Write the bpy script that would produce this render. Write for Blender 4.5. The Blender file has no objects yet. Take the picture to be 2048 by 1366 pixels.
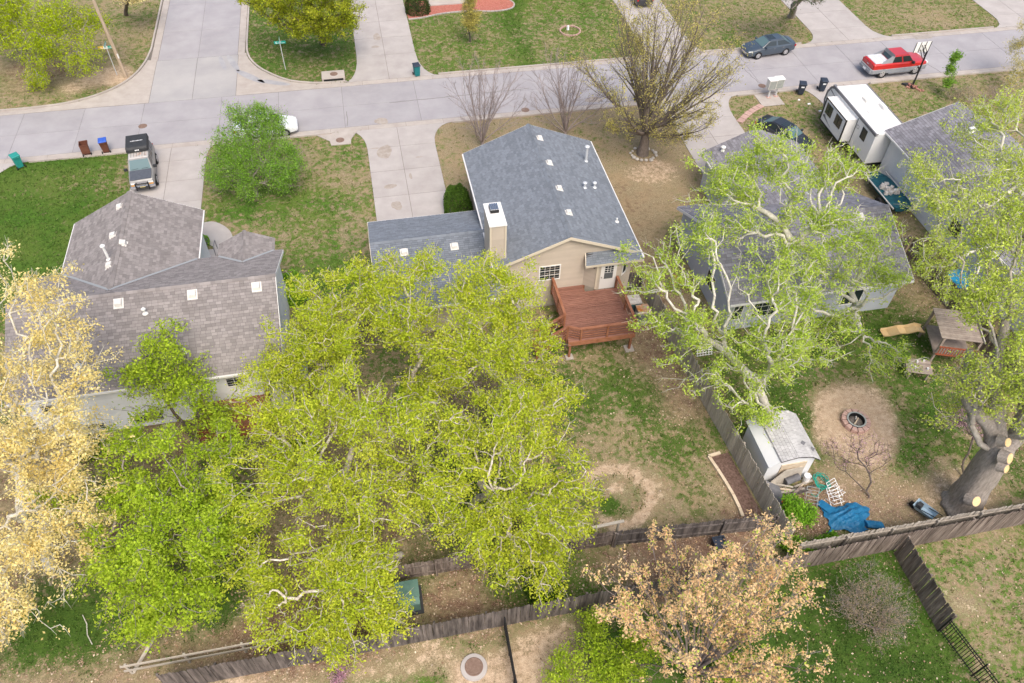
import bpy, math, random
import numpy as np
from mathutils import Vector
random.seed(7); rng = np.random.default_rng(11)
S = bpy.context.scene; COL = S.collection
# ------------------------------------------------------------------ camera, sky, sun, exposure
CH = 35.0; TH = math.radians(48.33); RO = math.radians(1.72); AZ = math.radians(12.6); FPX = 1547.0
def _axes():
    c, s = math.cos(TH), math.sin(TH)
    f = np.array([0, c, -s]); u = np.array([0, s, c]); r = np.array([1, 0, 0.])
    r2 = math.cos(RO)*r + math.sin(RO)*u; u2 = -math.sin(RO)*r + math.cos(RO)*u
    Z = np.array([[math.cos(AZ), math.sin(AZ), 0], [-math.sin(AZ), math.cos(AZ), 0], [0, 0, 1]])
    return Z@r2, Z@u2, Z@f
AR, AU, AF = _axes()
def G(px, py, z=0.0):
    """survey helper: the point at height z that the photograph shows at (px, py)"""
    d = (px-1024)*AR - (py-683)*AU + FPX*AF
    t = (z-CH)/d[2]
    return np.array([d[0]*t, d[1]*t, z])
cd = bpy.data.cameras.new('camera'); cam = bpy.data.objects.new('camera', cd); COL.objects.link(cam)
cd.sensor_width = 36.0; cd.lens = 36.0*FPX/2048.0; cd.clip_start = 0.5; cd.clip_end = 3000
from mathutils import Matrix
cam.matrix_world = Matrix(((AR[0], AU[0], -AF[0], 0), (AR[1], AU[1], -AF[1], 0), (AR[2], AU[2], -AF[2], CH), (0, 0, 0, 1)))
S.camera = cam
W = bpy.data.worlds.new('World'); S.world = W; W.use_nodes = True
nt = W.node_tree; nt.nodes.clear()
SUN_EL, SUN_AZ = math.radians(56), math.radians(172)     # azimuth measured from +Y (north) towards +X
sky = nt.nodes.new('ShaderNodeTexSky'); sky.sky_type = 'NISHITA'; sky.sun_disc = False
sky.sun_elevation = SUN_EL; sky.sun_rotation = SUN_AZ
sky.air_density = 1.0; sky.dust_density = 6.0; sky.ozone_density = 0.4; sky.altitude = 300
bg = nt.nodes.new('ShaderNodeBackground'); bg.inputs[1].default_value = 0.15
wo = nt.nodes.new('ShaderNodeOutputWorld')
nt.links.new(sky.outputs[0], bg.inputs[0]); nt.links.new(bg.outputs[0], wo.inputs[0])
sd = bpy.data.lights.new('sun', 'SUN'); sd.energy = 1.45; sd.angle = math.radians(32); sd.color = (1.0, 0.94, 0.86)
sun = bpy.data.objects.new('sun', sd); COL.objects.link(sun)
sun.rotation_euler = (math.pi/2-SUN_EL, 0, math.pi-SUN_AZ); sun.location = (10, -60, 90)
S.view_settings.view_transform = 'Standard'; S.view_settings.look = 'None'
S.view_settings.exposure = 0.60; S.view_settings.gamma = 1.0; S.view_settings.use_curve_mapping = False
# ------------------------------------------------------------------ materials
MATS = {}
def mat(name, col, col2=None, scale=3.0, rough=0.85, bump=0.0, bscale=None, island=0.0, objr=0.0, metal=0.0, coat=0.0,
        stretch=(1, 1, 1), spec=0.3, detail=6.0, lo=0.35, hi=0.65, trans=0.0, alpha=1.0, tint=None):
    m = bpy.data.materials.new(name); m.use_nodes = True; n = m.node_tree.nodes; L = m.node_tree.links
    b = n['Principled BSDF']; out = n['Material Output']
    b.inputs['Roughness'].default_value = rough; b.inputs['Metallic'].default_value = metal
    b.inputs['Specular IOR Level'].default_value = spec
    if coat: b.inputs['Coat Weight'].default_value = coat; b.inputs['Coat Roughness'].default_value = 0.06
    geo = n.new('ShaderNodeNewGeometry'); mp = n.new('ShaderNodeMapping'); mp.inputs['Scale'].default_value = stretch
    L.new(geo.outputs['Position'], mp.inputs[0])
    c4 = lambda c: (c[0], c[1], c[2], 1)
    cur = None
    if col2 is not None:
        tx = n.new('ShaderNodeTexNoise'); tx.inputs['Scale'].default_value = scale; tx.inputs['Detail'].default_value = detail
        tx.inputs['Roughness'].default_value = 0.62
        L.new(mp.outputs[0], tx.inputs[0])
        mr = n.new('ShaderNodeMapRange'); mr.inputs[1].default_value = lo; mr.inputs[2].default_value = hi
        L.new(tx.outputs[0], mr.inputs[0])
        mx = n.new('ShaderNodeMix'); mx.data_type = 'RGBA'
        mx.inputs[6].default_value = c4(col); mx.inputs[7].default_value = c4(col2)
        L.new(mr.outputs[0], mx.inputs[0]); cur = mx.outputs[2]
    if island or objr or tint:
        val = None
        if tint:
            at = n.new('ShaderNodeAttribute'); at.attribute_name = 'tint'
            mxt = n.new('ShaderNodeMix'); mxt.data_type = 'RGBA'; mxt.inputs[7].default_value = c4(tint)
            if cur: L.new(cur, mxt.inputs[6])
            else: mxt.inputs[6].default_value = c4(col)
            L.new(at.outputs['Fac'], mxt.inputs[0]); cur = mxt.outputs[2]
        if island: val, amt = geo.outputs['Random Per Island'], island
        elif objr:
            oi = n.new('ShaderNodeObjectInfo'); val, amt = oi.outputs['Random'], objr
        if val is not None:
            mr2 = n.new('ShaderNodeMapRange'); mr2.inputs[3].default_value = 1-amt; mr2.inputs[4].default_value = 1+amt
            L.new(val, mr2.inputs[0])
            mu = n.new('ShaderNodeMix'); mu.data_type = 'RGBA'; mu.blend_type = 'MULTIPLY'; mu.inputs[0].default_value = 1
            if cur: L.new(cur, mu.inputs[6])
            else: mu.inputs[6].default_value = c4(col)
            L.new(mr2.outputs[0], mu.inputs[7]); cur = mu.outputs[2]
    if cur: L.new(cur, b.inputs['Base Color'])
    else: b.inputs['Base Color'].default_value = c4(col)
    if bump:
        t2 = n.new('ShaderNodeTexNoise'); t2.inputs['Scale'].default_value = bscale or scale*4; t2.inputs['Detail'].default_value = 4
        L.new(mp.outputs[0], t2.inputs[0])
        bp = n.new('ShaderNodeBump'); bp.inputs['Strength'].default_value = bump; bp.inputs['Distance'].default_value = 0.03
        L.new(t2.outputs[0], bp.inputs['Height']); L.new(bp.outputs[0], b.inputs['Normal'])
    if trans:                                   # thin leaf: part of the light passes through
        tr = n.new('ShaderNodeBsdfTranslucent'); ms = n.new('ShaderNodeMixShader'); ms.inputs[0].default_value = trans
        if cur: L.new(cur, tr.inputs[0])
        else: tr.inputs[0].default_value = c4(col)
        L.new(b.outputs[0], ms.inputs[1]); L.new(tr.outputs[0], ms.inputs[2]); L.new(ms.outputs[0], out.inputs[0])
    MATS[name] = m
    return m
M = MATS
# paving
mat('street_concrete', (0.312, 0.298, 0.310), (0.368, 0.354, 0.364), 0.5, 0.9, 0.25, 60, objr=0.03)
mat('apron_concrete', (0.335, 0.326, 0.326), (0.40, 0.384, 0.376), 0.35, 0.9, 0.2, 60, objr=0.03)
mat('gutter_concrete', (0.375, 0.332, 0.298), (0.44, 0.398, 0.362), 1.2, 0.9, 0.2, 50, objr=0.04)
mat('drive_concrete', (0.372, 0.342, 0.323), (0.437, 0.406, 0.386), 0.7, 0.9, 0.2, 50, objr=0.04)
mat('stain', (0.30, 0.255, 0.215), (0.40, 0.36, 0.32), 2.5, 0.9)
mat('tyre_stain', (0.29, 0.29, 0.31), (0.38, 0.375, 0.385), 1.0, 0.9)
mat('joint', (0.16, 0.145, 0.13), rough=1.0)
mat('patch_asphalt', (0.30, 0.27, 0.24), (0.38, 0.34, 0.30), 3.0, 0.95)
# woods, walls, roofs
mat('shingle_grey_brown', (0.232, 0.210, 0.202), (0.262, 0.239, 0.230), 1.2, 0.95, island=0.20)
mat('shingle_slate_blue', (0.168, 0.188, 0.216), (0.186, 0.207, 0.237), 1.0, 0.95, island=0.15)
mat('shingle_mid_grey', (0.205, 0.20, 0.222), (0.255, 0.248, 0.272), 2.0, 0.95, island=0.22)
mat('shingle_pale', (0.42, 0.415, 0.42), (0.50, 0.495, 0.50), 2.0, 0.95, island=0.12)
mat('roof_deck', (0.06, 0.055, 0.055), rough=1.0)
mat('flashing', (0.42, 0.43, 0.43), rough=0.5, metal=0.3)
mat('vent_metal', (0.62, 0.60, 0.56), (0.70, 0.68, 0.64), 6, 0.6)
mat('pipe_white', (0.72, 0.72, 0.70), rough=0.5)
mat('galvanised', (0.66, 0.68, 0.70), rough=0.45, metal=0.35)
mat('siding_tan', (0.47, 0.405, 0.338), (0.515, 0.447, 0.376), 0.8, 0.75, objr=0.04)
mat('siding_white', (0.66, 0.68, 0.70), (0.74, 0.75, 0.76), 0.8, 0.75, objr=0.03)
mat('siding_blue_grey', (0.46, 0.49, 0.54), (0.52, 0.55, 0.60), 0.8, 0.75, objr=0.03)
mat('trim_white', (0.78, 0.77, 0.75), rough=0.5)
mat('trim_cream', (0.64, 0.57, 0.46), rough=0.6)
mat('glass_dark', (0.025, 0.035, 0.04), rough=0.08, spec=0.6)
mat('glass_screen', (0.12, 0.13, 0.14), rough=0.5)
mat('glass_sky', (0.10, 0.165, 0.18), rough=0.35, spec=0.15)
mat('deck_wood', (0.20, 0.088, 0.062), (0.31, 0.155, 0.115), 2.2, 0.6, 0.1, 20, objr=0.12, stretch=(1, 9, 9))
mat('deck_rail_wood', (0.24, 0.095, 0.050), (0.33, 0.145, 0.085), 3, 0.6, objr=0.10)
mat('fence_grey', (0.33, 0.295, 0.25), (0.45, 0.41, 0.355), 2.5, 0.9, 0.15, 20, objr=0.22, stretch=(6, 6, 0.7))
mat('fence_dark', (0.055, 0.047, 0.045), (0.19, 0.165, 0.15), 1.1, 0.9, 0.15, 20, objr=0.28, stretch=(5, 5, 0.6))
mat('fence_brown', (0.10, 0.075, 0.064), (0.26, 0.215, 0.185), 1.4, 0.9, 0.15, 20, objr=0.25, stretch=(5, 5, 0.6))
mat('timber_pale', (0.52, 0.42, 0.30), (0.62, 0.52, 0.39), 3, 0.85, objr=0.08)
mat('timber_grey', (0.36, 0.32, 0.27), (0.46, 0.42, 0.36), 3, 0.9, objr=0.12)
mat('play_wood', (0.25, 0.20, 0.17), (0.34, 0.285, 0.24), 3, 0.9, objr=0.15)
mat('play_red', (0.26, 0.07, 0.035), (0.32, 0.10, 0.05), 3, 0.7, objr=0.1)
mat('brick_red', (0.36, 0.16, 0.12), (0.44, 0.24, 0.19), 5, 0.9, objr=0.12)
mat('brick_pink', (0.42, 0.27, 0.23), (0.50, 0.34, 0.29), 5, 0.9, objr=0.10)
mat('mulch_red', (0.33, 0.10, 0.075), (0.46, 0.19, 0.15), 9, 1.0, 0.6, 30)
mat('mulch_brown', (0.085, 0.050, 0.038), (0.19, 0.125, 0.10), 9, 1.0, 0.6, 30)
# metals, plastics, paint
mat('black_metal', (0.018, 0.018, 0.02), rough=0.5)
mat('black_plastic', (0.03, 0.032, 0.035), (0.045, 0.047, 0.05), 4, 0.6)
mat('rubber', (0.02, 0.02, 0.021), rough=0.85)
mat('alloy', (0.55, 0.55, 0.56), rough=0.3, metal=0.6)
mat('chrome', (0.62, 0.63, 0.65), rough=0.2, metal=0.9)
mat('paint_navy', (0.045, 0.065, 0.09), rough=0.3, coat=0.8, spec=0.5)
mat('paint_black', (0.02, 0.022, 0.026), rough=0.3, coat=0.8, spec=0.5)
mat('paint_red', (0.50, 0.018, 0.02), rough=0.3, coat=0.8, spec=0.5)
mat('paint_white', (0.74, 0.77, 0.80), rough=0.3, coat=0.6, spec=0.5)
mat('paint_silver', (0.21, 0.208, 0.202), (0.26, 0.255, 0.245), 3, 0.4, coat=0.3, spec=0.5)
mat('paint_worn', (0.46, 0.44, 0.42), (0.42, 0.20, 0.10), 1.1, 0.6, lo=0.56, hi=0.66)
mat('hood_charcoal', (0.075, 0.085, 0.105), (0.095, 0.105, 0.125), 5, 0.7)
mat('cladding_grey', (0.24, 0.255, 0.28), (0.29, 0.30, 0.32), 3, 0.6)
mat('cover_silver', (0.58, 0.60, 0.63), (0.64, 0.66, 0.68), 3, 0.5)
mat('lamp_clear', (0.72, 0.74, 0.74), rough=0.15)
mat('lamp_red', (0.40, 0.02, 0.02), rough=0.2)
mat('lamp_amber', (0.6, 0.28, 0.04), rough=0.2)
mat('plate', (0.62, 0.52, 0.22), rough=0.5)
mat('white_mark', (0.80, 0.81, 0.82), rough=0.6)
mat('rv_white', (0.74, 0.745, 0.75), (0.79, 0.79, 0.79), 1.5, 0.4)
mat('rv_roof', (0.77, 0.76, 0.735), (0.81, 0.80, 0.78), 0.9, 0.7)
mat('rv_grey', (0.17, 0.17, 0.185), rough=0.5)
mat('bin_teal', (0.02, 0.24, 0.21), (0.03, 0.28, 0.245), 4, 0.6)
mat('bin_brown', (0.115, 0.042, 0.026), (0.15, 0.06, 0.04), 4, 0.65)
mat('bin_blue_lid', (0.035, 0.10, 0.46), (0.05, 0.13, 0.52), 4, 0.55)
mat('bin_navy', (0.028, 0.038, 0.058), (0.04, 0.052, 0.075), 4, 0.55)
mat('bin_teal_dark', (0.01, 0.15, 0.16), (0.015, 0.18, 0.185), 4, 0.6)
mat('sign_green', (0.015, 0.30, 0.24), rough=0.4)
mat('sign_white', (0.75, 0.80, 0.78), rough=0.4)
mat('sign_yellow', (0.75, 0.48, 0.04), rough=0.4)
mat('pole_wood', (0.36, 0.27, 0.19), (0.46, 0.37, 0.28), 3, 0.9, stretch=(4, 4, 0.4))
mat('iron_cover', (0.17, 0.11, 0.085), (0.24, 0.165, 0.13), 8, 0.8)
mat('transformer_green', (0.085, 0.165, 0.14), (0.125, 0.22, 0.19), 1.5, 0.5)
mat('tarp_blue', (0.012, 0.125, 0.27), (0.02, 0.17, 0.34), 3, 0.5, 0.5, 7)
mat('tarp_bright', (0.02, 0.30, 0.58), (0.03, 0.36, 0.66), 3, 0.5)
mat('tarp_grey', (0.10, 0.10, 0.11), (0.16, 0.16, 0.17), 3, 0.6)
mat('hose_green', (0.02, 0.34, 0.26), rough=0.5)
mat('barrow_blue', (0.30, 0.42, 0.52), (0.36, 0.48, 0.58), 3, 0.5)
mat('rust', (0.46, 0.17, 0.035), (0.40, 0.36, 0.31), 3.0, 0.8)
mat('ac_grey', (0.28, 0.30, 0.29), (0.36, 0.38, 0.36), 3, 0.6)
mat('ac_teal', (0.04, 0.13, 0.15), rough=0.6)
mat('slide_yellow', (0.58, 0.40, 0.20), (0.62, 0.46, 0.26), 3, 0.5)
mat('slide_red', (0.42, 0.10, 0.05), (0.48, 0.14, 0.08), 3, 0.5)
mat('junk_white', (0.62, 0.60, 0.57), (0.40, 0.36, 0.33), 6, 0.8)
mat('boat_teal', (0.01, 0.06, 0.085), (0.015, 0.10, 0.13), 4, 0.6)
mat('cut_wood', (0.66, 0.44, 0.20), (0.76, 0.58, 0.33), 9, 0.8)
mat('orange_tool', (0.55, 0.13, 0.03), rough=0.6)
mat('stone', (0.40, 0.37, 0.33), (0.52, 0.48, 0.43), 4, 0.9, objr=0.15)
mat('ash', (0.10, 0.085, 0.075), (0.22, 0.19, 0.17), 12, 1.0)
# bark and leaves
mat('bark_grey', (0.22, 0.19, 0.165), (0.36, 0.32, 0.285), 5, 0.95, 0.5, 14, stretch=(2.5, 2.5, 0.5))
mat('bark_dark', (0.085, 0.065, 0.055), (0.16, 0.13, 0.115), 6, 0.95, 0.4, 16, stretch=(2, 2, 0.5))
mat('bark_ash', (0.27, 0.24, 0.205), (0.43, 0.395, 0.345), 4, 0.95, 0.4, 14, stretch=(2, 2, 0.6))
mat('bark_brown', (0.13, 0.105, 0.088), (0.22, 0.185, 0.16), 6, 0.95, 0.3, 14, stretch=(2, 2, 0.6))
mat('bark_twig', (0.25, 0.205, 0.195), (0.35, 0.295, 0.28), 6, 0.95)
mat('bark_birch', (0.30, 0.25, 0.21), (0.72, 0.66, 0.58), 4, 0.9, stretch=(1, 1, 1.5))
mat('bark_pale', (0.42, 0.40, 0.34), (0.66, 0.63, 0.55), 4, 0.9)
def leaf(name, c, t, isl=0.42, tr=0.45): mat(name, c, rough=0.65, island=isl, tint=t, trans=tr, spec=0.2)
leaf('leaf_birch', (0.44, 0.56, 0.03), (0.66, 0.68, 0.08), 0.26)
leaf('leaf_lime', (0.36, 0.52, 0.03), (0.52, 0.64, 0.06), 0.28)
leaf('leaf_gold', (0.84, 0.68, 0.24), (0.94, 0.86, 0.48), 0.2)
leaf('leaf_peach', (0.95, 0.62, 0.36), (0.96, 0.78, 0.42), 0.16)
leaf('leaf_cotton', (0.42, 0.58, 0.07), (0.58, 0.68, 0.14), 0.3)
leaf('leaf_right', (0.48, 0.60, 0.08), (0.60, 0.68, 0.15))
leaf('leaf_olive', (0.46, 0.42, 0.11), (0.66, 0.58, 0.18))
leaf('leaf_fresh', (0.20, 0.40, 0.045), (0.30, 0.48, 0.07))
leaf('leaf_willow', (0.40, 0.52, 0.015), (0.50, 0.58, 0.025))
leaf('leaf_maple', (0.30, 0.38, 0.025), (0.50, 0.50, 0.04))
leaf('leaf_shrub', (0.18, 0.40, 0.025), (0.28, 0.50, 0.04))
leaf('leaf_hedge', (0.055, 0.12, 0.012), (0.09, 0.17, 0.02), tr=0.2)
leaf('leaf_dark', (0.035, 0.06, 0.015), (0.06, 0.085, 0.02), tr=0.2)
leaf('leaf_brown', (0.36, 0.28, 0.19), (0.46, 0.38, 0.26))
leaf('leaf_pink', (0.60, 0.34, 0.46), (0.68, 0.45, 0.55))
leaf('leaf_pine', (0.05, 0.09, 0.02), (0.07, 0.11, 0.03), tr=0.1)
leaf('grass_green', (0.075, 0.145, 0.024), (0.20, 0.20, 0.06), tr=0.3)
leaf('litter_flake', (0.30, 0.19, 0.12), (0.55, 0.45, 0.34), tr=0.0)
# ------------------------------------------------------------------ mesh helpers
class MB:
    def __init__(s): s.v = []; s.f = []
    def add(s, vs, fs):
        o = len(s.v); s.v += [tuple(map(float, p)) for p in vs]; s.f += [tuple(i+o for i in f) for f in fs]; return s
    def box(s, c, d, rz=0.0, taper=1.0):
        x, y, z = d[0]/2, d[1]/2, d[2]/2; ca, sa = math.cos(rz), math.sin(rz); vs = []
        for k, (i, j) in [(k, ij) for k in (-1, 1) for ij in ((-1, -1), (1, -1), (1, 1), (-1, 1))]:
            t = taper if k > 0 else 1.0; a, b = i*x*t, j*y*t
            vs.append((c[0]+a*ca-b*sa, c[1]+a*sa+b*ca, c[2]+k*z))
        return s.add(vs, [(3, 2, 1, 0), (4, 5, 6, 7), (0, 1, 5, 4), (1, 2, 6, 5), (2, 3, 7, 6), (3, 0, 4, 7)])
    def lo(s, x0, x1, y0, y1, z0, z1): return s.box(((x0+x1)/2, (y0+y1)/2, (z0+z1)/2), (x1-x0, y1-y0, z1-z0))
    def prism(s, poly, z0, z1):
        n = len(poly); vs = [(p[0], p[1], z0) for p in poly] + [(p[0], p[1], z1) for p in poly]
        return s.add(vs, [tuple(range(n-1, -1, -1)), tuple(range(n, 2*n))] + [(i, (i+1) % n, n+(i+1) % n, n+i) for i in range(n)])
    def slab(s, quad, off):                       # polygon in space pushed along vector off
        n = len(quad); q = [np.array(p, float) for p in quad]; o = np.array(off, float)
        return s.add(q+[p+o for p in q], [tuple(range(n-1, -1, -1)), tuple(range(n, 2*n))] + [(i, (i+1) % n, n+(i+1) % n, n+i) for i in range(n)])
    def tube(s, p0, p1, r0, r1=None, n=8, caps=True):
        r1 = r0 if r1 is None else r1; p0 = np.array(p0, float); p1 = np.array(p1, float)
        d = p1-p0; d = d/max(np.linalg.norm(d), 1e-9); a = np.cross(d, [0, 0, 1.] if abs(d[2]) < .9 else [1., 0, 0]); a /= np.linalg.norm(a); b = np.cross(d, a)
        vs = [p0+r0*(math.cos(t)*a+math.sin(t)*b) for t in [2*math.pi*i/n for i in range(n)]] + [p1+r1*(math.cos(t)*a+math.sin(t)*b) for t in [2*math.pi*i/n for i in range(n)]]
        fs = [(i, (i+1) % n, n+(i+1) % n, n+i) for i in range(n)]
        if caps: fs += [tuple(range(n-1, -1, -1)), tuple(range(n, 2*n))]
        return s.add(vs, fs)
    def path(s, pts, r, n=6):
        for a, b in zip(pts[:-1], pts[1:]): s.tube(a, b, r, r, n)
        return s
    def lathe(s, c, prof, n=20, caps=True):                  # prof: (radius, z) list
        vs = []; fs = []
        for r, z in prof: vs += [(c[0]+r*math.cos(2*math.pi*i/n), c[1]+r*math.sin(2*math.pi*i/n), c[2]+z) for i in range(n)]
        for k in range(len(prof)-1): fs += [(k*n+i, k*n+(i+1) % n, (k+1)*n+(i+1) % n, (k+1)*n+i) for i in range(n)]
        if caps: fs += [tuple(range(n-1, -1, -1)), tuple((len(prof)-1)*n+i for i in range(n))]
        return s.add(vs, fs)
    def loft(s, rings, caps=True):
        n = len(rings[0]); vs = [p for r in rings for p in r]; fs = []
        for k in range(len(rings)-1): fs += [(k*n+i, k*n+(i+1) % n, (k+1)*n+(i+1) % n, (k+1)*n+i) for i in range(n)]
        if caps: fs += [tuple(range(n-1, -1, -1)), tuple((len(rings)-1)*n+i for i in range(n))]
        return s.add(vs, fs)
def mkmesh(name, mb, m, origin=(0, 0, 0), smooth=False):
    me = bpy.data.meshes.new(name); o = origin
    me.from_pydata([(v[0]-o[0], v[1]-o[1], v[2]-o[2]) for v in mb.v], [], mb.f); me.update()
    if m: me.materials.append(M[m] if isinstance(m, str) else m)
    if smooth:
        me.polygons.foreach_set('use_smooth', [True]*len(me.polygons))
    return me
def org(o):
    p = Vector((0, 0, 0))
    while o is not None: p += o.location; o = o.parent
    return p
def part(name, mb, m, parent=None, kind=None, label=None, smooth=False, bevel=0.0, origin=None):
    """one mesh object; coordinates are given in the same frame as the parent's location"""
    base = org(parent) if parent else Vector(origin or (0, 0, 0))
    me = mkmesh(name, mb, m, base, smooth)
    ob = bpy.data.objects.new(name, me); COL.objects.link(ob)
    if parent: ob.parent = parent
    else: ob.location = base
    if kind: ob['kind'] = kind
    if label: ob['label'] = label
    if bevel:
        bm = ob.modifiers.new('bevel', 'BEVEL'); bm.width = bevel; bm.segments = 2; bm.limit_method = 'ANGLE'; bm.angle_limit = math.radians(40)
    return ob
def inst(name, me, loc, parent, rot=(0, 0, 0), scl=(1, 1, 1)):
    ob = bpy.data.objects.new(name, me); COL.objects.link(ob); ob.parent = parent
    b = org(parent) if parent else Vector((0, 0, 0))
    ob.location = Vector(loc)-b; ob.rotation_euler = rot; ob.scale = scl
    return ob
def tag(o, label, cat, group=None):
    o['label'] = label; o['category'] = cat
    if group: o['group'] = group
    return o
def thing(name, label, cat, loc=(0, 0, 0), group=None):
    o = bpy.data.objects.new(name, None); COL.objects.link(o); o.location = Vector([float(a) for a in loc]); o.empty_display_size = 0.3
    return tag(o, label, cat, group)
def struct(name, mb, m, parent=None, loc=None):
    o = part(name, mb, m, parent, origin=loc)
    if not parent: o['kind'] = 'structure'
    return o
def np_mesh(name, V, Fq, m, origin=(0, 0, 0), attr=None):
    """fast mesh from arrays: V (n,3), Fq (k,3|4)"""
    me = bpy.data.meshes.new(name); V = np.asarray(V, np.float32)-np.array(origin, np.float32); k, w = Fq.shape
    me.vertices.add(len(V)); me.vertices.foreach_set('co', V.ravel())
    me.loops.add(k*w); me.loops.foreach_set('vertex_index', Fq.astype(np.int32).ravel())
    me.polygons.add(k); me.polygons.foreach_set('loop_start', np.arange(0, k*w, w, dtype=np.int32))
    if attr is not None:
        a = me.attributes.new('tint', 'FLOAT', 'POINT'); a.data.foreach_set('value', np.asarray(attr, np.float32))
    me.update(calc_edges=True); me.materials.append(M[m] if isinstance(m, str) else m)
    return me
def np_part(name, V, Fq, m, parent=None, kind=None, attr=None):
    base = org(parent) if parent else (0, 0, 0)
    ob = bpy.data.objects.new(name, np_mesh(name, V, Fq, m, base, attr)); COL.objects.link(ob)
    if parent: ob.parent = parent
    if kind: ob['kind'] = kind
    return ob
def inpoly(x, y, poly):
    r = np.zeros(np.shape(x), bool); n = len(poly)
    for i in range(n):
        x0, y0 = poly[i][:2]; x1, y1 = poly[(i+1) % n][:2]
        if y0 == y1: continue
        c = ((y0 > y) != (y1 > y)) & (x < (x1-x0)*(y-y0)/(y1-y0)+x0); r ^= c
    return r
def arc(cx, cy, r, a0, a1, n=10):
    return [(cx+r*math.cos(math.radians(a0+(a1-a0)*i/n)), cy+r*math.sin(math.radians(a0+(a1-a0)*i/n))) for i in range(n+1)]
def clip(poly, nx, ny, c):                         # keep nx*x+ny*y<=c
    out = []; n = len(poly)
    for i in range(n):
        a, b = poly[i], poly[(i+1) % n]; da = nx*a[0]+ny*a[1]-c; db = nx*b[0]+ny*b[1]-c
        if da <= 0: out.append(a)
        if (da < 0) != (db < 0) and abs(da-db) > 1e-12:
            t = da/(da-db); out.append((a[0]+(b[0]-a[0])*t, a[1]+(b[1]-a[1])*t))
    return out
def clip_convex(rect, poly):
    for i in range(len(poly)):
        if len(rect) < 3: return []
        x0, y0 = poly[i]; x1, y1 = poly[(i+1) % len(poly)]
        nx, ny = (y1-y0), -(x1-x0)                 # outward normal for counter-clockwise polygon
        rect = clip(rect, nx, ny, nx*x0+ny*y0)
    return rect if len(rect) >= 3 else []
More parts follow.
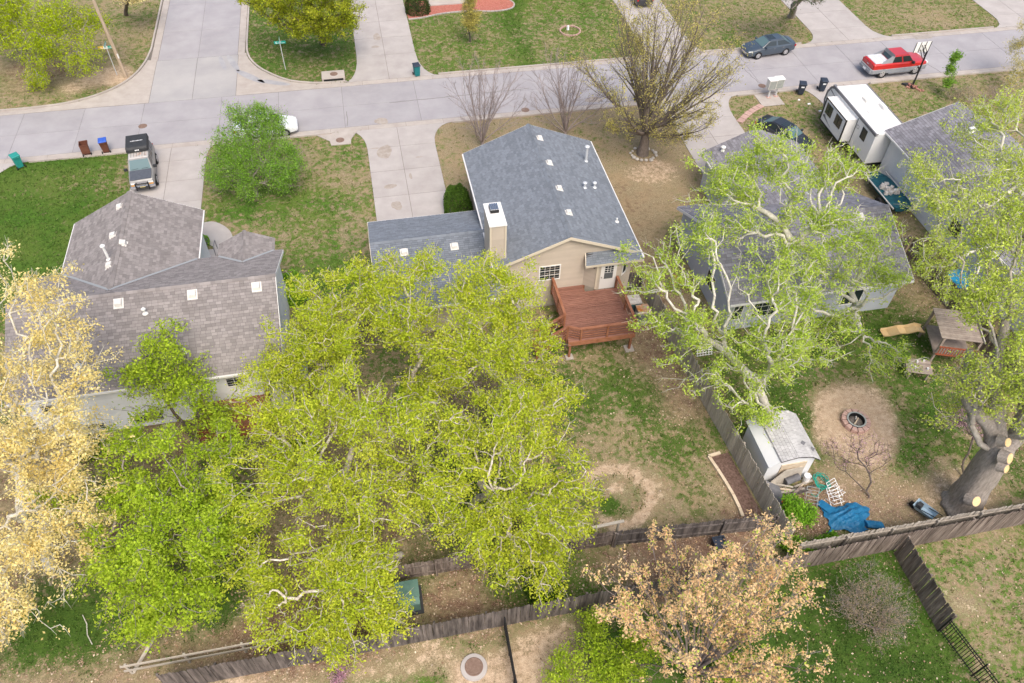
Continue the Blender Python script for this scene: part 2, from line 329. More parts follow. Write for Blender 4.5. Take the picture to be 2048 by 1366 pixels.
# ------------------------------------------------------------------ setting: ground sheet
PAVED = []                                        # polygons where no grass grows
def region(x, y, poly, soft=0.0): return inpoly(x, y, poly).astype(float)
def rect(x0, x1, y0, y1): return [(x0, y0), (x1, y0), (x1, y1), (x0, y1)]
def vnoise(x, y, s, seed):                        # cheap value noise for painting where things grow
    r = np.random.default_rng(seed); T = r.random((64, 64)); u, v = x*s, y*s
    i, j = np.floor(u).astype(int), np.floor(v).astype(int); a, b = u-i, v-j; a = a*a*(3-2*a); b = b*b*(3-2*b)
    g = lambda p, q: T[p % 64, q % 64]
    return (g(i, j)*(1-a)+g(i+1, j)*a)*(1-b)+(g(i, j+1)*(1-a)+g(i+1, j+1)*a)*b
def masks(x, y):
    """green, litter, bare for points of the ground"""
    g = np.full(x.shape, 0.42); l = np.zeros(x.shape); b = np.zeros(x.shape)
    wx = x+(vnoise(x, y, .55, 1)-.5)*1.6; wy = y+(vnoise(x, y, .55, 2)-.5)*1.6
    def setr(poly, gv=None, lv=None, bv=None):
        k = inpoly(wx, wy, poly)
        if gv is not None: g[k] = gv
        if lv is not None: l[k] = lv
        if bv is not None: b[k] = bv
    def blob(cx, cy, rx, ry, gv=None, lv=None, bv=None, hard=1.0):
        d = np.sqrt(((wx-cx)/rx)**2+((wy-cy)/ry)**2); w = np.clip((1.25-d)/0.5*hard, 0, 1)
        if gv is not None: g[:] = g*(1-w)+gv*w
        if lv is not None: l[:] = l*(1-w)+lv*w
        if bv is not None: b[:] = b*(1-w)+bv*w
    def patches(n, poly, r, gv=None, lv=None, bv=None, seed=3):
        rr = np.random.default_rng(seed); xs = [p[0] for p in poly]; ys = [p[1] for p in poly]
        for _ in range(n): blob(rr.uniform(min(xs), max(xs)), rr.uniform(min(ys), max(ys)), rr.uniform(.4, 1)*r, rr.uniform(.4, 1)*r, gv, lv, bv)
    # front yards, near side of the street
    setr(rect(-60, -17.3, 38, 56), .95); patches(7, rect(-24, -16, 46, 54), 1.1, gv=.42, seed=4)
    blob(-23.5, 50.5, 1.3, 1.0, gv=.5); blob(-18.5, 50.8, 1.6, 1.2, gv=.5); blob(-17.2, 52.6, 1.2, .8, gv=.38)
    setr(rect(-12, 0, 30, 56), .42); blob(-8.6, 46.4, 3.4, 2.2, gv=.9); blob(-4.5, 45.2, 2.6, 1.6, gv=.74); blob(-2.0, 48.5, 1.2, 2.6, gv=.28)
    blob(-1.4, 51.5, .8, 1.8, gv=.7); blob(-6.0, 42.3, 3, 2, gv=.55); blob(-3.4, 38, 2.6, 2.6, gv=.82); patches(14, rect(-12, 0, 38, 54), .9, gv=.24, seed=8); blob(-9.5, 43.6, 1.5, 1.2, gv=.2, lv=.2)
    setr(rect(4.5, 25, 40, 56), .16); blob(18, 51, 3, 1.5, gv=.24); blob(19, 43, 3, 3, gv=.1, lv=.25); blob(20.6, 45.5, 2.2, 1.5, bv=.55)
    setr(rect(15.2, 19.6, 28, 46), .2, .35)
    setr(rect(29.6, 38, 44, 56), .34); blob(31.5, 51.8, 1.6, .8, gv=.6); blob(35.5, 49.5, 1.6, 1.5, gv=.6); blob(33, 48, 2, 2, gv=.2, lv=.3)
    setr(rect(42, 75, 36, 56), .36); blob(47, 50, 2.4, 2, gv=.52); blob(53, 50, 5, 3, gv=.34, lv=.35); blob(50, 52, 2, 1.4, gv=.6)
    setr(rect(31.5, 37.8, 12, 44), .36, .35)
    # far side of the street
    setr(rect(-70, -17.5, 61, 110), .34, .12); blob(-21.5, 66.3, 2.0, 1.5, gv=.1, bv=.8); blob(-24, 65, 1.7, 1.3, bv=.55); blob(-22, 63.8, 4, .8, gv=.62); blob(-27, 68, 4, 3, lv=.5); patches(8, rect(-40, -18, 63, 85), 2, gv=.6, seed=21)
    setr(rect(-10.2, 1, 61, 110), .66); blob(-4.6, 64, 2.4, 1.0, gv=.45); blob(-3.2, 69, 1.0, .7, lv=.75)
    setr(rect(4.5, 16, 61, 110), .60); patches(8, rect(5, 15, 62, 73), 1.6, gv=.45, seed=31)
    setr([(13.6, 61), (15.6, 61), (17, 90), (14.8, 90)], .97)
    setr([(15.7, 61), (16.7, 61), (18.4, 90), (17.2, 90)], .3); setr(rect(17.2, 26, 61, 100), .62); patches(7, rect(17, 26, 62, 75), 1.4, gv=.38, seed=33)
    setr(rect(26, 43, 61, 100), .40); blob(34.5, 63.5, 1.2, 1.4, gv=.62); setr(rect(48, 62.5, 61, 100), .44); blob(56, 65.5, 3, 1.6, gv=.25)
    # back yards
    setr(rect(-30, 6.5, 13.4, 29), .42, .42); patches(16, rect(-18, 5, 15, 28), 1.8, gv=.8, lv=.1, seed=41)
    setr(rect(-30, -7, 13.4, 17.5), .12, .62, .30); patches(26, rect(-19, -7, 14.5, 19), .75, gv=1.25, lv=-.3, bv=-.3, seed=42); blob(-16.5, 17.2, 2.2, 1.2, gv=1.2, lv=-.2, bv=-.3)
    setr(rect(6.0, 17, 16.2, 31), .52); patches(18, rect(7, 16, 17, 29), 1.0, gv=.18, seed=43); patches(14, rect(7, 16, 17, 29), 1.0, gv=.92, seed=44)
    setr(rect(13.6, 17, 22.5, 33), .22, .55); blob(13, 25.5, 1.6, 1.6, gv=.85, lv=0.); blob(9.3, 25, 1.2, 1.8, gv=.9)
    d = np.hypot(wx-10.0, (wy-19.0)); ring = np.exp(-((d-1.75)/.42)**2)*(wx > 8.4); g[:] = g*(1-.6*ring); b[:] = np.maximum(b, ring*.85); blob(10.0, 19.2, .45, .45, bv=.9, gv=.1); blob(9.5, 18.5, .5, .6, gv=.98)
    setr(rect(15.7, 17.2, 16.4, 20.6), .1, .95)
    setr(rect(-9, 17, 13.4, 16.3), .3, .85); patches(8, rect(-2, 9, 13.8, 16), 1.0, gv=.75, lv=.1, seed=46); blob(5, 15.4, 2.2, .7, gv=.97, lv=0.)
    setr(rect(17.2, 34.5, 14.2, 29), .62); blob(24.6, 21.0, 2.35, 2.15, gv=.0, bv=1.0, lv=0., hard=1.6); blob(22.5, 17.2, 3, 1.5, gv=.3, bv=.45, lv=.3); blob(20, 16, 2, 1.5, lv=.9)
    blob(24.0, 15.8, 2.4, 1.3, gv=.2, lv=.6, bv=.3); blob(27.5, 15.6, 2.6, 1.5, gv=.15, bv=.5, lv=.35); blob(20.9, 22, 1.2, 2.0, gv=.97); blob(29, 22, 2, 3, gv=.72); blob(29.5, 27, 2.5, 2, gv=.85); blob(27.3, 18.2, 1.3, 1.0, gv=.85)
    setr(rect(-40, 7.6, -10, 13.4), .27, 0., .72); patches(34, rect(-10, 8, 6, 13.2), .6, gv=1.2, bv=-.4, seed=51); blob(-3.5, 11.4, 3.0, .7, gv=1.15, bv=-.3); blob(8, 11.5, 2, 2, gv=.75, bv=.2)
    setr(rect(9.5, 22.6, -10, 13.4), .97, 0., 0.)
    setr(rect(22.6, 60, -10, 13.4), .40, 0., .12); patches(12, rect(23, 34, 6, 13), 1.1, gv=.66, bv=0, seed=52); patches(9, rect(23, 34, 6, 13), 1.0, gv=.1, bv=.5, seed=53)
    return g, l, b
def soften(a, shp, k=3):                           # edges of growth are never crisp
    a = a.reshape(shp)
    for _ in range(3):
        p = np.pad(a, k, mode='edge'); c = np.cumsum(np.pad(p, ((1, 0), (0, 0))), 0); a = (c[2*k+1:]-c[:-2*k-1])/(2*k+1)
        c = np.cumsum(np.pad(a, ((0, 0), (1, 0))), 1); a = (c[:, 2*k+1:]-c[:, :-2*k-1])/(2*k+1)
    return a.ravel()
GX = np.arange(-48, 90.01, 0.36); GY = np.arange(0, 104.01, 0.36)
gx, gy = np.meshgrid(GX, GY); shp = gx.shape
gm, lm, bm_ = masks(gx.ravel(), gy.ravel())
gm = soften(gm, shp, 2); lm = soften(lm, shp, 2); bm_ = soften(bm_, shp, 1)
_d = np.hypot(gx.ravel()-10.0, gy.ravel()-19.0); _r = np.exp(-((_d-1.7)/.28)**2)*np.clip((gx.ravel()-8.2)*1.2, 0, 1); gm = gm*(1-.6*_r); bm_ = np.maximum(bm_, _r*.95); _p = np.exp(-((gx.ravel()-10.05)**2+(gy.ravel()-19.45)**2)/.16); bm_ = np.maximum(bm_, _p*.95); _p = np.exp(-((gx.ravel()-9.5)**2+(gy.ravel()-18.5)**2)/.3); gm = np.maximum(gm, _p*1.3); bm_ = bm_*(1-_p)
def lushness(x, y):                               # which lawns are the deep green, thick kind
    a = np.zeros(x.shape); wx = x+(vnoise(x, y, .5, 7)-.5)*2; wy = y+(vnoise(x, y, .5, 8)-.5)*2
    for (x0, x1, y0, y1, v) in ((9.5, 22.6, -10, 13.4, 1.), (19.8, 22.0, 19.5, 25, .9), (27.5, 34, 14, 29, .45), (-30, 6.5, 13.4, 29, .8), (6, 17, 16, 31, .55), (13.6, 16.6, 61, 90, .35), (-10.2, 0, 61, 90, .35), (-60, -17.3, 38, 56, .25)): a[(wx > x0) & (wx < x1) & (wy > y0) & (wy < y1)] = v
    return a
am = soften(lushness(gx.ravel(), gy.ravel()), shp, 2)
gz = (vnoise(gx.ravel(), gy.ravel(), .9, 5)-.5)*0.02-0.012
idx = np.arange(gx.size).reshape(shp)
Fq = np.stack([idx[:-1, :-1], idx[:-1, 1:], idx[1:, 1:], idx[1:, :-1]], -1).reshape(-1, 4)
gmat = bpy.data.materials.new('ground'); gmat.use_nodes = True; n = gmat.node_tree.nodes; L = gmat.node_tree.links
bs = n['Principled BSDF']; bs.inputs['Roughness'].default_value = 1.0; bs.inputs['Specular IOR Level'].default_value = 0.1
at = n.new('ShaderNodeAttribute'); at.attribute_name = 'mask'; sp = n.new('ShaderNodeSeparateColor'); L.new(at.outputs['Color'], sp.inputs[0])
geo = n.new('ShaderNodeNewGeometry')
def nz(scale, detail=5, rough=.6):
    t = n.new('ShaderNodeTexNoise'); t.inputs['Scale'].default_value = scale; t.inputs['Detail'].default_value = detail; t.inputs['Roughness'].default_value = rough
    L.new(geo.outputs['Position'], t.inputs[0]); return t.outputs[0]
def mth(op, a, b=None, c=None):
    m = n.new('ShaderNodeMath'); m.operation = op
    for i, q in enumerate((a, b, c)):
        if q is None: continue
        if isinstance(q, (int, float)): m.inputs[i].default_value = q
        else: L.new(q, m.inputs[i])
    return m.outputs[0]
def mrng(v, a, b, c=0., d=1.):
    m = n.new('ShaderNodeMapRange'); m.inputs[1].default_value = a; m.inputs[2].default_value = b; m.inputs[3].default_value = c; m.inputs[4].default_value = d; L.new(v, m.inputs[0]); return m.outputs[0]
def mixc(f, a, b, mode='MIX'):
    m = n.new('ShaderNodeMix'); m.data_type = 'RGBA'; m.blend_type = mode
    if isinstance(f, (int, float)): m.inputs[0].default_value = f
    else: L.new(f, m.inputs[0])
    for i, q in ((6, a), (7, b)):
        if isinstance(q, tuple): m.inputs[i].default_value = (*q, 1)
        else: L.new(q, m.inputs[i])
    return m.outputs[2]
n1, n2, n3, n4, n5 = nz(.7, 5), nz(3.2, 6, .7), nz(14, 5, .7), nz(45, 3, .7), nz(.28, 3)
green = mixc(mrng(n2, .35, .65), (0.034, 0.082, 0.011), (0.092, 0.188, 0.024))
green = mixc(mrng(n5, .4, .62), green, mixc(mrng(n3, .35, .65), (0.07, 0.125, 0.020), (0.135, 0.19, 0.038)))
green = mixc(mth('MULTIPLY', at.outputs['Alpha'], mrng(n1, .3, .6, .55, 1.)), green, mixc(mrng(n3, .35, .65), (0.018, 0.044, 0.008), (0.058, 0.108, 0.018))); dry = mixc(mrng(n3, .35, .65), (0.15, 0.118, 0.062), (0.40, 0.325, 0.21)); dry = mixc(mrng(n1, .4, .65), dry, (0.30, 0.225, 0.135))
sand = mixc(mrng(n2, .35, .65), (0.40, 0.285, 0.19), (0.54, 0.42, 0.30))
lit = mixc(mrng(n3, .42, .62), (0.115, 0.062, 0.042), (0.27, 0.18, 0.125)); lit = mixc(mrng(n4, .60, .68), lit, (0.48, 0.39, 0.30))
jit = mth('ADD', mth('MULTIPLY', mth('SUBTRACT', n2, .5), 1.3), mth('MULTIPLY', mth('SUBTRACT', n3, .5), 1.7)); jit = mth('ADD', jit, mth('MULTIPLY', mth('SUBTRACT', n1, .5), .8)); jit = mth('ADD', jit, mth('MULTIPLY', mth('SUBTRACT', n4, .5), .8)); jit = mth('ADD', jit, mth('MULTIPLY', mth('SUBTRACT', nz(1.6, 4, .6), .5), 1.3))
gf = mrng(mth('ADD', sp.outputs[0], jit), .34, .66)
c = mixc(gf, dry, green)
c = mixc(mrng(mth('ADD', sp.outputs[1], mth('MULTIPLY', jit, .9)), .40, .70), c, lit)
c = mixc(mrng(mth('ADD', sp.outputs[2], mth('MULTIPLY', jit, .6)), .38, .66), c, sand)
c = mixc(1.0, c, mrng(n4, .3, .7, .5, 1.5), 'MULTIPLY')
L.new(c, bs.inputs['Base Color'])
bp = n.new('ShaderNodeBump'); bp.inputs['Strength'].default_value = .55; bp.inputs['Distance'].default_value = .06; L.new(n3, bp.inputs['Height']); L.new(bp.outputs[0], bs.inputs['Normal'])
V = np.stack([gx.ravel(), gy.ravel(), gz], 1)
me = np_mesh('ground', V, Fq, gmat)
ca = me.color_attributes.new('mask', 'FLOAT_COLOR', 'POINT'); ca.data.foreach_set('color', np.stack([gm, lm, bm_, am], 1).astype(np.float32).ravel())
ob = bpy.data.objects.new('ground', me); COL.objects.link(ob); ob['kind'] = 'structure'
mat('far_ground', (0.20, 0.185, 0.10), (0.11, 0.13, 0.045), .12, 1.0)
struct('terrain', MB().add([(-900, -900, -.08), (900, -900, -.08), (900, 900, -.08), (-900, 900, -.08)], [(0, 1, 2, 3)]), 'far_ground')
# ------------------------------------------------------------------ streets, kerbs, drives
def paving(name, m, polys, bed, z=0.012, t=0.03, piece='slab'):
    """a bed with recessed joints and one slab per polygon"""
    r = part(name, MB().prism(bed, -0.02, z-0.014), 'joint'); r['kind'] = 'structure'; PAVED.append(bed)
    for p in polys: part(piece, MB().prism(p, z-0.012, z), m, r)
    return r
def grid(xs, ys, g=0.012): return [rect(a+g, b-g, c+g, d-g) for a, b in zip(xs[:-1], xs[1:]) for c, d in zip(ys[:-1], ys[1:])]
SY0, SY1 = 54.55, 62.0
xs = [-48]
while xs[-1] < 90: xs.append(xs[-1]+random.choice([4.6, 5.2, 6.1]))
paving('street', 'street_concrete', grid(xs, [SY0+.62, 58.3, SY1-.62], .011), rect(-48, xs[-1], SY0, SY1))
# corner curves traced on the ground
def offs(pts, d):
    P = np.array(pts, float); T = np.gradient(P, axis=0); T /= np.linalg.norm(T, axis=1)[:, None]; N = np.stack([-T[:, 1], T[:, 0]], 1); return P+N*d
def crv(pts, m=6):
    P = [np.array(p, float) for p in pts]; P = [2*P[0]-P[1]]+P+[2*P[-1]-P[-2]]; out = []
    for i in range(1, len(P)-2):
        for k in range(m):
            t = k/m; out.append(tuple(.5*((2*P[i])+(-P[i-1]+P[i+1])*t+(2*P[i-1]-5*P[i]+4*P[i+1]-P[i+2])*t*t+(-P[i-1]+3*P[i]-3*P[i+1]+P[i+2])*t**3)))
    out.append(tuple(P[-2])); return out
KL = crv([(-26.5, 62.02), (-24.2, 62.25), (-22.0, 63.0), (-20.2, 64.3), (-19.0, 66.0), (-18.3, 68.2), (-18.0, 70.5)])
KR = crv([(-9.9, 70.5), (-9.75, 68.2), (-9.1, 66.3), (-8.0, 64.7), (-6.3, 63.1), (-4.4, 62.3), (-2.6, 62.02)])
bed = KL+[(-18.0, 112), (-9.9, 112)]+KR+[(-2.6, 61.3), (-26.5, 61.3)]
side = paving('side_street', 'street_concrete', grid([-17.35, -13.95, -10.55], [68.3, 73.5, 79, 85, 92, 112], .011), bed, z=0.010)
cl = lambda pts, a, b: [p for p in pts if a <= p[1] <= b]
ap = [[(-17.4, 68.27)]+[(-17.4, 61.40), (-14.0, 61.40), (-14.0, 68.27)], [(-13.97, 68.27), (-13.97, 61.40), (-10.5, 61.40), (-10.5, 68.27)],
      [tuple(p) for p in offs(KL, -.015) if p[1] < 68.6 and p[0] < -17.6]+[(-17.43, 68.28), (-17.43, 61.42), (-27.05, 61.42), (-27.05, 61.95)],
      [(-10.47, 61.42), (-10.47, 68.28)]+[tuple(p) for p in offs(KR, -.015) if p[1] < 68.6]+[(-2.7, 61.42)]]
for p in ap: part('slab', MB().prism(p[::-1] if p is ap[2] or p is ap[3] else p, 0.0, 0.014 if p in ap[:2] else 0.0135), 'apron_concrete' if p in ap[:2] else 'gutter_concrete', side)
def strip(name, m, pts, d0, d1, z0, z1, parent=None, seg=None):
    """swept band between two offsets of a line; cut in pieces of seg points"""
    A, B = offs(pts, d0), offs(pts, d1); n_ = len(pts); root = parent
    if root is None:
        root = bpy.data.objects.new(name, None); COL.objects.link(root); root['kind'] = 'structure'
    seg = seg or n_-1
    for s in range(0, n_-1, seg):
        e = min(s+seg, n_-1); rings = [[(A[i][0], A[i][1], z0), (B[i][0], B[i][1], z0), (B[i][0], B[i][1], z1), (A[i][0], A[i][1], z1)] for i in range(s, e+1)]
        part(name+'_piece', MB().loft(rings), m, root)
    return root
def line(a, b, step=3.0):
    a, b = np.array(a, float), np.array(b, float); k = max(1, int(np.linalg.norm(b-a)/step)); return [tuple(a+(b-a)*i/k) for i in range(k+1)]
kerb_root = bpy.data.objects.new('kerb', None); COL.objects.link(kerb_root); kerb_root['kind'] = 'structure'
gut_root = bpy.data.objects.new('gutter', None); COL.objects.link(gut_root); gut_root['kind'] = 'structure'
def kerb(pts, inward):                            # inward: +1 street lies left of the walking direction
    strip('kerb', 'gutter_concrete', pts, -.02*inward, -.17*inward, -.02, .12, kerb_root, 1 if len(pts) < 14 else 3)
for a, b in ((-48, -26.5), (6.6, 25.2), (30.6, 40.7), (50.0, 60.9)): kerb(line((a, SY1), (b, SY1)), -1)
kerb(KL, -1); kerb(line((-18, 70.5), (-18, 112)), -1); kerb(KR, -1); kerb(line((-9.9, 112), (-9.9, 70.5)), -1)
for a, b in ((-48, -31.5), (-25.2, -18.2), (-11.4, -2.9), (6.7, 23.6), (31.2, 37.2), (43.6, 90)): kerb(line((a, SY0), (b, SY0)), 1)
for y0, y1 in ((SY0+.0, SY0+.60), (SY1-.60, SY1)):
    x = -48
    while x < 90:
        if y0 < 58 or not (-26.5 < x+1.5 < -2.7): part('gutter_slab', MB().lo(x+.008, x+3.0-.008, y0, y1, 0, .0145), 'gutter_concrete', gut_root)
        x += 3.0
for x0, x1 in ((-17.95, -17.37), (-10.53, -9.95)):
    for y in np.arange(68.3, 108, 3.0): part('gutter_slab', MB().lo(x0, x1, y+.008, y+3-.008, 0, .0142), 'gutter_concrete', gut_root)
def drive(x0, x1, y0, y1, ym, label, fl=1.3, fr=1.5, rows=4, split=True, street=1):
    """a concrete drive from y0 (house) to y1 (street) with flared mouth; street=+1 when the street lies at larger y"""
    xm = (x0+x1)/2-.1; ys = list(np.linspace(y0, ym, rows+1)); cols = [x0, xm, x1] if split else [x0, x1]
    polys = grid(cols, ys if street > 0 else sorted(ys), .014)
    cv = lambda x, s, f: [(x+s*f*(1-math.cos(t)), ym+(y1-ym)*math.sin(t)) for t in np.linspace(0, math.pi/2, 7)]
    Lc, Rc = cv(x0, -1, fl), cv(x1, 1, fr)
    fa = Lc[::-1]+[(xm-.014, ym+.014*street), (xm-.014, y1)]; fb = [(xm+.014, y1), (xm+.014, ym+.014*street)]+Rc
    bed = [(x0, y0), (x1, y0)]+Rc+Lc[::-1]
    def ccw(p): return p if sum((p[i][0]*p[(i+1) % len(p)][1]-p[(i+1) % len(p)][0]*p[i][1]) for i in range(len(p))) > 0 else p[::-1]
    return paving('driveway', 'drive_concrete', polys+[ccw(fa), ccw(fb)], ccw(bed), z=0.02)
D_main = drive(-.3, 4.95, 39.6, SY0-.02, 51.9, 'main', 1.3, 1.7)
D_left = drive(-17.5, -12.35, 42.5, SY0-.02, 52.8, 'left', .4, .7, split=True, rows=4)
D_far = drive(-31, -27.6, 44, SY0-.02, 51.0, 'farleft', .6, 2.3)
D_grey = drive(24.3, 29.7, 41, SY0-.02, 51.6, 'grey', .8, 1.4)
D_rv = drive(38.0, 42.6, 43.5, SY0-.02, 51.5, 'rv', .9, .9)
D_top = drive(-.2, 5.05, 95, SY1+.02, 66.2, 'top', 1.3, 1.5, rows=9, street=-1)
D_t2 = drive(25.75, 30.5, 95, SY1+.02, 64.2, 't2', .8, 1.2, rows=9, street=-1)
D_t3 = drive(42.7, 48.6, 95, SY1+.02, 64.4, 't3', 1.8, 1.6, rows=9, street=-1)
D_t4 = drive(62.4, 68, 95, SY1+.02, 64.4, 't4', 1.5, 1.5, rows=9, street=-1)
def flat(name, m, poly, z, parent): return part(name, MB().prism(poly, z-.003, z), m, parent)
def wob(cx, cy, rx, ry, n_=16, a=.25, rot=0.):
    ph = random.random()*9; out = []
    for i in range(n_):
        t = 2*math.pi*i/n_; r = 1+a*(math.sin(2*t+ph)*.5+math.sin(3*t+ph*2)*.35+random.uniform(-.3, .3)); u, v = rx*r*math.cos(t), ry*r*math.sin(t)
        out.append((cx+u*math.cos(rot)-v*math.sin(rot), cy+u*math.sin(rot)+v*math.cos(rot)))
    return out
for cx, cy, rx, ry in ((.95, 51.3, .62, .8), (1.0, 46.9, .45, .28), (1.25, 44.6, .35, .55), (.3, 51.9, .3, .08), (3.5, 50.2, .25, .06), (2.6, 47.9, .1, .4)): flat('oil_stain', 'stain', wob(cx, cy, rx, ry), .0245, D_main)
flat('oil_stain', 'stain', wob(1.6, 67.8, .35, .25), .0245, D_top); flat('oil_stain', 'stain', wob(1.9, 69.6, .3, .8), .0245, D_top)
for cx, cy, rx, ry, rot in ((-10.9, 66.9, .28, 1.6, .35), (-9.4, 64.3, .34, 1.8, .75), (-7.4, 63.0, .3, 1.5, 1.15), (-11.8, 67.0, .22, 1.3, .25)): flat('tyre_mark', 'tyre_stain', wob(cx, cy, rx, ry, n_=28, a=.04, rot=rot), .0185, side)
street = bpy.data.objects['street']
for cx, cy, rx, ry in ((1.1, 55.6, .5, .5), (18.9, 55.9, .7, .45), (-7.5, 54.9, 1.6, .2)): flat('street_stain', 'stain', wob(cx, cy, rx, ry), .0185, street)
for cx, cy in ((34.0, 55.65), (12.9, 55.3), (-17.5, 58)): part('manhole_lid', MB().lathe((cx, cy, .0), [(.34, .0), (.34, .016), (.30, .022), (.05, .02)], 18), 'iron_cover', street)
for x0, y0, x1, y1 in ((33.2, 61.3, 33.9, 56.2), (50.4, 57.8, 50.9, 55.2), (8.6, 61.2, 8.3, 57.2), (50.9, 55.2, 51.3, 54.9), (-1.5, 57.5, -1.6, 55.3), (2.0, 58.2, 14, 58.6)):
    p = line((x0, y0), (x1, y1), .5); p = [(q[0]+random.uniform(-.07, .07), q[1]+random.uniform(-.07, .07)) for q in p]
    A, B = offs(p, .018), offs(p, -.018); flat('crack', 'joint', [tuple(a) for a in A][::-1]+[tuple(b) for b in B], .0175, street)
flat('drain_patch', 'patch_asphalt', rect(52.0, 53.8, 61.1, 61.9), .0185, street)
# kerb inlet boxes
t = thing('storm_inlet', 'concrete kerb inlet box with round iron lid on the corner lawn', 'storm drain', (-2.35, 63.1, 0))
part('box', MB().lo(-3.35, -1.4, 62.45, 63.75, 0, .26), 'gutter_concrete', t, bevel=.02); part('lid', MB().lathe((-2.3, 63.15, .255), [(.33, 0), (.33, .02), (.28, .025)], 18), 'iron_cover', t); part('mouth', MB().lo(-3.2, -1.55, 62.435, 62.47, .03, .2), 'black_metal', t)
flat('apron', 'gutter_concrete', [(-4.3, 61.5), (-.6, 61.5), (-1.4, 62.42), (-3.35, 62.42)], .02, t)
t = thing('storm_inlet', 'concrete drain slab with round iron lid beside the double driveway', 'storm drain', (-2.2, 53.5, 0))
part('box', MB().prism([(-4.2, 54.5), (-3.1, 53.4), (-3.0, 52.8), (-1.5, 52.8), (-1.45, 53.4), (-.9, 54.5)], 0, .06), 'gutter_concrete', t); part('lid', MB().lathe((-2.3, 53.4, .055), [(.33, 0), (.33, .02), (.28, .025)], 18), 'iron_cover', t)
# curved front walk of the left house
walk = crv([(-12.4, 45.0), (-11.4, 45.0), (-10.5, 44.2), (-10.05, 43.1), (-10.0, 41.2), (-10.0, 39.4)])
bed = [tuple(p) for p in walk]+[(-11.2, 39.4), (-11.25, 42.3), (-12.4, 43.4)]
paving('front_walk', 'drive_concrete', [[(p[0], p[1]) for p in bed[::-1]]], bed[::-1], z=0.024)
pad = rect(32.7, 34.7, 52.5, 54.5); paving('mailbox_pad', 'gutter_concrete', [pad], pad, z=0.03)
sw = [tuple(p) for p in offs(crv([(29.8, 50.6), (31.3, 51.9), (32.7, 52.7)]), .28)][::-1]+[tuple(p) for p in offs(crv([(29.8, 50.6), (31.3, 51.9), (32.7, 52.7)]), -.28)]
stp = bpy.data.objects.new('stepping_path', None); COL.objects.link(stp); stp['kind'] = 'structure'
C_ = crv([(29.8, 50.6), (31.3, 51.9), (32.7, 52.7)], 3)
for a, b in zip(C_[:-1], C_[1:]): part('stone', MB().box(((a[0]+b[0])/2, (a[1]+b[1])/2, .03), (math.hypot(b[0]-a[0], b[1]-a[1])*.92, .52, .06), math.atan2(b[1]-a[1], b[0]-a[0])), 'brick_pink', stp)
PAVED.append(sw)
# ------------------------------------------------------------------ houses
def shingles(roof, corners, m, row=.2, tab=.32, thick=.016, lift=.02):
    """corners: planar convex polygon, first edge along the eave; rows of separate tabs, each lapping the next"""
    P = [np.array(c, float) for c in corners]; u = P[1]-P[0]; u /= np.linalg.norm(u)
    nrm = np.zeros(3)
    for i in range(len(P)): nrm += np.cross(P[i], P[(i+1) % len(P)])
    nrm /= np.linalg.norm(nrm)
    if nrm[2] < 0: nrm = -nrm
    v = np.cross(nrm, u)
    q = [((p-P[0])@u, (p-P[0])@v) for p in P]
    if np.mean([b for a, b in q]) < 0: v = -v; q = [(a, -b) for a, b in q]
    ar = sum(q[i][0]*q[(i+1) % len(q)][1]-q[(i+1) % len(q)][0]*q[i][1] for i in range(len(q)))
    if ar < 0: q = q[::-1]
    a0, a1, b1 = min(a for a, b in q), max(a for a, b in q), max(b for a, b in q)
    vs = []; fs = []; r = random.Random(5); y = -.03
    while y < b1:
        x = a0-r.random()*tab
        while x < a1:
            w = tab*r.uniform(.8, 1.25); pl = clip_convex([(x+.004, y), (x+w-.004, y), (x+w-.004, y+row*.985), (x+.004, y+row*.985)], [(a, b-.03 if b < .01 else b) for a, b in q])
            if pl:
                o = len(vs); h = r.uniform(0, .006)
                for a, b in pl:
                    z = lift+thick*(1-(b-y)/row)+h; p = P[0]+u*a+v*b+nrm*z; vs.append(tuple(p))
                fs.append(tuple(range(o, o+len(pl))))
            x += w
        y += row
    mb = MB(); mb.v = vs; mb.f = fs
    return mb
def roof_slabs(root, planes, m, deck_t=.10, row=.2, tab=.32, name='roof'):
    mb = MB()
    for pl in planes: mb.slab([(p[0], p[1], p[2]-deck_t) for p in pl], (0, 0, deck_t))
    r = part(name, mb, 'roof_deck', root); sm = MB()
    for pl in planes:
        s = shingles(r, pl, m, row, tab); sm.add(s.v, s.f)
    part('shingles', sm, m, r, kind='stuff')
    return r
def fascia(roof, a, b, m, h=.17, t=.03, dz=.02, name='fascia'):
    a, b = np.array(a, float), np.array(b, float); d = b-a; d[2] = 0; d /= np.linalg.norm(d); nn = np.array([-d[1], d[0], 0])*t/2
    mb = MB().slab([a-nn+[0, 0, -h+dz], b-nn+[0, 0, -h+dz], b-nn+[0, 0, dz], a-nn+[0, 0, dz]], nn*2); return part(name, mb, m, roof)
def ridge_caps(roof, a, b, m, w=.16):
    a, b = np.array(a, float), np.array(b, float); d = b-a; ln = np.linalg.norm(d); d /= ln; s = np.cross(d, [0, 0, 1.]); s /= np.linalg.norm(s); mb = MB(); k = int(ln/.28)
    for i in range(k):
        p = a+d*(ln*i/k); q = a+d*(ln*(i+1.15)/k); e = .012*(i % 2)
        mb.add([p-s*w+[0, 0, -.045+e], q-s*w+[0, 0, -.055+e], q+[0, 0, .03+e], p+[0, 0, .042+e]], [(0, 1, 2, 3)]); mb.add([p+s*w+[0, 0, -.045+e], p+[0, 0, .042+e], q+[0, 0, .03+e], q+s*w+[0, 0, -.055+e]], [(0, 1, 2, 3)])
    return part('ridge_cap', mb, m, roof, kind='stuff')
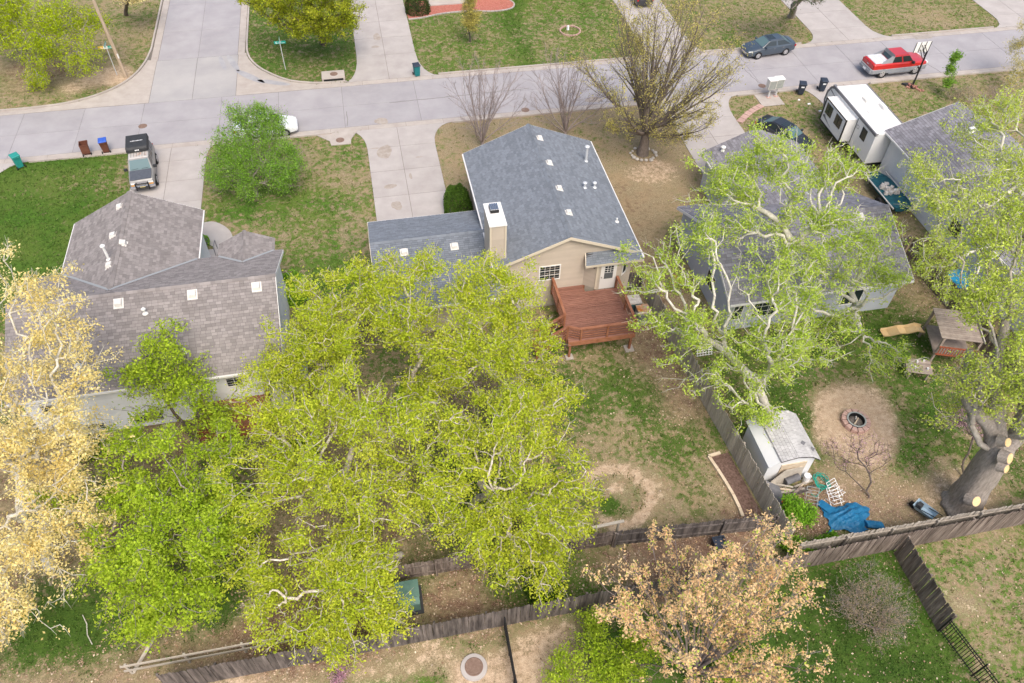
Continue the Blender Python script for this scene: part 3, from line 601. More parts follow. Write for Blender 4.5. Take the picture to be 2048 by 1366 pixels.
def siding(wall, a, b, z0, top, m, h=.19, t=.022, out=None):
    """lap boards on the vertical wall from a to b (xy); top: polygon [(s,z)...] in wall coordinates, counter-clockwise"""
    a, b = np.array(a, float), np.array(b, float); d = b-a; ln = np.linalg.norm(d); d /= ln; nn = np.array([d[1], -d[0]]) if out is None else np.array(out, float)
    z = z0; zmax = max(q[1] for q in top)
    while z < zmax-.01:
        pl = clip_convex([(0, z), (ln, z), (ln, z+h*.985), (0, z+h*.985)], top)
        if pl:
            mb = MB(); k = len(pl); f = lambda s, zz, o: (a[0]+d[0]*s+nn[0]*o, a[1]+d[1]*s+nn[1]*o, zz)
            vo = [f(s, zz, .006+t*(1-(zz-z)/h)) for s, zz in pl]; vi = [f(s, zz, -.004) for s, zz in pl]
            mb.add(vo+vi, [tuple(range(k)), tuple(range(2*k-1, k-1, -1))]+[(i, k+i, k+(i+1) % k, (i+1) % k) for i in range(k)])
            part('siding_board', mb, m, wall)
        z += h
def window(root, a, b, z0, z1, nn, mull=(2, 3), frame='trim_white', glass='glass_dark', fw=.07, name='window', out=.05):
    """framed window on the wall between xy points a and b, outward normal nn"""
    a, b = np.array([*a, 0.]), np.array([*b, 0.]); N = np.array([*nn, 0.]); d = b-a; ln = np.linalg.norm(d); d /= ln
    p = lambda s, z, o: a+d*s+N*o+np.array([0, 0, z])
    def bar(mb, s0, s1, y0, y1, o0, o1): mb.slab([p(s0, y0, o0), p(s1, y0, o0), p(s1, y1, o0), p(s0, y1, o0)], N*(o1-o0))
    w = part(name, (lambda mb: (bar(mb, 0, ln, z0, z0+fw, .01, out), bar(mb, 0, ln, z1-fw, z1, .01, out), bar(mb, 0, fw, z0+fw, z1-fw, .01, out), bar(mb, ln-fw, ln, z0+fw, z1-fw, .01, out), mb)[-1])(MB()), frame, root)
    nx, ny = mull; iw, ih = (ln-2*fw), (z1-z0-2*fw); mm = MB()
    for i in range(1, nx): s = fw+iw*i/nx; bar(mm, s-.010, s+.010, z0+fw, z1-fw, .028, .044)
    for j in range(1, ny): z = z0+fw+ih*j/ny; bar(mm, fw, ln-fw, z-.010, z+.010, .029, .043)
    if mm.v: part('glazing_bar', mm, frame, w)
    for i in range(nx):
        for j in range(ny):
            g = MB(); bar(g, fw+iw*i/nx, fw+iw*(i+1)/nx, z0+fw+ih*j/ny, z0+fw+ih*(j+1)/ny, .015, .026); part('pane', g, glass, w)
    return w
def box_vent(roof, p, nn, s=.36, name='roof_vent', m='vent_metal'):
    """low box vent standing on a roof plane; nn: plane tilt (dz/dx, dz/dy)"""
    c = np.array(p, float); mb = MB(); e = s/2; zf = lambda x, y: c[2]+nn[0]*x+nn[1]*y
    lo = [(c[0]+i*e*1.35, c[1]+j*e*1.35, zf(i*e*1.35, j*e*1.35)+.035) for i, j in ((-1, -1), (1, -1), (1, 1), (-1, 1))]
    mb.slab(lo, (0, 0, .012))
    bt = [(c[0]+i*e, c[1]+j*e, zf(i*e, j*e)+.04) for i, j in ((-1, -1), (1, -1), (1, 1), (-1, 1))]; tp = [(c[0]+i*e*.85, c[1]+j*e*.85, zf(i*e*.85, j*e*.85)*.5+.5*c[2]+.20) for i, j in ((-1, -1), (1, -1), (1, 1), (-1, 1))]
    mb.add(bt+tp, [(4, 5, 6, 7), (0, 1, 5, 4), (1, 2, 6, 5), (2, 3, 7, 6), (3, 0, 4, 7)])
    return part(name, mb, m, roof)
def pipe(roof, p, h=.45, r=.055, cap=True, m='pipe_white', base=True, name='vent_pipe'):
    mb = MB(); 
    if base: mb.lathe((p[0], p[1], p[2]+.02), [(.16, 0), (.15, .02), (r*1.3, .09)], 12)
    mb.tube((p[0], p[1], p[2]-.05), (p[0], p[1], p[2]+h), r, r, 10)
    if cap: mb.lathe((p[0], p[1], p[2]+h), [(r*1.9, -.02), (r*2.0, .04), (r*1.1, .10), (.01, .11)], 12)
    return part(name, mb, m, roof, smooth=False)
# ---- beige house with the deck
H = thing('beige_house', 'beige lap-sided house with slate blue-grey roof and boxed chimney', 'house', (8, 38, 0))
X0, X1, XR, Y0, Y1, ZE, ZR = 6.15, 15.1, 10.62, 32.72, 44.5, 3.9, 5.7
zL = lambda x: ZE+(ZR-ZE)*(x-X0)/(XR-X0); zRt = lambda x: ZE+(ZR-ZE)*(X1-x)/(X1-XR)
wl = part('wall', MB().prism([(6.5, 33.0), (14.75, 33.0), (14.75, 44.2), (6.5, 44.2)], 0, 3.86), 'siding_tan', H)
for y in (33.0, 44.1): part('gable_wall', MB().slab([(6.5, y, 3.86), (14.75, y, 3.86), (14.75, y, zRt(14.75)-.12), (XR, y, ZR-.12), (6.5, y, zL(6.5)-.12)], (0, .1, 0)), 'siding_tan', H)
siding(wl, (6.5, 33.0), (14.75, 33.0), .15, [(0, .15), (8.25, .15), (8.25, zRt(14.75)-.12), (XR-6.5, ZR-.12), (0, zL(6.5)-.12)], 'siding_tan')
siding(wl, (6.5, 44.2), (6.5, 33.0), .15, [(0, .15), (11.2, .15), (11.2, 3.8), (0, 3.8)], 'siding_tan', out=(-1, 0))
part('foundation', MB().lo(6.48, 14.77, 32.97, 44.22, 0, .14), 'gutter_concrete', H)
roof = roof_slabs(H, [[(X0, Y1, ZE), (X0, Y0, ZE), (XR, Y0, ZR), (XR, Y1, ZR)], [(X1, Y0+.25, ZE), (X1, Y1, ZE), (XR, Y1, ZR), (XR, Y0+.25, ZR)]], 'shingle_slate_blue', row=.15, tab=.3)
part('roof_edge', MB().slab([(XR, Y0, ZR-.1), (X1, Y0, ZE-.1), (X1, Y0+.26, ZE-.1), (XR, Y0+.26, ZR-.1)], (0, 0, .118)), 'shingle_slate_blue', roof)
ridge_caps(roof, (XR, Y0, ZR+.03), (XR, Y1, ZR+.03), 'shingle_slate_blue')
for a, b in (((X0-.02, Y0, ZE), (XR, Y0-.02, ZR)), ((XR, Y0-.02, ZR), (X1, Y0-.02, ZE)), ((X0, Y1+.02, ZE), (XR, Y1+.02, ZR)), ((XR, Y1+.02, ZR), (X1, Y1+.02, ZE))): fascia(roof, a, b, 'trim_cream', .2)
for x in (X0-.06, X1+.06): part('gutter_trough', MB().lo(x-.055, x+.055, Y0 if x < 10 else 32.3, Y1, ZE-.13, ZE-.01), 'trim_white', roof)
for x, y in ((11.1, 43.0), (11.1, 40.2), (11.1, 37.5), (11.1, 35.1)): box_vent(roof, (x, y, zRt(x)), (-.4, 0), .32)
pipe(roof, (14.0, 41.6, zRt(14.0)), 1.15, .085, True, 'galvanised', name='flue_pipe')
pipe(roof, (13.0, 38.3, zRt(13.0)), .38, .07, True, 'galvanised'); pipe(roof, (13.75, 38.6, zRt(13.75)), .38, .07, True, 'galvanised'); pipe(roof, (14.3, 35.3, zRt(14.3)), .3, .05, False, 'pipe_white')
ch = part('chimney', MB().lo(6.0, 6.88, 33.3, 35.25, 0, 6.7), 'siding_tan', H)
for a, b, o in (((6.0, 33.3), (6.88, 33.3), (0, -1)), ((6.0, 35.25), (6.0, 33.3), (-1, 0)), ((6.88, 33.3), (6.88, 35.25), (1, 0))):
    ln = math.hypot(b[0]-a[0], b[1]-a[1]); siding(ch, a, b, .2, [(0, .2), (ln, .2), (ln, 6.62), (0, 6.62)], 'siding_tan', out=o)
for x in (6.0, 6.88): part('corner_trim', MB().lo(x-.05, x+.05, 33.24, 33.32, .2, 6.66), 'trim_cream', ch)
part('chimney_cap', MB().lo(5.93, 6.95, 33.22, 35.33, 6.68, 6.76), 'trim_white', ch)
part('flue_top', MB().box((6.44, 34.65, 6.86), (.50, .62, .2)), 'black_metal', ch); part('flue_cover', (lambda mb: [mb.lo(6.2+.1*k, 6.28+.1*k, 34.36, 34.94, 6.98, 7.03) for k in range(5)] and mb)(MB()), 'chrome', ch)
# bay with the back door and its lean-to roof
bay = part('bay_wall', MB().prism([(11.75, 33.02), (12.4, 32.45), (13.9, 32.45), (14.5, 33.02)], .9, 3.75), 'siding_tan', H)
for a, b in (((11.75, 33.0), (12.4, 32.45)), ((12.4, 32.45), (13.9, 32.45)), ((13.9, 32.45), (14.5, 33.0))):
    ln = math.hypot(b[0]-a[0], b[1]-a[1]); siding(bay, a, b, 1.52, [(0, 1.52), (ln, 1.52), (ln, 3.72), (0, 3.72)], 'siding_tan')
part('corner_trim', MB().box((12.4, 32.43, 2.63), (.12, .08, 2.2)), 'trim_cream', bay)
br = roof_slabs(H, [[(11.6, 32.28, 3.72), (15.16, 32.28, 3.72), (15.05, 33.0, 4.02), (11.75, 33.0, 4.12)]], 'shingle_slate_blue', .08, .15, .3, name='canopy_roof')
part('fascia', MB().lo(11.56, 15.18, 32.23, 32.27, 3.56, 3.72), 'trim_cream', br); part('end_board', MB().slab([(11.56, 32.26, 3.56), (11.62, 32.26, 3.56), (11.74, 33.0, 3.96), (11.68, 33.0, 3.96)], (0, 0, .14)), 'trim_cream', br)
dr = part('back_door', MB().lo(12.62, 13.62, 32.395, 32.44, 1.5, 3.55), 'trim_white', H, bevel=.01, label='white back door with a nine-pane upper window')
dg = MB().lo(12.86, 13.40, 32.38, 32.397, 2.35, 3.36); part('pane', dg, 'glass_dark', dr)
gbm = MB()
for k in range(1, 3): gbm.lo(12.86+.18*k-.012, 12.86+.18*k+.012, 32.372, 32.382, 2.87, 3.36)
for z in (2.86, 3.03, 3.2): gbm.lo(12.86, 13.40, 32.371, 32.381, z-.012, z+.012)
part('glazing_bar', gbm, 'trim_white', dr); part('screen', MB().lo(12.88, 13.38, 32.371, 32.381, 2.37, 2.84), 'glass_screen', dr); part('handle', MB().lo(12.68, 12.72, 32.34, 32.38, 2.45, 2.55), 'chrome', dr)
part('wall_lamp', MB().lathe((12.22, 32.52, 3.2), [(.03, 0), (.08, .04), (.09, .2), (.03, .28)], 10), 'black_metal', H)
window(H, (8.9, 33.0), (10.25, 33.0), 2.25, 3.45, (0, -1), (4, 3)); window(H, (14.0, 32.53), (14.42, 32.93), 2.3, 3.4, (.68, -.73), (1, 1))
# garage wing
zg = lambda y: 2.6+1.3*((y-31.7)/(36.3-31.7)) if y < 36.3 else 2.6+1.3*((39.85-y)/(39.85-36.3))
gw = part('garage_wall', MB().prism([(-.55, 32.1), (6.5, 32.1), (6.5, 39.4), (-.55, 39.4)], 0, 2.55), 'siding_tan', H)
siding(gw, (-.55, 32.1), (6.5, 32.1), .15, [(0, .15), (7.05, .15), (7.05, 2.5), (0, 2.5)], 'siding_tan')
part('garage_gable', MB().slab([(-.55, 32.1, 2.55), (-.55, 39.4, 2.55), (-.55, 36.3, 3.78)], (.1, 0, 0)), 'siding_tan', gw)
gr = roof_slabs(H, [[(-.86, 31.7, 2.6), (6.48, 31.7, 2.6), (6.48, 36.3, 3.9), (-.86, 36.3, 3.9)], [(6.48, 39.85, 2.6), (-.86, 39.85, 2.6), (-.86, 36.3, 3.9), (6.48, 36.3, 3.9)]], 'shingle_slate_blue', row=.15, tab=.3, name='garage_roof')
ridge_caps(gr, (-.86, 36.3, 3.93), (6.3, 36.3, 3.93), 'shingle_slate_blue')
for y in (31.64, 39.9): part('gutter_trough', MB().lo(-.9, 6.4, y-.05, y+.05, 2.47, 2.59), 'trim_white', gr)
fascia(gr, (-.88, 31.7, 2.6), (-.88, 36.3, 3.9), 'trim_cream'); fascia(gr, (-.88, 36.3, 3.9), (-.88, 39.85, 2.6), 'trim_cream')
for x in (1.1, 4.15): box_vent(gr, (x, 35.4, zg(35.4)), (0, .28), .36)
part('downspout', MB().lo(-.62, -.52, 31.98, 32.08, 0, 2.5), 'trim_white', gr)
part('garage_door', MB().lo(.1, 4.6, 39.4, 39.46, 0, 2.2), 'trim_white', H)
# ---- deck and stairs
D = thing('wooden_deck', 'red-brown stained timber deck with railings and stairs behind the beige house', 'deck', (11.7, 30.7, 0))
DX0, DX1, DY0, DY1, DZ = 9.72, 13.75, 28.45, 32.98, 1.5
y = DY0; k = 0
bmesh_ = mkmesh('board', MB().box((0, 0, -.0175), (DX1-DX0, .128, .035)), 'deck_wood')
while y < DY1-.1:
    if y+.15 > 32.4:
        part('board', MB().lo(DX0, 11.7, y+.010, y+.140, DZ-.035, DZ), 'deck_wood', D)
    else: inst('board', bmesh_, ((DX0+DX1)/2+random.uniform(-.006, .006), y+.075, DZ+random.uniform(-.003, .003)), D)
    y += .15
for y in (DY0+.02, DY1-.08): part('beam', MB().lo(DX0+.01, DX1-.01, y, y+.05, DZ-.30, DZ-.037), 'deck_rail_wood', D)
for x in np.linspace(DX0+.03, DX1-.08, 7): part('joist', MB().lo(x, x+.045, DY0+.08, DY1-.09, DZ-.24, DZ-.038), 'deck_rail_wood', D)
part('rim_board', MB().lo(DX0-.02, DX1+.02, DY0-.045, DY0, DZ-.33, DZ-.01), 'deck_rail_wood', D)
for x, y in ((DX1-.15, DY0+.1), (DX0+.15, DY0+.1), (DX1-.15, 31.0), (DX0+.15, 31.0)): part('support_post', MB().lo(x-.065, x+.065, y-.065, y+.065, .05, DZ-.3), 'deck_rail_wood', D)
part('footing', MB().lo(DX1-.42, DX1+.12, DY0-.16, DY0+.38, 0, .09), 'gutter_concrete', D); part('footing', MB().lo(DX0-.05, DX0+.4, DY0-.1, DY0+.3, 0, .09), 'gutter_concrete', D)
def rail(a, b, z0, z1, posts, h=.95, base=None):
    a, b = np.array(a, float), np.array(b, float); d = b-a; ln = np.linalg.norm(d); d /= ln; rz = math.atan2(d[1], d[0]); nn = np.array([-d[1], d[0]])
    for t in posts:
        p = a+d*ln*t; z = z0+(z1-z0)*t; part('post', MB().box((p[0], p[1], z+h/2-.2), (.10, .10, h+.4-.0), rz), 'deck_rail_wood', D)
    def beam(o, w, hh, nm):
        q = [(*(a+nn*-w/2), z0+o), (*(b+nn*-w/2), z1+o), (*(b+nn*w/2), z1+o), (*(a+nn*w/2), z0+o)]; part(nm, MB().slab(q, (0, 0, hh)), 'deck_rail_wood', D)
    beam(h, .16, .045, 'rail_cap')
    for o in (.16, .36, .56, .76): beam(o, .035, .05, 'rail_bar')
rail((DX0+.05, DY1-.1), (DX0+.05, 29.75), DZ, DZ, (0, .5, 1)); rail((DX1-.05, 32.35), (DX1-.05, DY0+.05), DZ, DZ, (0, .5, .99))
rail((10.35, DY0+.05), (DX1-.03, DY0+.05), DZ, DZ, (.03, .5)); rail((DX0+.05, 29.75), (DX0-1.75, 29.75), DZ, .35, (1,)); rail((10.35, DY0+.05), (DX0-.0, DY0+.35), DZ, DZ, (1,), .95)
rail((DX0, DY0+.35), (DX0-1.75, DY0+.35), DZ, .35, (1,))
for k in range(6): part('stair_tread', MB().lo(DX0-.30*(k+1), DX0-.30*k+.01, DY0+.42, 29.68, DZ-.21*(k+1)-.02, DZ-.21*(k+1)+.02), 'deck_wood', D)
for y in (DY0+.44, 29.64): part('stringer', MB().slab([(DX0, y, DZ-.25), (DX0-1.8, y, .05), (DX0-1.8, y, .28), (DX0, y, DZ-.02)], (0, .04, 0)), 'deck_rail_wood', D)
# ---- left house, taupe roof and white walls
H2 = thing('white_house', 'white house with taupe-brown shingle roof of crossing gables', 'house', (-12, 34, 0))
EX, WX, EB, EF, YR, ZL_, ZT = -6.0, -19.5, 27.5, 36.75, 32.2, 3.8, 6.0
BW, FW = EB+.42, EF-.4                              # back and front wall lines
wl = part('wall', MB().prism([(WX+.4, BW), (EX-.35, BW), (EX-.35, FW), (WX+.4, FW)], 0, ZL_-.05), 'siding_white', H2)
LW = EX-.35-WX-.4
siding(wl, (WX+.4, BW), (EX-.35, BW), .1, [(0, .1), (LW, .1), (LW, ZL_-.08), (0, ZL_-.08)], 'siding_white', h=.2)
for x in (EX-.46, WX+.4): part('gable_wall', MB().slab([(x, BW, ZL_-.05), (x, FW, ZL_-.05), (x, YR, ZT-.22)], (.1, 0, 0)), 'siding_white', H2)
part('wing_wall', MB().prism([(-18.0, FW-.1), (-11.3, FW-.1), (-11.3, 41.0), (-18.0, 41.0)], 0, ZL_-.05), 'siding_white', H2)
part('wing_gable', MB().slab([(-18.0, 40.95, ZL_-.05), (-11.3, 40.95, ZL_-.05), (-14.65, 40.95, 5.4)], (0, .1, 0)), 'siding_white', H2)
WR, WZ, WE0, WE1, WF = -14.65, 5.7, -18.4, -10.9, 41.4; yv = lambda z: YR+(ZT-z)/((ZT-ZL_)/(EF-YR))     # where the front slope has height z
vy = yv(WZ); PR, PZ, P0, P1, PF = -8.1, 4.6, -9.7, -6.5, 37.9
r2 = roof_slabs(H2, [[(WX, EB, ZL_), (EX, EB, ZL_), (EX, YR, ZT), (WX, YR, ZT)], [(EX, EF, ZL_), (WX, EF, ZL_), (WX, YR, ZT), (EX, YR, ZT)],
                     [(WE0, WF, ZL_+.012), (WE0, EF, ZL_+.012), (WR, vy, WZ+.012), (WR, WF, WZ+.012)], [(WE1, EF, ZL_+.012), (WE1, WF, ZL_+.012), (WR, WF, WZ+.012), (WR, vy, WZ+.012)],
                     [(P0, PF, ZL_+.012), (P0, EF, ZL_+.012), (PR, yv(PZ), PZ+.012), (PR, PF, PZ+.012)], [(P1, EF, ZL_+.012), (P1, PF, ZL_+.012), (PR, PF, PZ+.012), (PR, yv(PZ), PZ+.012)]],
                'shingle_grey_brown', row=.17, tab=.27)
for x in (P0+.2, P1-.2): part('porch_post', MB().box((x, PF-.2, ZL_/2-.05), (.12, .12, ZL_-.1)), 'trim_white', H2)
part('porch_gable', MB().slab([(P0+.15, PF-.15, ZL_-.1), (P1-.15, PF-.15, ZL_-.1), (PR, PF-.15, PZ-.13)], (0, .08, 0)), 'siding_white', H2)
ridge_caps(r2, (WX, YR, ZT+.03), (EX, YR, ZT+.03), 'shingle_grey_brown'); ridge_caps(r2, (WR, vy, WZ+.04), (WR, WF, WZ+.04), 'shingle_grey_brown'); ridge_caps(r2, (PR, yv(PZ), PZ+.04), (PR, PF, PZ+.04), 'shingle_grey_brown', .12)
def valley(a, b):
    a, b = np.array(a, float), np.array(b, float); d = b-a; s = np.array([-d[1], d[0], 0]); s /= np.linalg.norm(s); s *= .07
    part('valley_flashing', MB().slab([a-s, b-s, b+s, a+s], (0, 0, .01)), 'flashing', r2)
valley((WE0, EF, ZL_+.07), (WR, vy, WZ+.07)); valley((WE1, EF, ZL_+.07), (WR, vy, WZ+.07)); valley((P0, EF, ZL_+.07), (PR, yv(PZ), PZ+.07)); valley((P1, EF, ZL_+.07), (PR, yv(PZ), PZ+.07))
for a, b in (((EX+.02, EB, ZL_), (EX+.02, YR, ZT)), ((EX+.02, YR, ZT), (EX+.02, EF, ZL_)), ((WE0-.02, WF+.02, ZL_), (WR, WF+.02, WZ)), ((WR, WF+.02, WZ), (WE1+.02, WF+.02, ZL_))): fascia(r2, a, b, 'trim_white', .2)
part('gutter_trough', MB().lo(WX, EX, EB-.11, EB-.01, ZL_-.12, ZL_-.01), 'trim_white', r2)
for x in (WE1+.06, WE0-.06): part('gutter_trough', MB().lo(x-.05, x+.05, EF+.1, WF, ZL_-.12, ZL_-.01), 'trim_white', r2)
zb = lambda y: ZL_+(ZT-ZL_)*(y-EB)/(YR-EB)
for x, y in ((-14.0, 31.65), (-10.3, 31.65), (-7.0, 31.65)): box_vent(r2, (x, y, zb(y)), (0, .47), .38)
zw = lambda x: WZ-(abs(x-WR))*(WZ-ZL_)/3.75
for x, y in ((-15.15, 40.3), (-15.2, 37.7), (-14.6+.15, 36.7)): box_vent(r2, (x, y, zw(x)), (.5 if x < WR else -.5, 0), .34)
box_vent(r2, (-15.0, 35.0, zw(-15.0)), (.5, 0), .34); pipe(r2, (-15.1, 35.6, zw(-15.1)), 1.0, .07, True, 'pipe_white')
pipe(r2, (-12.7, 31.0, zb(31.0)), .32, .06, True, 'pipe_white'); pipe(r2, (-10.9, 28.8, zb(28.8)), .32, .06, False, 'pipe_white'); pipe(r2, (-16.0, 28.8, zb(28.8)), .2, .12, False, 'pipe_white')
side_roof = roof_slabs(H2, [[(-6.05, 28.9, 3.05), (-5.25, 28.9, 2.9), (-5.25, 30.8, 2.9), (-6.05, 30.8, 3.05)]], 'shingle_grey_brown', .06, .2, .3, name='side_roof'); part('side_lean', MB().lo(-6.4, -5.35, 29.0, 30.7, 0, 2.85), 'siding_white', H2)
for xa, xb, za, zb_ in ((-18.4, -17.1, 1.9, 2.9), (-17.0, -15.9, .3, .9), (-14.5, -12.9, .35, 1.1), (-12.4, -11.5, 2.2, 3.0), (-9.2, -8.3, 2.3, 3.1)): window(H2, (xa, BW), (xb, BW), za, zb_, (0, -1), (2, 1))
t = thing('red_deck', 'small red-stained back deck against the white house wall', 'deck', (-9, 26.4, 0))
for k in range(16): part('board', MB().lo(-10.6, -7.2, 25.1+.17*k, 25.26+.17*k, 1.38, 1.42), 'deck_rail_wood', t)
for x, y in ((-10.55, 25.15), (-7.25, 25.15), (-10.55, 27.6), (-7.25, 27.6), (-8.9, 25.15)): part('post', MB().box((x, y, 1.18), (.1, .1, 2.36)), 'play_red', t)
for z in (1.65, 1.9, 2.3): part('rail_bar', MB().lo(-10.6, -7.2, 25.1, 25.15, z, z+.07), 'play_red', t); part('rail_bar', MB().lo(-10.6, -10.55, 25.15, 27.6, z, z+.07), 'play_red', t)
# ---- blue-grey house under the pale trees
H3 = thing('blue_grey_house', 'pale blue-grey house with mid-grey roof under the pale-barked trees', 'house', (25, 34, 0))
AX, BX, AB, AF_, AR_, AE, AT = 19.4, 31.3, 28.5, 37.7, 33.1, 2.8, 4.9
part('wall', MB().prism([(AX+.35, 28.95), (BX-.35, 28.95), (BX-.35, 37.4), (AX+.35, 37.4)], 0, 2.75), 'siding_blue_grey', H3)
for x in (AX+.35, BX-.45): part('gable_wall', MB().slab([(x, 28.95, 2.75), (x, 37.4, 2.75), (x, AR_, 4.7)], (.1, 0, 0)), 'siding_blue_grey', H3)
part('wing_wall', MB().prism([(23.6, 37.3), (30.2, 37.3), (30.2, 43.1), (23.6, 43.1)], 0, 2.75), 'siding_blue_grey', H3)
yv3 = lambda z: AR_+(AT-z)/((AT-AE)/(AF_-AR_)); GR, GZ = 26.95, 4.35; vy3 = yv3(GZ)
r3 = roof_slabs(H3, [[(AX, AB, AE), (BX, AB, AE), (BX, AR_, AT), (AX, AR_, AT)], [(BX, AF_, AE), (AX, AF_, AE), (AX, AR_, AT), (BX, AR_, AT)],
                     [(23.3, 43.4, AE+.012), (23.3, AF_, AE+.012), (GR, vy3, GZ+.012), (GR, 43.4, GZ+.012)], [(30.6, AF_, AE+.012), (30.6, 43.4, AE+.012), (GR, 43.4, GZ+.012), (GR, vy3, GZ+.012)]], 'shingle_mid_grey', row=.2, tab=.33)
ridge_caps(r3, (AX, AR_, AT+.03), (BX, AR_, AT+.03), 'shingle_mid_grey'); ridge_caps(r3, (GR, vy3, GZ+.04), (GR, 43.4, GZ+.04), 'shingle_mid_grey')
for a, b in (((AX-.02, AB, AE), (AX-.02, AR_, AT)), ((AX-.02, AR_, AT), (AX-.02, AF_, AE)), ((BX+.02, AB, AE), (BX+.02, AR_, AT))): fascia(r3, a, b, 'trim_white', .2)
part('gutter_trough', MB().lo(AX, BX, AB-.1, AB-.01, AE-.13, AE-.01), 'trim_white', r3); part('gutter_trough', MB().lo(23.2, 23.29, 37.8, 43.4, AE-.13, AE-.01), 'trim_white', r3)
z3 = lambda y: AE+(AT-AE)*(y-AB)/(AR_-AB)
for x, y in ((22.2, 32.6), (26.0, 32.6), (29.2, 32.6)): box_vent(r3, (x, y, z3(y)), (0, .46), .36)
pipe(r3, (27.4, 36.0, 3.6), .5, .09, True, 'galvanised'); pipe(r3, (24.4, 42.6, 3.3), .3, .09, True, 'pipe_white')
window(H3, (21.3, 28.95), (22.9, 28.95), .9, 2.3, (0, -1), (3, 3)); window(H3, (20.0, 28.95), (20.7, 28.95), .9, 2.2, (0, -1), (1, 2)); window(H3, (27.2, 28.95), (28.6, 28.95), .9, 2.2, (0, -1), (2, 1))
for x in (21.0, 23.3, 23.75): part('trim_board', MB().lo(x, x+.1, 28.9, 28.95, .05, 2.7), 'trim_white', H3)
window(H3, (19.75, 32.4), (19.75, 31.2), 1.0, 2.2, (-1, 0), (2, 1))
# ---- white-walled house on the right
H4 = thing('right_house', 'white-walled house with grey shingle roof beside the travel trailer', 'house', (43, 36, 0))
RX0, RX1, RYF, RYB, RE = 37.2, 46.0, 42.9, 20.5, 3.4; RR = 42.3; RT = 5.2
part('wall', MB().prism([(37.7, 21.0), (45.6, 21.0), (45.6, 42.45), (37.7, 42.45)], 0, 3.35), 'siding_white', H4)
part('gable_wall', MB().slab([(37.7, 42.4, 3.35), (45.6, 42.4, 3.35), (RR, 42.4, RT-.15)], (0, .1, 0)), 'siding_white', H4)
r4 = roof_slabs(H4, [[(RX0, RYF, RE), (RX0, RYB, RE), (RR, RYB, RT), (RR, RYF, RT)], [(RX1, RYB, RE), (RX1, RYF-1.6, RE), (RR, RYF, RT), (RR, RYB, RT)]], 'shingle_mid_grey', row=.2, tab=.33)
ridge_caps(r4, (RR, RYB, RT+.03), (RR, RYF, RT+.03), 'shingle_mid_grey')
part('gutter_trough', MB().lo(RX0-.1, RX0-.01, RYB, RYF, RE-.13, RE-.01), 'trim_white', r4); fascia(r4, (RX0, RYF+.02, RE), (RR, RYF+.02, RT), 'trim_white', .2)
for x, y in ((41.5, 39.8), (41.5, 36.2)): box_vent(r4, (x, y, RT-(RR-x)*(RT-RE)/(RR-RX0)), (.36, 0), .4, m='pipe_white')
window(H4, (37.7, 34.0), (37.7, 32.8), 1.3, 2.5, (-1, 0), (2, 1)); window(H4, (37.7, 29.5), (37.7, 28.6), 1.3, 2.5, (-1, 0), (2, 1))
# ---- edge of a house across the street
H5 = thing('far_house', 'pale brick house front behind the red mulch bed', 'house', (11, 78, 0))
part('wall', MB().lo(7.2, 24.5, 76.2, 84, 0, 2.7), 'siding_tan', H5); part('porch_slab', MB().lo(7.4, 11.6, 74.9, 76.2, 0, .16), 'drive_concrete', H5)
roof_slabs(H5, [[(6.8, 75.7, 2.75), (24.9, 75.7, 2.75), (24.9, 80, 4.6), (6.8, 80, 4.6)], [(24.9, 84.5, 2.75), (6.8, 84.5, 2.75), (6.8, 80, 4.6), (24.9, 80, 4.6)]], 'shingle_grey_brown', row=.3, tab=.5)
# ------------------------------------------------------------------ trees and shrubs
def mst(start, starts_len, pts, bf):
    """join scattered points to the trunk with short, forward-running branches; returns parent indices"""
    nodes = list(start); par = list(range(-1, len(start)-1)); plen = list(starts_len)
    P = np.array(pts); N = len(P); S_ = np.array(start)
    d = np.linalg.norm(P[:, None]-S_[None], axis=2); cost = d+bf*np.array(plen)[None]*0.6; best = cost.argmin(1); bc = cost[np.arange(N), best]
    todo = np.ones(N, bool); ids = [-1]*N
    for _ in range(N):
        i = int(np.where(todo, bc, 1e9).argmin()); todo[i] = False; b = int(best[i])
        L_ = plen[b]+np.linalg.norm(P[i]-nodes[b]); nodes.append(P[i]); par.append(b); plen.append(L_); k = len(nodes)-1
        c = np.linalg.norm(P-P[i], axis=1)+bf*L_*0.6; u = todo & (c < bc); bc[u] = c[u]; best[u] = k
    return np.array(nodes), np.array(par)
def tubes(A, B, ra, rb, n):
    d = B-A; ln = np.linalg.norm(d, axis=1, keepdims=True); d = d/np.maximum(ln, 1e-6)
    ref = np.where(np.abs(d[:, 2:3]) < .9, np.array([[0, 0, 1.]]), np.array([[1., 0, 0]])); a = np.cross(d, ref); a /= np.linalg.norm(a, axis=1, keepdims=True); b = np.cross(d, a)
    t = np.arange(n)*2*np.pi/n; c, s = np.cos(t)[None, :, None], np.sin(t)[None, :, None]
    ring = a[:, None]*c+b[:, None]*s
    V = np.concatenate([A[:, None]+ring*ra[:, None, None], B[:, None]+ring*rb[:, None, None]], 1)
    E_ = len(A); base = (np.arange(E_)*2*n)[:, None]; i = np.arange(n)[None]; j = (i+1) % n
    F = np.stack([base+i, base+j, base+n+j, base+n+i], -1).reshape(-1, 4)
    return V.reshape(-1, 3), F
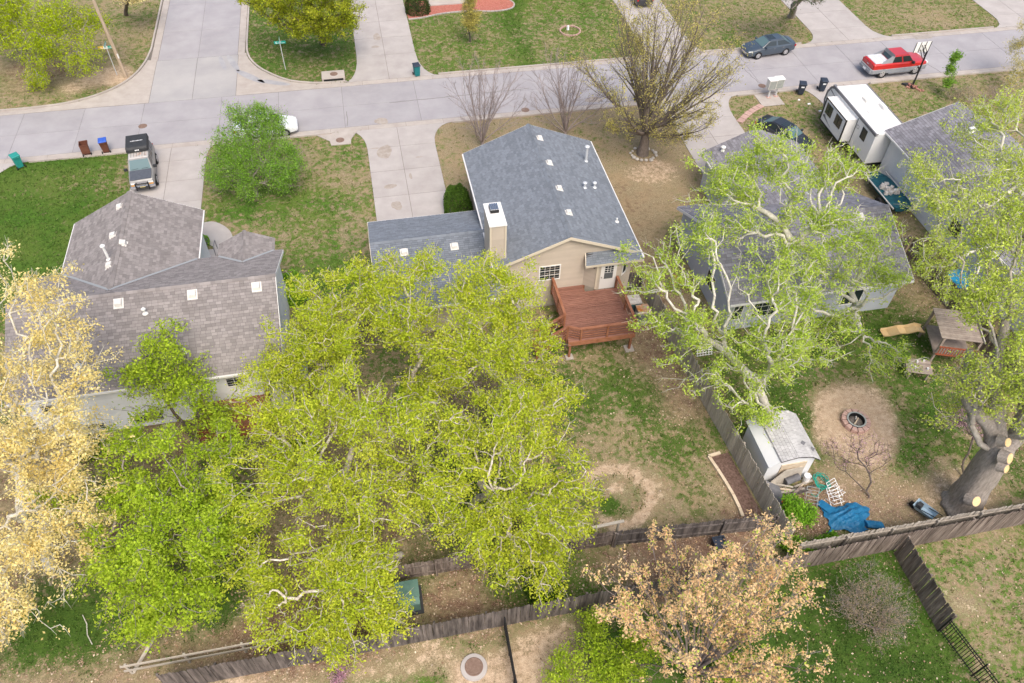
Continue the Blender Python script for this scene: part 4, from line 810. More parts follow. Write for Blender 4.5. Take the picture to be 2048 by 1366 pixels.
def leaves_mesh(C, size, r, upbias=.35, aspect=.55):
    n_ = len(C); a = r.normal(size=(n_, 3)); a /= np.linalg.norm(a, axis=1, keepdims=True)
    nn = r.normal(size=(n_, 3)); nn[:, 2] += upbias*2; b = np.cross(nn, a); b /= np.maximum(np.linalg.norm(b, axis=1, keepdims=True), 1e-6)
    s = (size*r.uniform(.6, 1.35, n_))[:, None]; c = np.cross(a, b)
    V = np.stack([C-a*s, C+b*s*aspect-c*s*.12, C+a*s, C-b*s*aspect-c*s*.12], 1).reshape(-1, 3)
    return V, np.arange(n_*4).reshape(-1, 4)
def tree(name, label, cat, base, blobs, trunk_r, bark, leafm, n_att, n_leaf, lsize, spread, bf=.5, group=None, seed=1, trunk_to=.5, droop=0., tip=.012, stems=1,
         shell=.5, wiggle=.12, twig=True, expo=.46, crownname='crown', lean=None, leaf2=None, frac2=0., zmin=.3, minr=0.0, droot=1.0, gaps=.15, along=.5, spray=0):
    """blobs: (x, y, z, rxy, rz) ellipsoids the crown fills. Trunk and limbs are joined tapered tubes, leaves single bent faces"""
    n_leaf = int(n_leaf*2.25); n_att = int(n_att*1.5); lsize *= .62; spread *= .80
    r = np.random.default_rng(seed); base = np.array([base[0], base[1], 0.]); root = thing(name, label, cat, base, group)
    B = np.array(blobs, float); w = (B[:, 3]**2*B[:, 4])**.75; w /= w.sum(); pts = []; own = []
    for k, (x, y, z, rx, rz) in enumerate(B):
        m = max(3, int(n_att*w[k])); ns = max(2, int(m/spray)) if spray else m; u = r.normal(size=(ns, 3)); u /= np.linalg.norm(u, axis=1, keepdims=True); u *= r.random((ns, 1))**shell
        u *= 1+.22*np.sin(u[:, :1]*5+k)*np.sin(u[:, 1:2]*4+k*2)
        p = np.array([x, y, z])+u*[rx, rx, rz]
        if spray:                                 # foliage hangs in flat sprays with air between them
            ow = r.integers(0, ns, m); out = p[ow]-np.array([x, y, z]); out[:, 2] *= .2; out /= np.maximum(np.linalg.norm(out, axis=1, keepdims=True), .3); e = r.normal(size=(m, 3))*np.array([.34, .34, .10])+out*r.uniform(-.5, .6, (m, 1)); e[:, 2] -= .25*np.hypot(e[:, 0], e[:, 1]); p = p[ow]+e
        pts.append(p); own += [k]*m
    P = np.concatenate(pts); own = np.array(own); 
    f1 = r.normal(size=(6, 3))*np.array([1.5]*3+[3.0]*3)[:, None]; ph = r.uniform(0, 6.3, 6); nf = np.sin(P@f1.T+ph).sum(1); keep = (P[:, 2] > zmin) & (nf > np.quantile(nf, gaps)); P = P[keep]; own = own[keep]
    cen = (B[:, :3]*w[:, None]).sum(0); st = []; sl = []
    top = base+(cen-base)*trunk_to if lean is None else np.array(lean, float)
    steps = max(3, int(np.linalg.norm(top-base)/.7)); L_ = 0
    for i in range(steps+1):
        t = i/steps; p = base*(1-t)+top*t+np.array([*(r.normal(size=2)*.05*t*(1-t)*4), 0]); p[:2] = base[:2]*(1-t**1.3)+top[:2]*t**1.3+r.normal(size=2)*.06*t
        st.append(p); sl.append(t*np.linalg.norm(top-base)*droot)
    nodes, par = mst(st, sl, P, bf)
    ch = np.zeros(len(nodes)); 
    tips = np.ones(len(nodes), bool); tips[par[par >= 0]] = False; ch[tips] = 1
    for i in range(len(nodes)-1, 0, -1): ch[par[i]] += ch[i]
    rad = tip*np.maximum(ch, 1)**expo; sc = trunk_r/rad[0]; rad = np.where(rad*sc > tip, rad*sc, tip) if sc > 1 else rad*np.clip(sc, .5, 1); rad = np.maximum(rad, minr)
    ii = np.arange(1, len(nodes)); A, Bn = nodes[par[ii]], nodes[ii]; ra = np.minimum(rad[par[ii]], rad[ii]*1.5+.004); rb = rad[ii]
    mid = (A+Bn)/2+r.normal(size=A.shape)*wiggle*np.linalg.norm(Bn-A, axis=1, keepdims=True)*np.where(ii < steps+1, .1, 1)[:, None]
    rm = (ra+rb)/2; AA = np.concatenate([A, mid]); BB = np.concatenate([mid, Bn]); r0 = np.concatenate([ra, rm]); r1 = np.concatenate([rm, rb])
    dd = BB-AA; dd /= np.maximum(np.linalg.norm(dd, axis=1, keepdims=True), 1e-6); AA = AA-dd*(r0*.45)[:, None]; BB = BB+dd*(r1*.45)[:, None]
    big = r0 > .035; Vs = []; Fs = []; off = 0
    for sel, nn in ((big, 8), (~big, 3)):
        if sel.any():
            v, f = tubes(AA[sel], BB[sel], r0[sel], r1[sel], nn); Vs.append(v); Fs.append(f+off); off += len(v)
    # root flare
    v, f = tubes(np.array([base-[0, 0, .05]]), np.array([nodes[1]]), np.array([rad[0]*1.35]), np.array([rad[0]*.98]), 10); Vs.append(v); Fs.append(f+off)
    tk = np_part('trunk', np.concatenate(Vs), np.concatenate(Fs), bark, root); tk.data.polygons.foreach_set('use_smooth', [True]*len(tk.data.polygons))
    if twig:                                      # fine twigs at the outer ends
        ends = nodes[ch <= 3]; k = 3; Q = np.repeat(ends, k, 0); dirs = Q-np.array([cen[0], cen[1], cen[2]-2.0]); dirs /= np.linalg.norm(dirs, axis=1, keepdims=True)
        dirs = dirs+r.normal(size=dirs.shape)*.6; dirs[:, 2] -= droop; E_ = Q+dirs*(spread*1.5*r.uniform(.4, 1.1, (len(Q), 1)))
        v, f = tubes(Q, E_, np.full(len(Q), tip*.75), np.full(len(Q), tip*.35), 3); np_part('twigs', v, f, bark, root, kind='stuff')
    if n_leaf:
        cand = nodes[steps+1:]; cw = np.where(ch[steps+1:] <= 6, 1., .25); cw *= r.random(len(cand))**1.6+.08; cw /= cw.sum()
        pick = r.choice(len(cand), n_leaf, p=cw); q = r.random((n_leaf, 1))*along; pr = nodes[par[steps+1:]][pick]; C = cand[pick]*(1-q)+pr*q+r.normal(size=(n_leaf, 3))*spread*np.array([1, 1, .8])
        if droop: C[:, 2] -= np.abs(r.normal(size=n_leaf))*droop*spread*2.2
        C[:, 2] = np.maximum(C[:, 2], .08); ct = np.clip(r.random(len(cand))*.6+r.normal(size=len(cand))*.12, 0, 1)
        tv = np.clip(ct[pick]+r.uniform(-.15, .4, n_leaf), 0, 1)
        V, F = leaves_mesh(C, lsize, r)
        if leaf2 is not None:
            k2 = r.random(n_leaf) < frac2
            for nm, mm, kk in ((crownname, leafm, ~k2), (crownname, leaf2, k2)):
                VV = V.reshape(-1, 4, 3)[kk].reshape(-1, 3); np_part(nm, VV, np.arange(len(VV)).reshape(-1, 4), mm, root, kind='stuff', attr=np.repeat(tv[kk], 4))
        else: np_part(crownname, V, F, leafm, root, kind='stuff', attr=np.repeat(tv, 4))
    return root
# ------------------------------------------------------------------ upright, many-stemmed trees
def vase(name, label, base, fork_z, trunk_r, stems, bark, leafm, n_leaf, lsize, seed, lv=(8, 6), L2=.42, L3=.40, tip=.008, group=None, up=.5, spread_leaf=.10, leaf2=None, frac2=0., leaf_from=.25, twig_n=3, ang2=(.35, .75), low=.22):
    """stems: (azimuth deg, tilt from vertical deg, length). Limbs curve upward, side branches leave at narrow angles"""
    r = np.random.default_rng(seed); base = np.array([base[0], base[1], 0.]); root = thing(name, label, 'tree', base, group); A = []; B = []; ra = []; rb = []; leaves = []; fk = base+[0, 0, fork_z]
    def grow(p, d, ln, r0, r1, level, bend):
        k = 7 if level == 1 else (5 if level == 2 else 3); pts = [p]; q = p; dd = d
        for i in range(k):
            dd = dd+np.array([0, 0, bend/k])+r.normal(size=3)*(.07 if level < 3 else .12); dd /= np.linalg.norm(dd); nq = q+dd*ln/k; a, b = r0+(r1-r0)*i/k, r0+(r1-r0)*(i+1)/k
            A.append(q-dd*a*.4); B.append(nq+dd*b*.4); ra.append(a); rb.append(b); q = nq; pts.append(q)
        return pts, dd
    def side_dir(d, lo, hi):
        n_ = r.normal(size=3); n_ -= d*(n_@d); n_ /= np.linalg.norm(n_); a = r.uniform(lo, hi); return d*math.cos(a)+n_*math.sin(a)
    for az, tl, ln in stems:
        az, tl = math.radians(az), math.radians(tl); d = np.array([math.sin(tl)*math.cos(az), math.sin(tl)*math.sin(az), math.cos(tl)]); r0 = trunk_r*.52*(ln/max(s[2] for s in stems))**.8
        P1, _ = grow(fk-[0, 0, r.uniform(0, .35)*fork_z], d, ln, r0, tip*1.6, 1, up)
        for j in range(lv[0]):
            t = low+(1-low)*(j+r.random())/lv[0]; i = min(int(t*(len(P1)-1)), len(P1)-2); f = t*(len(P1)-1)-i; p = P1[i]*(1-f)+P1[i+1]*f; dl = P1[i+1]-P1[i]; dl /= np.linalg.norm(dl)
            l2 = ln*L2*r.uniform(.6, 1.15)*(1.15-.6*t); rr0 = max(r0*(1-t)*.55, tip*1.5); P2, _ = grow(p, side_dir(dl, *ang2), l2, rr0, tip, 2, up*.8)
            for m in range(lv[1]):
                t3 = .2+.8*(m+r.random())/lv[1]; i3 = min(int(t3*(len(P2)-1)), len(P2)-2); f3 = t3*(len(P2)-1)-i3; p3 = P2[i3]*(1-f3)+P2[i3+1]*f3; d3 = P2[i3+1]-P2[i3]; d3 /= np.linalg.norm(d3)
                P3, de = grow(p3, side_dir(d3, .3, .8), l2*L3*r.uniform(.5, 1.2), tip, tip*.6, 3, up*.6); leaves += P3[1:]
                for _ in range(twig_n): pe = P3[r.integers(1, 4)]; e = side_dir(de, .3, .9)*l2*L3*.45*r.uniform(.5, 1.2); A.append(pe); B.append(pe+e); ra.append(tip*.6); rb.append(tip*.35); leaves.append(pe+e)
            leaves += P2[3:]
    A, B, ra, rb = np.array(A), np.array(B), np.array(ra), np.array(rb); big = ra > .03; Vs = []; Fs = []; off = 0
    for sel, n_ in ((big, 8), (~big, 3)):
        v, f = tubes(A[sel], B[sel], ra[sel], rb[sel], n_); Vs.append(v); Fs.append(f+off); off += len(v)
    v, f = tubes(np.array([base-[0, 0, .05], base+[0, 0, fork_z*.35]]), np.array([base+[0, 0, fork_z*.4], fk+[0, 0, .15]]), np.array([trunk_r*1.35, trunk_r]), np.array([trunk_r, trunk_r*.85]), 12); Vs.append(v); Fs.append(f+off)
    tk = np_part('trunk', np.concatenate(Vs), np.concatenate(Fs), bark, root); tk.data.polygons.foreach_set('use_smooth', [True]*len(tk.data.polygons))
    if n_leaf:
        Lp = np.array(leaves); w = r.random(len(Lp))**1.8+.05; w /= w.sum(); pick = r.choice(len(Lp), n_leaf, p=w); C = Lp[pick]+r.normal(size=(n_leaf, 3))*spread_leaf; ct = r.random(len(Lp)); tv = np.clip(ct[pick]*.7+r.uniform(-.1, .3, n_leaf), 0, 1)
        V, F = leaves_mesh(C, lsize, r); k2 = r.random(n_leaf) < frac2
        for mm, kk in ((leafm, ~k2), (leaf2, k2)):
            if mm and kk.any(): VV = V.reshape(-1, 4, 3)[kk].reshape(-1, 3); np_part('crown', VV, np.arange(len(VV)).reshape(-1, 4), mm, root, kind='stuff', attr=np.repeat(tv[kk], 4))
    return root
def fan(n_, tmin, tmax, L0, L1, seed, inner=3):
    r = random.Random(seed); out = [(r.uniform(0, 360), r.uniform(2, 12), L0*r.uniform(.95, 1.05)) for _ in range(inner)]
    for k in range(n_): t = r.uniform(tmin, tmax); out.append((360*k/n_+r.uniform(-18, 18), t, L0+(L1-L0)*(t-tmin)/(tmax-tmin)*r.uniform(.85, 1.1)))
    return out
def bl(*rows): return [(*G(px, py, z), rx, rz) for px, py, z, rx, rz in rows]
# --- birches in the middle back yard
BG = 'birch trees behind the beige house'
g = G(690, 795); tree('birch_tree', 'slim yellow-green birch beside the white house gable', 'tree', g, bl((650, 615, 7, 2.2, 1.7), (600, 700, 6, 1.7, 1.6), (720, 575, 7.6, 1.5, 1.4), (540, 740, 5, 1.7, 1.3), (660, 720, 5, 1.6, 1.6)), .15, 'bark_birch', 'leaf_birch', 420, 15000, .095, .26, .55, BG, 21, .45, .25, spray=7)
g = G(832, 880); tree('birch_tree', 'upright yellow-green birch with bare white trunk behind the garage wing', 'tree', g, bl((815, 560, 8, 1.6, 1.6), (800, 640, 6.8, 1.7, 1.6), (860, 760, 5, 1.6, 1.4)), .14, 'bark_birch', 'leaf_birch', 300, 9000, .095, .25, .6, BG, 22, .62, .2, spray=7)
g = G(1000, 855); tree('birch_tree', 'tall yellow-green birch clump left of the deck stairs', 'tree', g, bl((935, 575, 8.6, 1.6, 1.6), (1030, 590, 8.2, 1.5, 1.6), (1035, 705, 6.5, 1.7, 1.6), (950, 690, 7.2, 2.0, 1.7), (1065, 770, 5, 1.5, 1.4)), .17, 'bark_birch', 'leaf_birch', 460, 15500, .095, .26, .65, BG, 23, .35, .2, spray=7)
g = G(945, 1010); tree('birch_tree', 'broad yellow-green birch beside the bare tree-ring patch', 'tree', g, bl((960, 850, 7.6, 2.4, 1.8), (1070, 860, 6.8, 2.1, 1.7), (1100, 990, 5.6, 2.2, 1.6), (990, 1040, 5.4, 2.0, 1.5), (1080, 1090, 4, 1.7, 1.3), (1000, 1110, 3.2, 1.3, 1.0)), .19, 'bark_birch', 'leaf_birch', 560, 21000, .095, .27, .6, BG, 24, .4, .3, spray=7)
g = G(745, 1020); tree('birch_tree', 'wide yellow-green birch with white forked limbs in the yard centre', 'tree', g, bl((690, 850, 7.6, 2.5, 1.9), (560, 850, 6.6, 2.1, 1.6), (555, 960, 6, 2.1, 1.5), (690, 985, 5.6, 2.1, 1.6), (825, 880, 7.4, 1.8, 1.6), (840, 990, 5.5, 1.7, 1.4)), .2, 'bark_birch', 'leaf_birch', 600, 22000, .095, .27, .6, BG, 25, .42, .25, spray=7)
g = G(800, 1110); tree('birch_tree', 'low arching yellow-green birch beside the green utility cabinet', 'tree', g, bl((630, 1120, 4.6, 1.9, 1.1), (520, 1140, 4.2, 1.4, .9), (690, 1190, 4, 1.8, 1.1), (620, 1250, 3.2, 1.4, .8), (740, 1120, 4.8, 1.4, 1.0), (770, 1250, 3.0, 1.0, .8), (500, 1210, 3.4, 1.1, .7)), .16, 'bark_birch', 'leaf_birch', 420, 14500, .095, .26, .5, BG, 26, .5, .35, spray=7)
# --- lime maples, gold tree, peach maple
g = G(330, 1130); tree('lime_maple', 'dense lime-green tree beside the golden tree in the back yard', 'tree', g, bl((300, 930, 5.6, 2.2, 1.5), (210, 990, 5, 1.8, 1.4), (330, 1050, 5.8, 2.2, 1.6), (405, 985, 5, 1.8, 1.4), (250, 1130, 4.4, 2.0, 1.3), (360, 1160, 4, 1.9, 1.2), (300, 1225, 2.6, 1.4, .8), (440, 900, 4.6, 1.3, 1.2), (190, 1090, 3.5, 1.3, 1.0), (455, 1050, 4.2, 1.4, 1.1), (440, 1140, 3.2, 1.2, .9)), .17, 'bark_grey', 'leaf_lime', 620, 23500, .11, .25, .55, None, 31, .4, .1, spray=7)
g = G(385, 880); tree('lime_maple', 'airy green young tree in front of the white back wall', 'tree', g, bl((300, 740, 5.2, 1.5, 1.3), (370, 760, 4.6, 1.3, 1.2), (320, 690, 6.2, 1.0, .9), (280, 820, 3.6, 1.1, .9), (420, 830, 3.4, 1.2, 1.0)), .09, 'bark_dark', 'leaf_lime', 330, 5200, .11, .22, .7, None, 32, .3, .0, spray=5)
g = G(100, 1130); tree('golden_tree', 'tall golden-yellow leafing tree beside the white house', 'tree', g, bl((50, 570, 11.5, 1.9, 1.8), (10, 700, 10, 2.6, 2.3), (125, 720, 9, 1.7, 1.6), (50, 850, 8.5, 2.8, 2.0), (140, 880, 7, 1.7, 1.5), (80, 1000, 6.6, 2.6, 1.8), (-40, 900, 8, 2.5, 2.2), (10, 1120, 5, 2.4, 1.6), (130, 1060, 5, 1.5, 1.2), (30, 1220, 3.6, 1.8, 1.0)), .24, 'bark_pale', 'leaf_gold', 800, 16500, .10, .24, .7, None, 33, .35, spray=5)
g = G(1378, 1362); vase('peach_maple', 'maple with peach-orange spring leaves and upright grey limbs', g, 1.4, .13, fan(26, 14, 50, 8.0, 6.8, 34, 6), 'bark_twig', 'leaf_peach', 24000, .056, 34, (9, 4), .30, .40, .009, up=.22, spread_leaf=.06, leaf2='leaf_cotton', frac2=.15, ang2=(.2, .5), low=.3)
g = G(1220, 1390); tree('lime_shrub', 'spreading yellow-green shrub under the peach maple', 'shrub', g, bl((1180, 1310, 1.6, 1.3, .9), (1240, 1350, 2.0, 1.3, 1.0), (1130, 1360, 1.2, 1.0, .8), (1280, 1290, 1.4, 1.0, .8), (1460, 1360, 1.4, 1.3, .8), (1180, 1240, 1.0, .8, .6)), .06, 'bark_dark', 'leaf_lime', 300, 8000, .085, .2, .5, None, 35, .2, tip=.008)
# --- pale-barked trees over the blue-grey house
CG = 'pale-barked trees around the blue-grey house'
g = G(1536, 835); tree('pale_tree', 'pale-barked light green tree between the shed and the blue-grey house', 'tree', g, bl((1400, 640, 6.5, 1.8, 1.7), (1340, 560, 7.5, 1.7, 1.6), (1420, 740, 4.6, 1.8, 1.5), (1530, 700, 6.5, 1.9, 1.6), (1640, 700, 6, 1.9, 1.6), (1560, 560, 9, 2.2, 1.8), (1500, 820, 3.6, 1.6, 1.2), (1400, 480, 9, 1.6, 1.5), (1330, 640, 5.5, 1.4, 1.2), (1300, 500, 8.0, 1.1, 1.0)), .26, 'bark_pale', 'leaf_cotton', 620, 11500, .10, .21, .75, CG, 41, .32, spray=5)
g = G(1568, 640); tree('pale_tree', 'pale-barked light green tree against the back wall of the blue-grey house', 'tree', g, bl((1480, 430, 9, 1.9, 1.7), (1570, 380, 10, 2.2, 1.9), (1440, 350, 10.5, 1.5, 1.4), (1640, 460, 9, 2.2, 1.8), (1530, 300, 11.5, 1.7, 1.5), (1680, 330, 11, 1.6, 1.6)), .24, 'bark_pale', 'leaf_cotton', 560, 11000, .10, .22, .75, CG, 42, .35, spray=5)
g = G(1715, 660); tree('pale_tree', 'forked whitish tree at the corner of the blue-grey house', 'tree', g, bl((1730, 480, 8, 1.7, 1.5), (1660, 540, 7.5, 1.7, 1.4), (1780, 560, 6, 1.5, 1.3), (1690, 640, 4, 1.6, 1.2), (1760, 720, 3.2, 1.3, 1.0), (1600, 620, 6, 1.4, 1.2)), .2, 'bark_pale', 'leaf_cotton', 430, 6000, .10, .21, .8, CG, 43, .42, spray=5)
# --- big old trunk on the right with cut limbs
g = G(1922, 1012); b0 = np.array([g[0], g[1], 0.]); fork = np.array([*G(1995, 905, 4.6)[:2], 4.6])
bt = tree('pollarded_tree', 'massive grey trunk with sawn-off limbs beside the back fence', 'tree', g, [(*G(px, py, z), a, b) for px, py, z, a, b in ((1965, 600, 11, 1.6, 1.5), (2000, 560, 11.5, 2.2, 2.0), (1960, 760, 8, 1.8, 1.6), (2040, 700, 10, 2.2, 1.9), (1900, 815, 5.5, 1.2, 1.0), (2060, 450, 13, 2.5, 2.0), (1950, 450, 13, 2.0, 1.7), (2080, 820, 8, 1.8, 1.6))],
    .16, 'bark_ash', 'leaf_right', 560, 10500, .10, .23, .75, None, 44, .3, lean=tuple(fork), expo=.42)
def limb(pts, rs, n_=14, nm='limb'):
    C = np.array(crv(pts, 4)); R_ = np.interp(np.linspace(0, 1, len(C)), np.linspace(0, 1, len(rs)), rs); T = np.gradient(C, axis=0); T /= np.linalg.norm(T, axis=1)[:, None]; rings = []
    rr_ = np.random.default_rng(int(abs(C[0][0])*100)); w = 1+rr_.normal(size=n_)*.05
    for c_, tt, r_ in zip(C, T, R_):
        a = np.cross(tt, [0.3, 1, 0]); a /= np.linalg.norm(a); b_ = np.cross(tt, a); rings.append([tuple(c_+(a*math.cos(q)+b_*math.sin(q))*r_*w[i]*(1+.03*rr_.normal())) for i, q in enumerate(np.linspace(0, 2*math.pi, n_, endpoint=False))])
    return part(nm, MB().loft(rings), 'bark_grey', bt, smooth=True)
limb([b0+[0, 0, -.1], b0+[.05, .05, .5], b0*.55+fork*.45, fork*.97+b0*.03, fork+[.25, .1, .5]], [1.05, .80, .68, .62, .45], 18, 'main_trunk')
limb([b0*.35+fork*.65, fork+[-.35, .6, .9], np.array(G(1935, 800, 6.5)), np.array(G(1940, 700, 8.5))], [.42, .36, .28, .16])
limb([fork, fork+[.9, .4, .8], np.array(G(2060, 790, 7.5)), np.array(G(2090, 700, 9.5))], [.46, .40, .32, .2])
limb([fork+[.1, .1, .2], np.array(G(1990, 770, 7.5)), np.array(G(2010, 640, 10))], [.36, .26, .15])
def cutlimb(p, d, r0, r1, ln):
    p = np.array(p, float); d = np.array(d, float); d /= np.linalg.norm(d); q = p+d*ln
    part('limb_stub', MB().tube(p, q, r0, r1, 12), 'bark_grey', bt); part('sawn_face', MB().tube(q-d*.01, q+d*.012, r1*.93, r1*.93, 14), 'cut_wood', bt)
def toward(px, py, z, d, r1, ln, r0=None):       # stub whose sawn face sits at a surveyed spot
    q = np.array(G(px, py, z)); d = np.array(d, float); d /= np.linalg.norm(d); cutlimb(q-d*ln, d, (r0 or r1*1.3), r1, ln)
toward(1953, 1003, 1.9, (.12, -.8, .6), .27, .45); toward(2020, 917, 5.3, (.35, -.75, .5), .27, .4); toward(2013, 938, 4.9, (.3, -.8, .45), .21, .35); toward(2016, 885, 6.0, (.2, -.7, .6), .22, .4)
part('wood_wedge', MB().box(tuple(b0+[.75, -.55, .2]), (.45, .35, .4), .4, .6), 'cut_wood', bt)
g = G(2110, 560); tree('right_edge_tree', 'light yellow-green tree over the white-walled house roof', 'tree', g, bl((1960, 250, 8.5, 2.0, 1.8), (2030, 330, 8, 2.2, 1.9), (1880, 400, 8, 2.0, 1.7), (1850, 330, 9, 1.6, 1.4), (1960, 380, 8, 2.0, 1.8), (2040, 470, 7, 2.0, 1.7), (1880, 520, 6, 1.9, 1.5), (2010, 220, 9.5, 1.7, 1.6), (1950, 600, 5, 1.7, 1.4)), .22, 'bark_pale', 'leaf_right', 700, 11500, .10, .23, .75, None, 45, .4)
# --- front yards
g = G(1285, 308); vase('shade_tree', 'large upright shade tree just leafing in front of the beige house', g, 2.3, .36, fan(20, 14, 62, 9.8, 6.6, 51, 4)+[(0, 75, 4.2), (200, 74, 3.8), (300, 78, 3.6), (60, 70, 4.4)], 'bark_brown', 'leaf_olive', 24000, .052, 51, (11, 7), .36, .42, .0085, up=.30, spread_leaf=.11, ang2=(.25, .6))
for k, (px, py, lab) in enumerate(((965, 292, 'bare leafless vase-shaped tree near the driveway mouth'), (1130, 272, 'bare leafless vase-shaped tree behind the ridge of the beige house'))):
    vase('bare_tree', lab, G(px, py), .45, .11, fan(10, 16, 48, 5.9, 5.0, 52+k, 2), 'bark_twig', None, 0, .05, 52+k, (10, 6), .38, .42, .0075, 'bare trees along the front kerb', up=.25, ang2=(.25, .55), twig_n=3)
g = G(515, 392); tree('young_tree', 'fresh green young tree on the patchy lawn between the driveways', 'tree', g, bl((500, 300, 3.2, 1.6, 1.3), (545, 240, 4.6, 1.3, 1.0), (480, 235, 4.6, 1.2, 1.0), (515, 225, 5.2, 1.0, .8), (580, 300, 3.2, .8, .8), (470, 330, 2.6, 1.3, 1.1), (550, 330, 2.6, 1.4, 1.1), (510, 260, 4.4, 1.2, 1.1), (450, 280, 3.4, .9, 1.0), (550, 280, 3.6, 1.0, 1.0), (500, 370, 1.5, 1.4, .8), (570, 365, 1.5, 1.0, .9), (440, 360, 1.8, 1.0, .9), (440, 310, 2.8, 1.1, 1.0), (590, 330, 2.4, .9, .8), (420, 340, 2.0, .8, .7)), .10, 'bark_grey', 'leaf_fresh', 640, 17500, .085, .24, .8, None, 54, .22, tip=.009, gaps=.0)
g = G(120, 105); tree('weeping_elm', 'bright lime drooping tree beside the utility pole', 'tree', g, bl((110, 40, 5.5, 2.8, 2.0), (60, 90, 4, 1.8, 1.6), (150, 110, 3.2, 2.0, 1.5), (80, 140, 2.0, 1.2, 1.0), (175, 40, 4.5, 1.5, 1.2), (20, 20, 5.5, 2.4, 1.8), (60, 165, .9, .7, .6)), .2, 'bark_grey', 'leaf_willow', 480, 13500, .10, .27, .6, None, 55, .4, .6)
g = G(-30, 60); tree('weeping_elm', 'lime-green tree at the edge of the corner lawn', 'tree', g, bl((-20, 20, 5, 2.4, 1.8), (10, -20, 6, 2.2, 1.8), (0, 70, 3, 1.6, 1.2)), .18, 'bark_grey', 'leaf_willow', 260, 6000, .10, .27, .6, None, 56, .4, .5)
g = G(252, 30); tree('yellow_tree', 'yellow-leaved tree at the side street verge', 'tree', g, bl((255, -30, 4.5, 2.0, 1.6), (275, -10, 3.2, 1.0, .8)), .16, 'bark_dark', 'leaf_gold', 160, 2500, .10, .25, .6, None, 57, .4)
g = G(646, 87); tree('round_maple', 'round green-yellow maple on the street corner lawn', 'tree', g, bl((620, 30, 4.8, 2.6, 1.6), (560, 20, 4.8, 2.0, 1.6), (690, 30, 4.5, 2.0, 1.5), (630, -20, 7, 3.0, 2.0), (540, -10, 6, 1.8, 1.4), (500, 0, 5, 1.5, .8), (660, 55, 3.2, 1.9, .9), (590, 55, 3.2, 1.5, .9)), .24, 'bark_dark', 'leaf_maple', 480, 15500, .12, .25, .6, None, 58, .35)
g = G(940, 83); tree('sapling', 'small narrow yellow-green tree on the lawn before the mulch bed', 'tree', g, bl((942, 20, 3.2, 1.0, 1.4), (940, 45, 2.2, 1.0, .8), (942, -10, 4.6, .7, 1.0)), .06, 'bark_dark', 'leaf_olive', 170, 3600, .085, .18, .7, None, 59, .45, tip=.008)
g = G(1583, 33); tree('pine_tree', 'dark pine with reddish trunk beside the far driveway', 'tree', g, bl((1600, -30, 6, 2.4, 1.6), (1640, -12, 4.6, 1.8, .9), (1560, -30, 5.5, 1.8, 1.2)), .3, 'bark_grey', 'leaf_pine', 200, 6000, .10, .22, .6, None, 60, .4)
g = G(1903, 182); tree('sapling', 'upright leafy green sapling by the far kerb', 'tree', g, bl((1905, 140, 2.2, .55, .7), (1912, 115, 3.2, .45, .6), (1900, 165, 1.2, .5, .5)), .03, 'bark_dark', 'leaf_fresh', 90, 1500, .10, .14, .7, None, 61, .4, tip=.006)
g = G(1940, 225); tree('brush', 'tangle of bare brown brush beside the right-hand house', 'shrub', g, bl((1930, 190, .8, 1.3, .6), (1960, 230, .9, 1.6, .7), (1990, 190, .8, 1.4, .6), (1900, 185, .6, .8, .4)), .03, 'bark_twig', 'leaf_brown', 330, 1600, .07, .2, .5, None, 62, .1, tip=.006)
g = G(2075, 150); tree('feathery_tree', 'feathery grey-green tree at the kerb beyond the brush', 'tree', g, bl((2035, 90, 3.2, 1.0, 1.2), (2045, 130, 2.4, 1.1, 1.1), (2070, 60, 4.6, 1.4, 1.4), (2025, 160, 1.6, .7, .7)), .1, 'bark_pale', 'leaf_olive', 220, 3000, .07, .22, .7, None, 63, .35, .4)
# --- smaller garden plants
g = G(1750, 1265); tree('brown_shrub', 'thin brown-leaved shrub beside the dark plank fence', 'shrub', g, bl((1730, 1170, 2.0, 1.1, .9), (1780, 1210, 1.8, 1.2, .9), (1700, 1210, 1.6, 1.0, .8), (1760, 1250, 1.2, 1.1, .7)), .05, 'bark_twig', 'leaf_brown', 420, 3400, .05, .22, .7, None, 64, .15, tip=.007)
g = G(1737, 995); tree('redbud', 'small dark-stemmed redbud with few pink blossoms beside the blue tarp', 'tree', g, bl((1720, 900, 2.4, 1.0, .6), (1690, 920, 1.8, .7, .5), (1760, 900, 2.2, .8, .5), (1740, 930, 1.4, .6, .5), (1670, 895, 2.2, .6, .4)), .05, 'bark_dark', 'leaf_pink', 90, 420, .05, .2, .9, 'redbuds in the back yard', 65, .12, tip=.008)
g = G(1925, 955); tree('redbud', 'pink-flowering redbud behind the massive grey trunk', 'tree', g, bl((1930, 820, 2.6, .9, .8), (1950, 860, 1.8, .7, .6), (1900, 840, 2.0, .6, .5)), .05, 'bark_dark', 'leaf_pink', 110, 1300, .05, .2, .8, 'redbuds in the back yard', 66, .3, tip=.008)
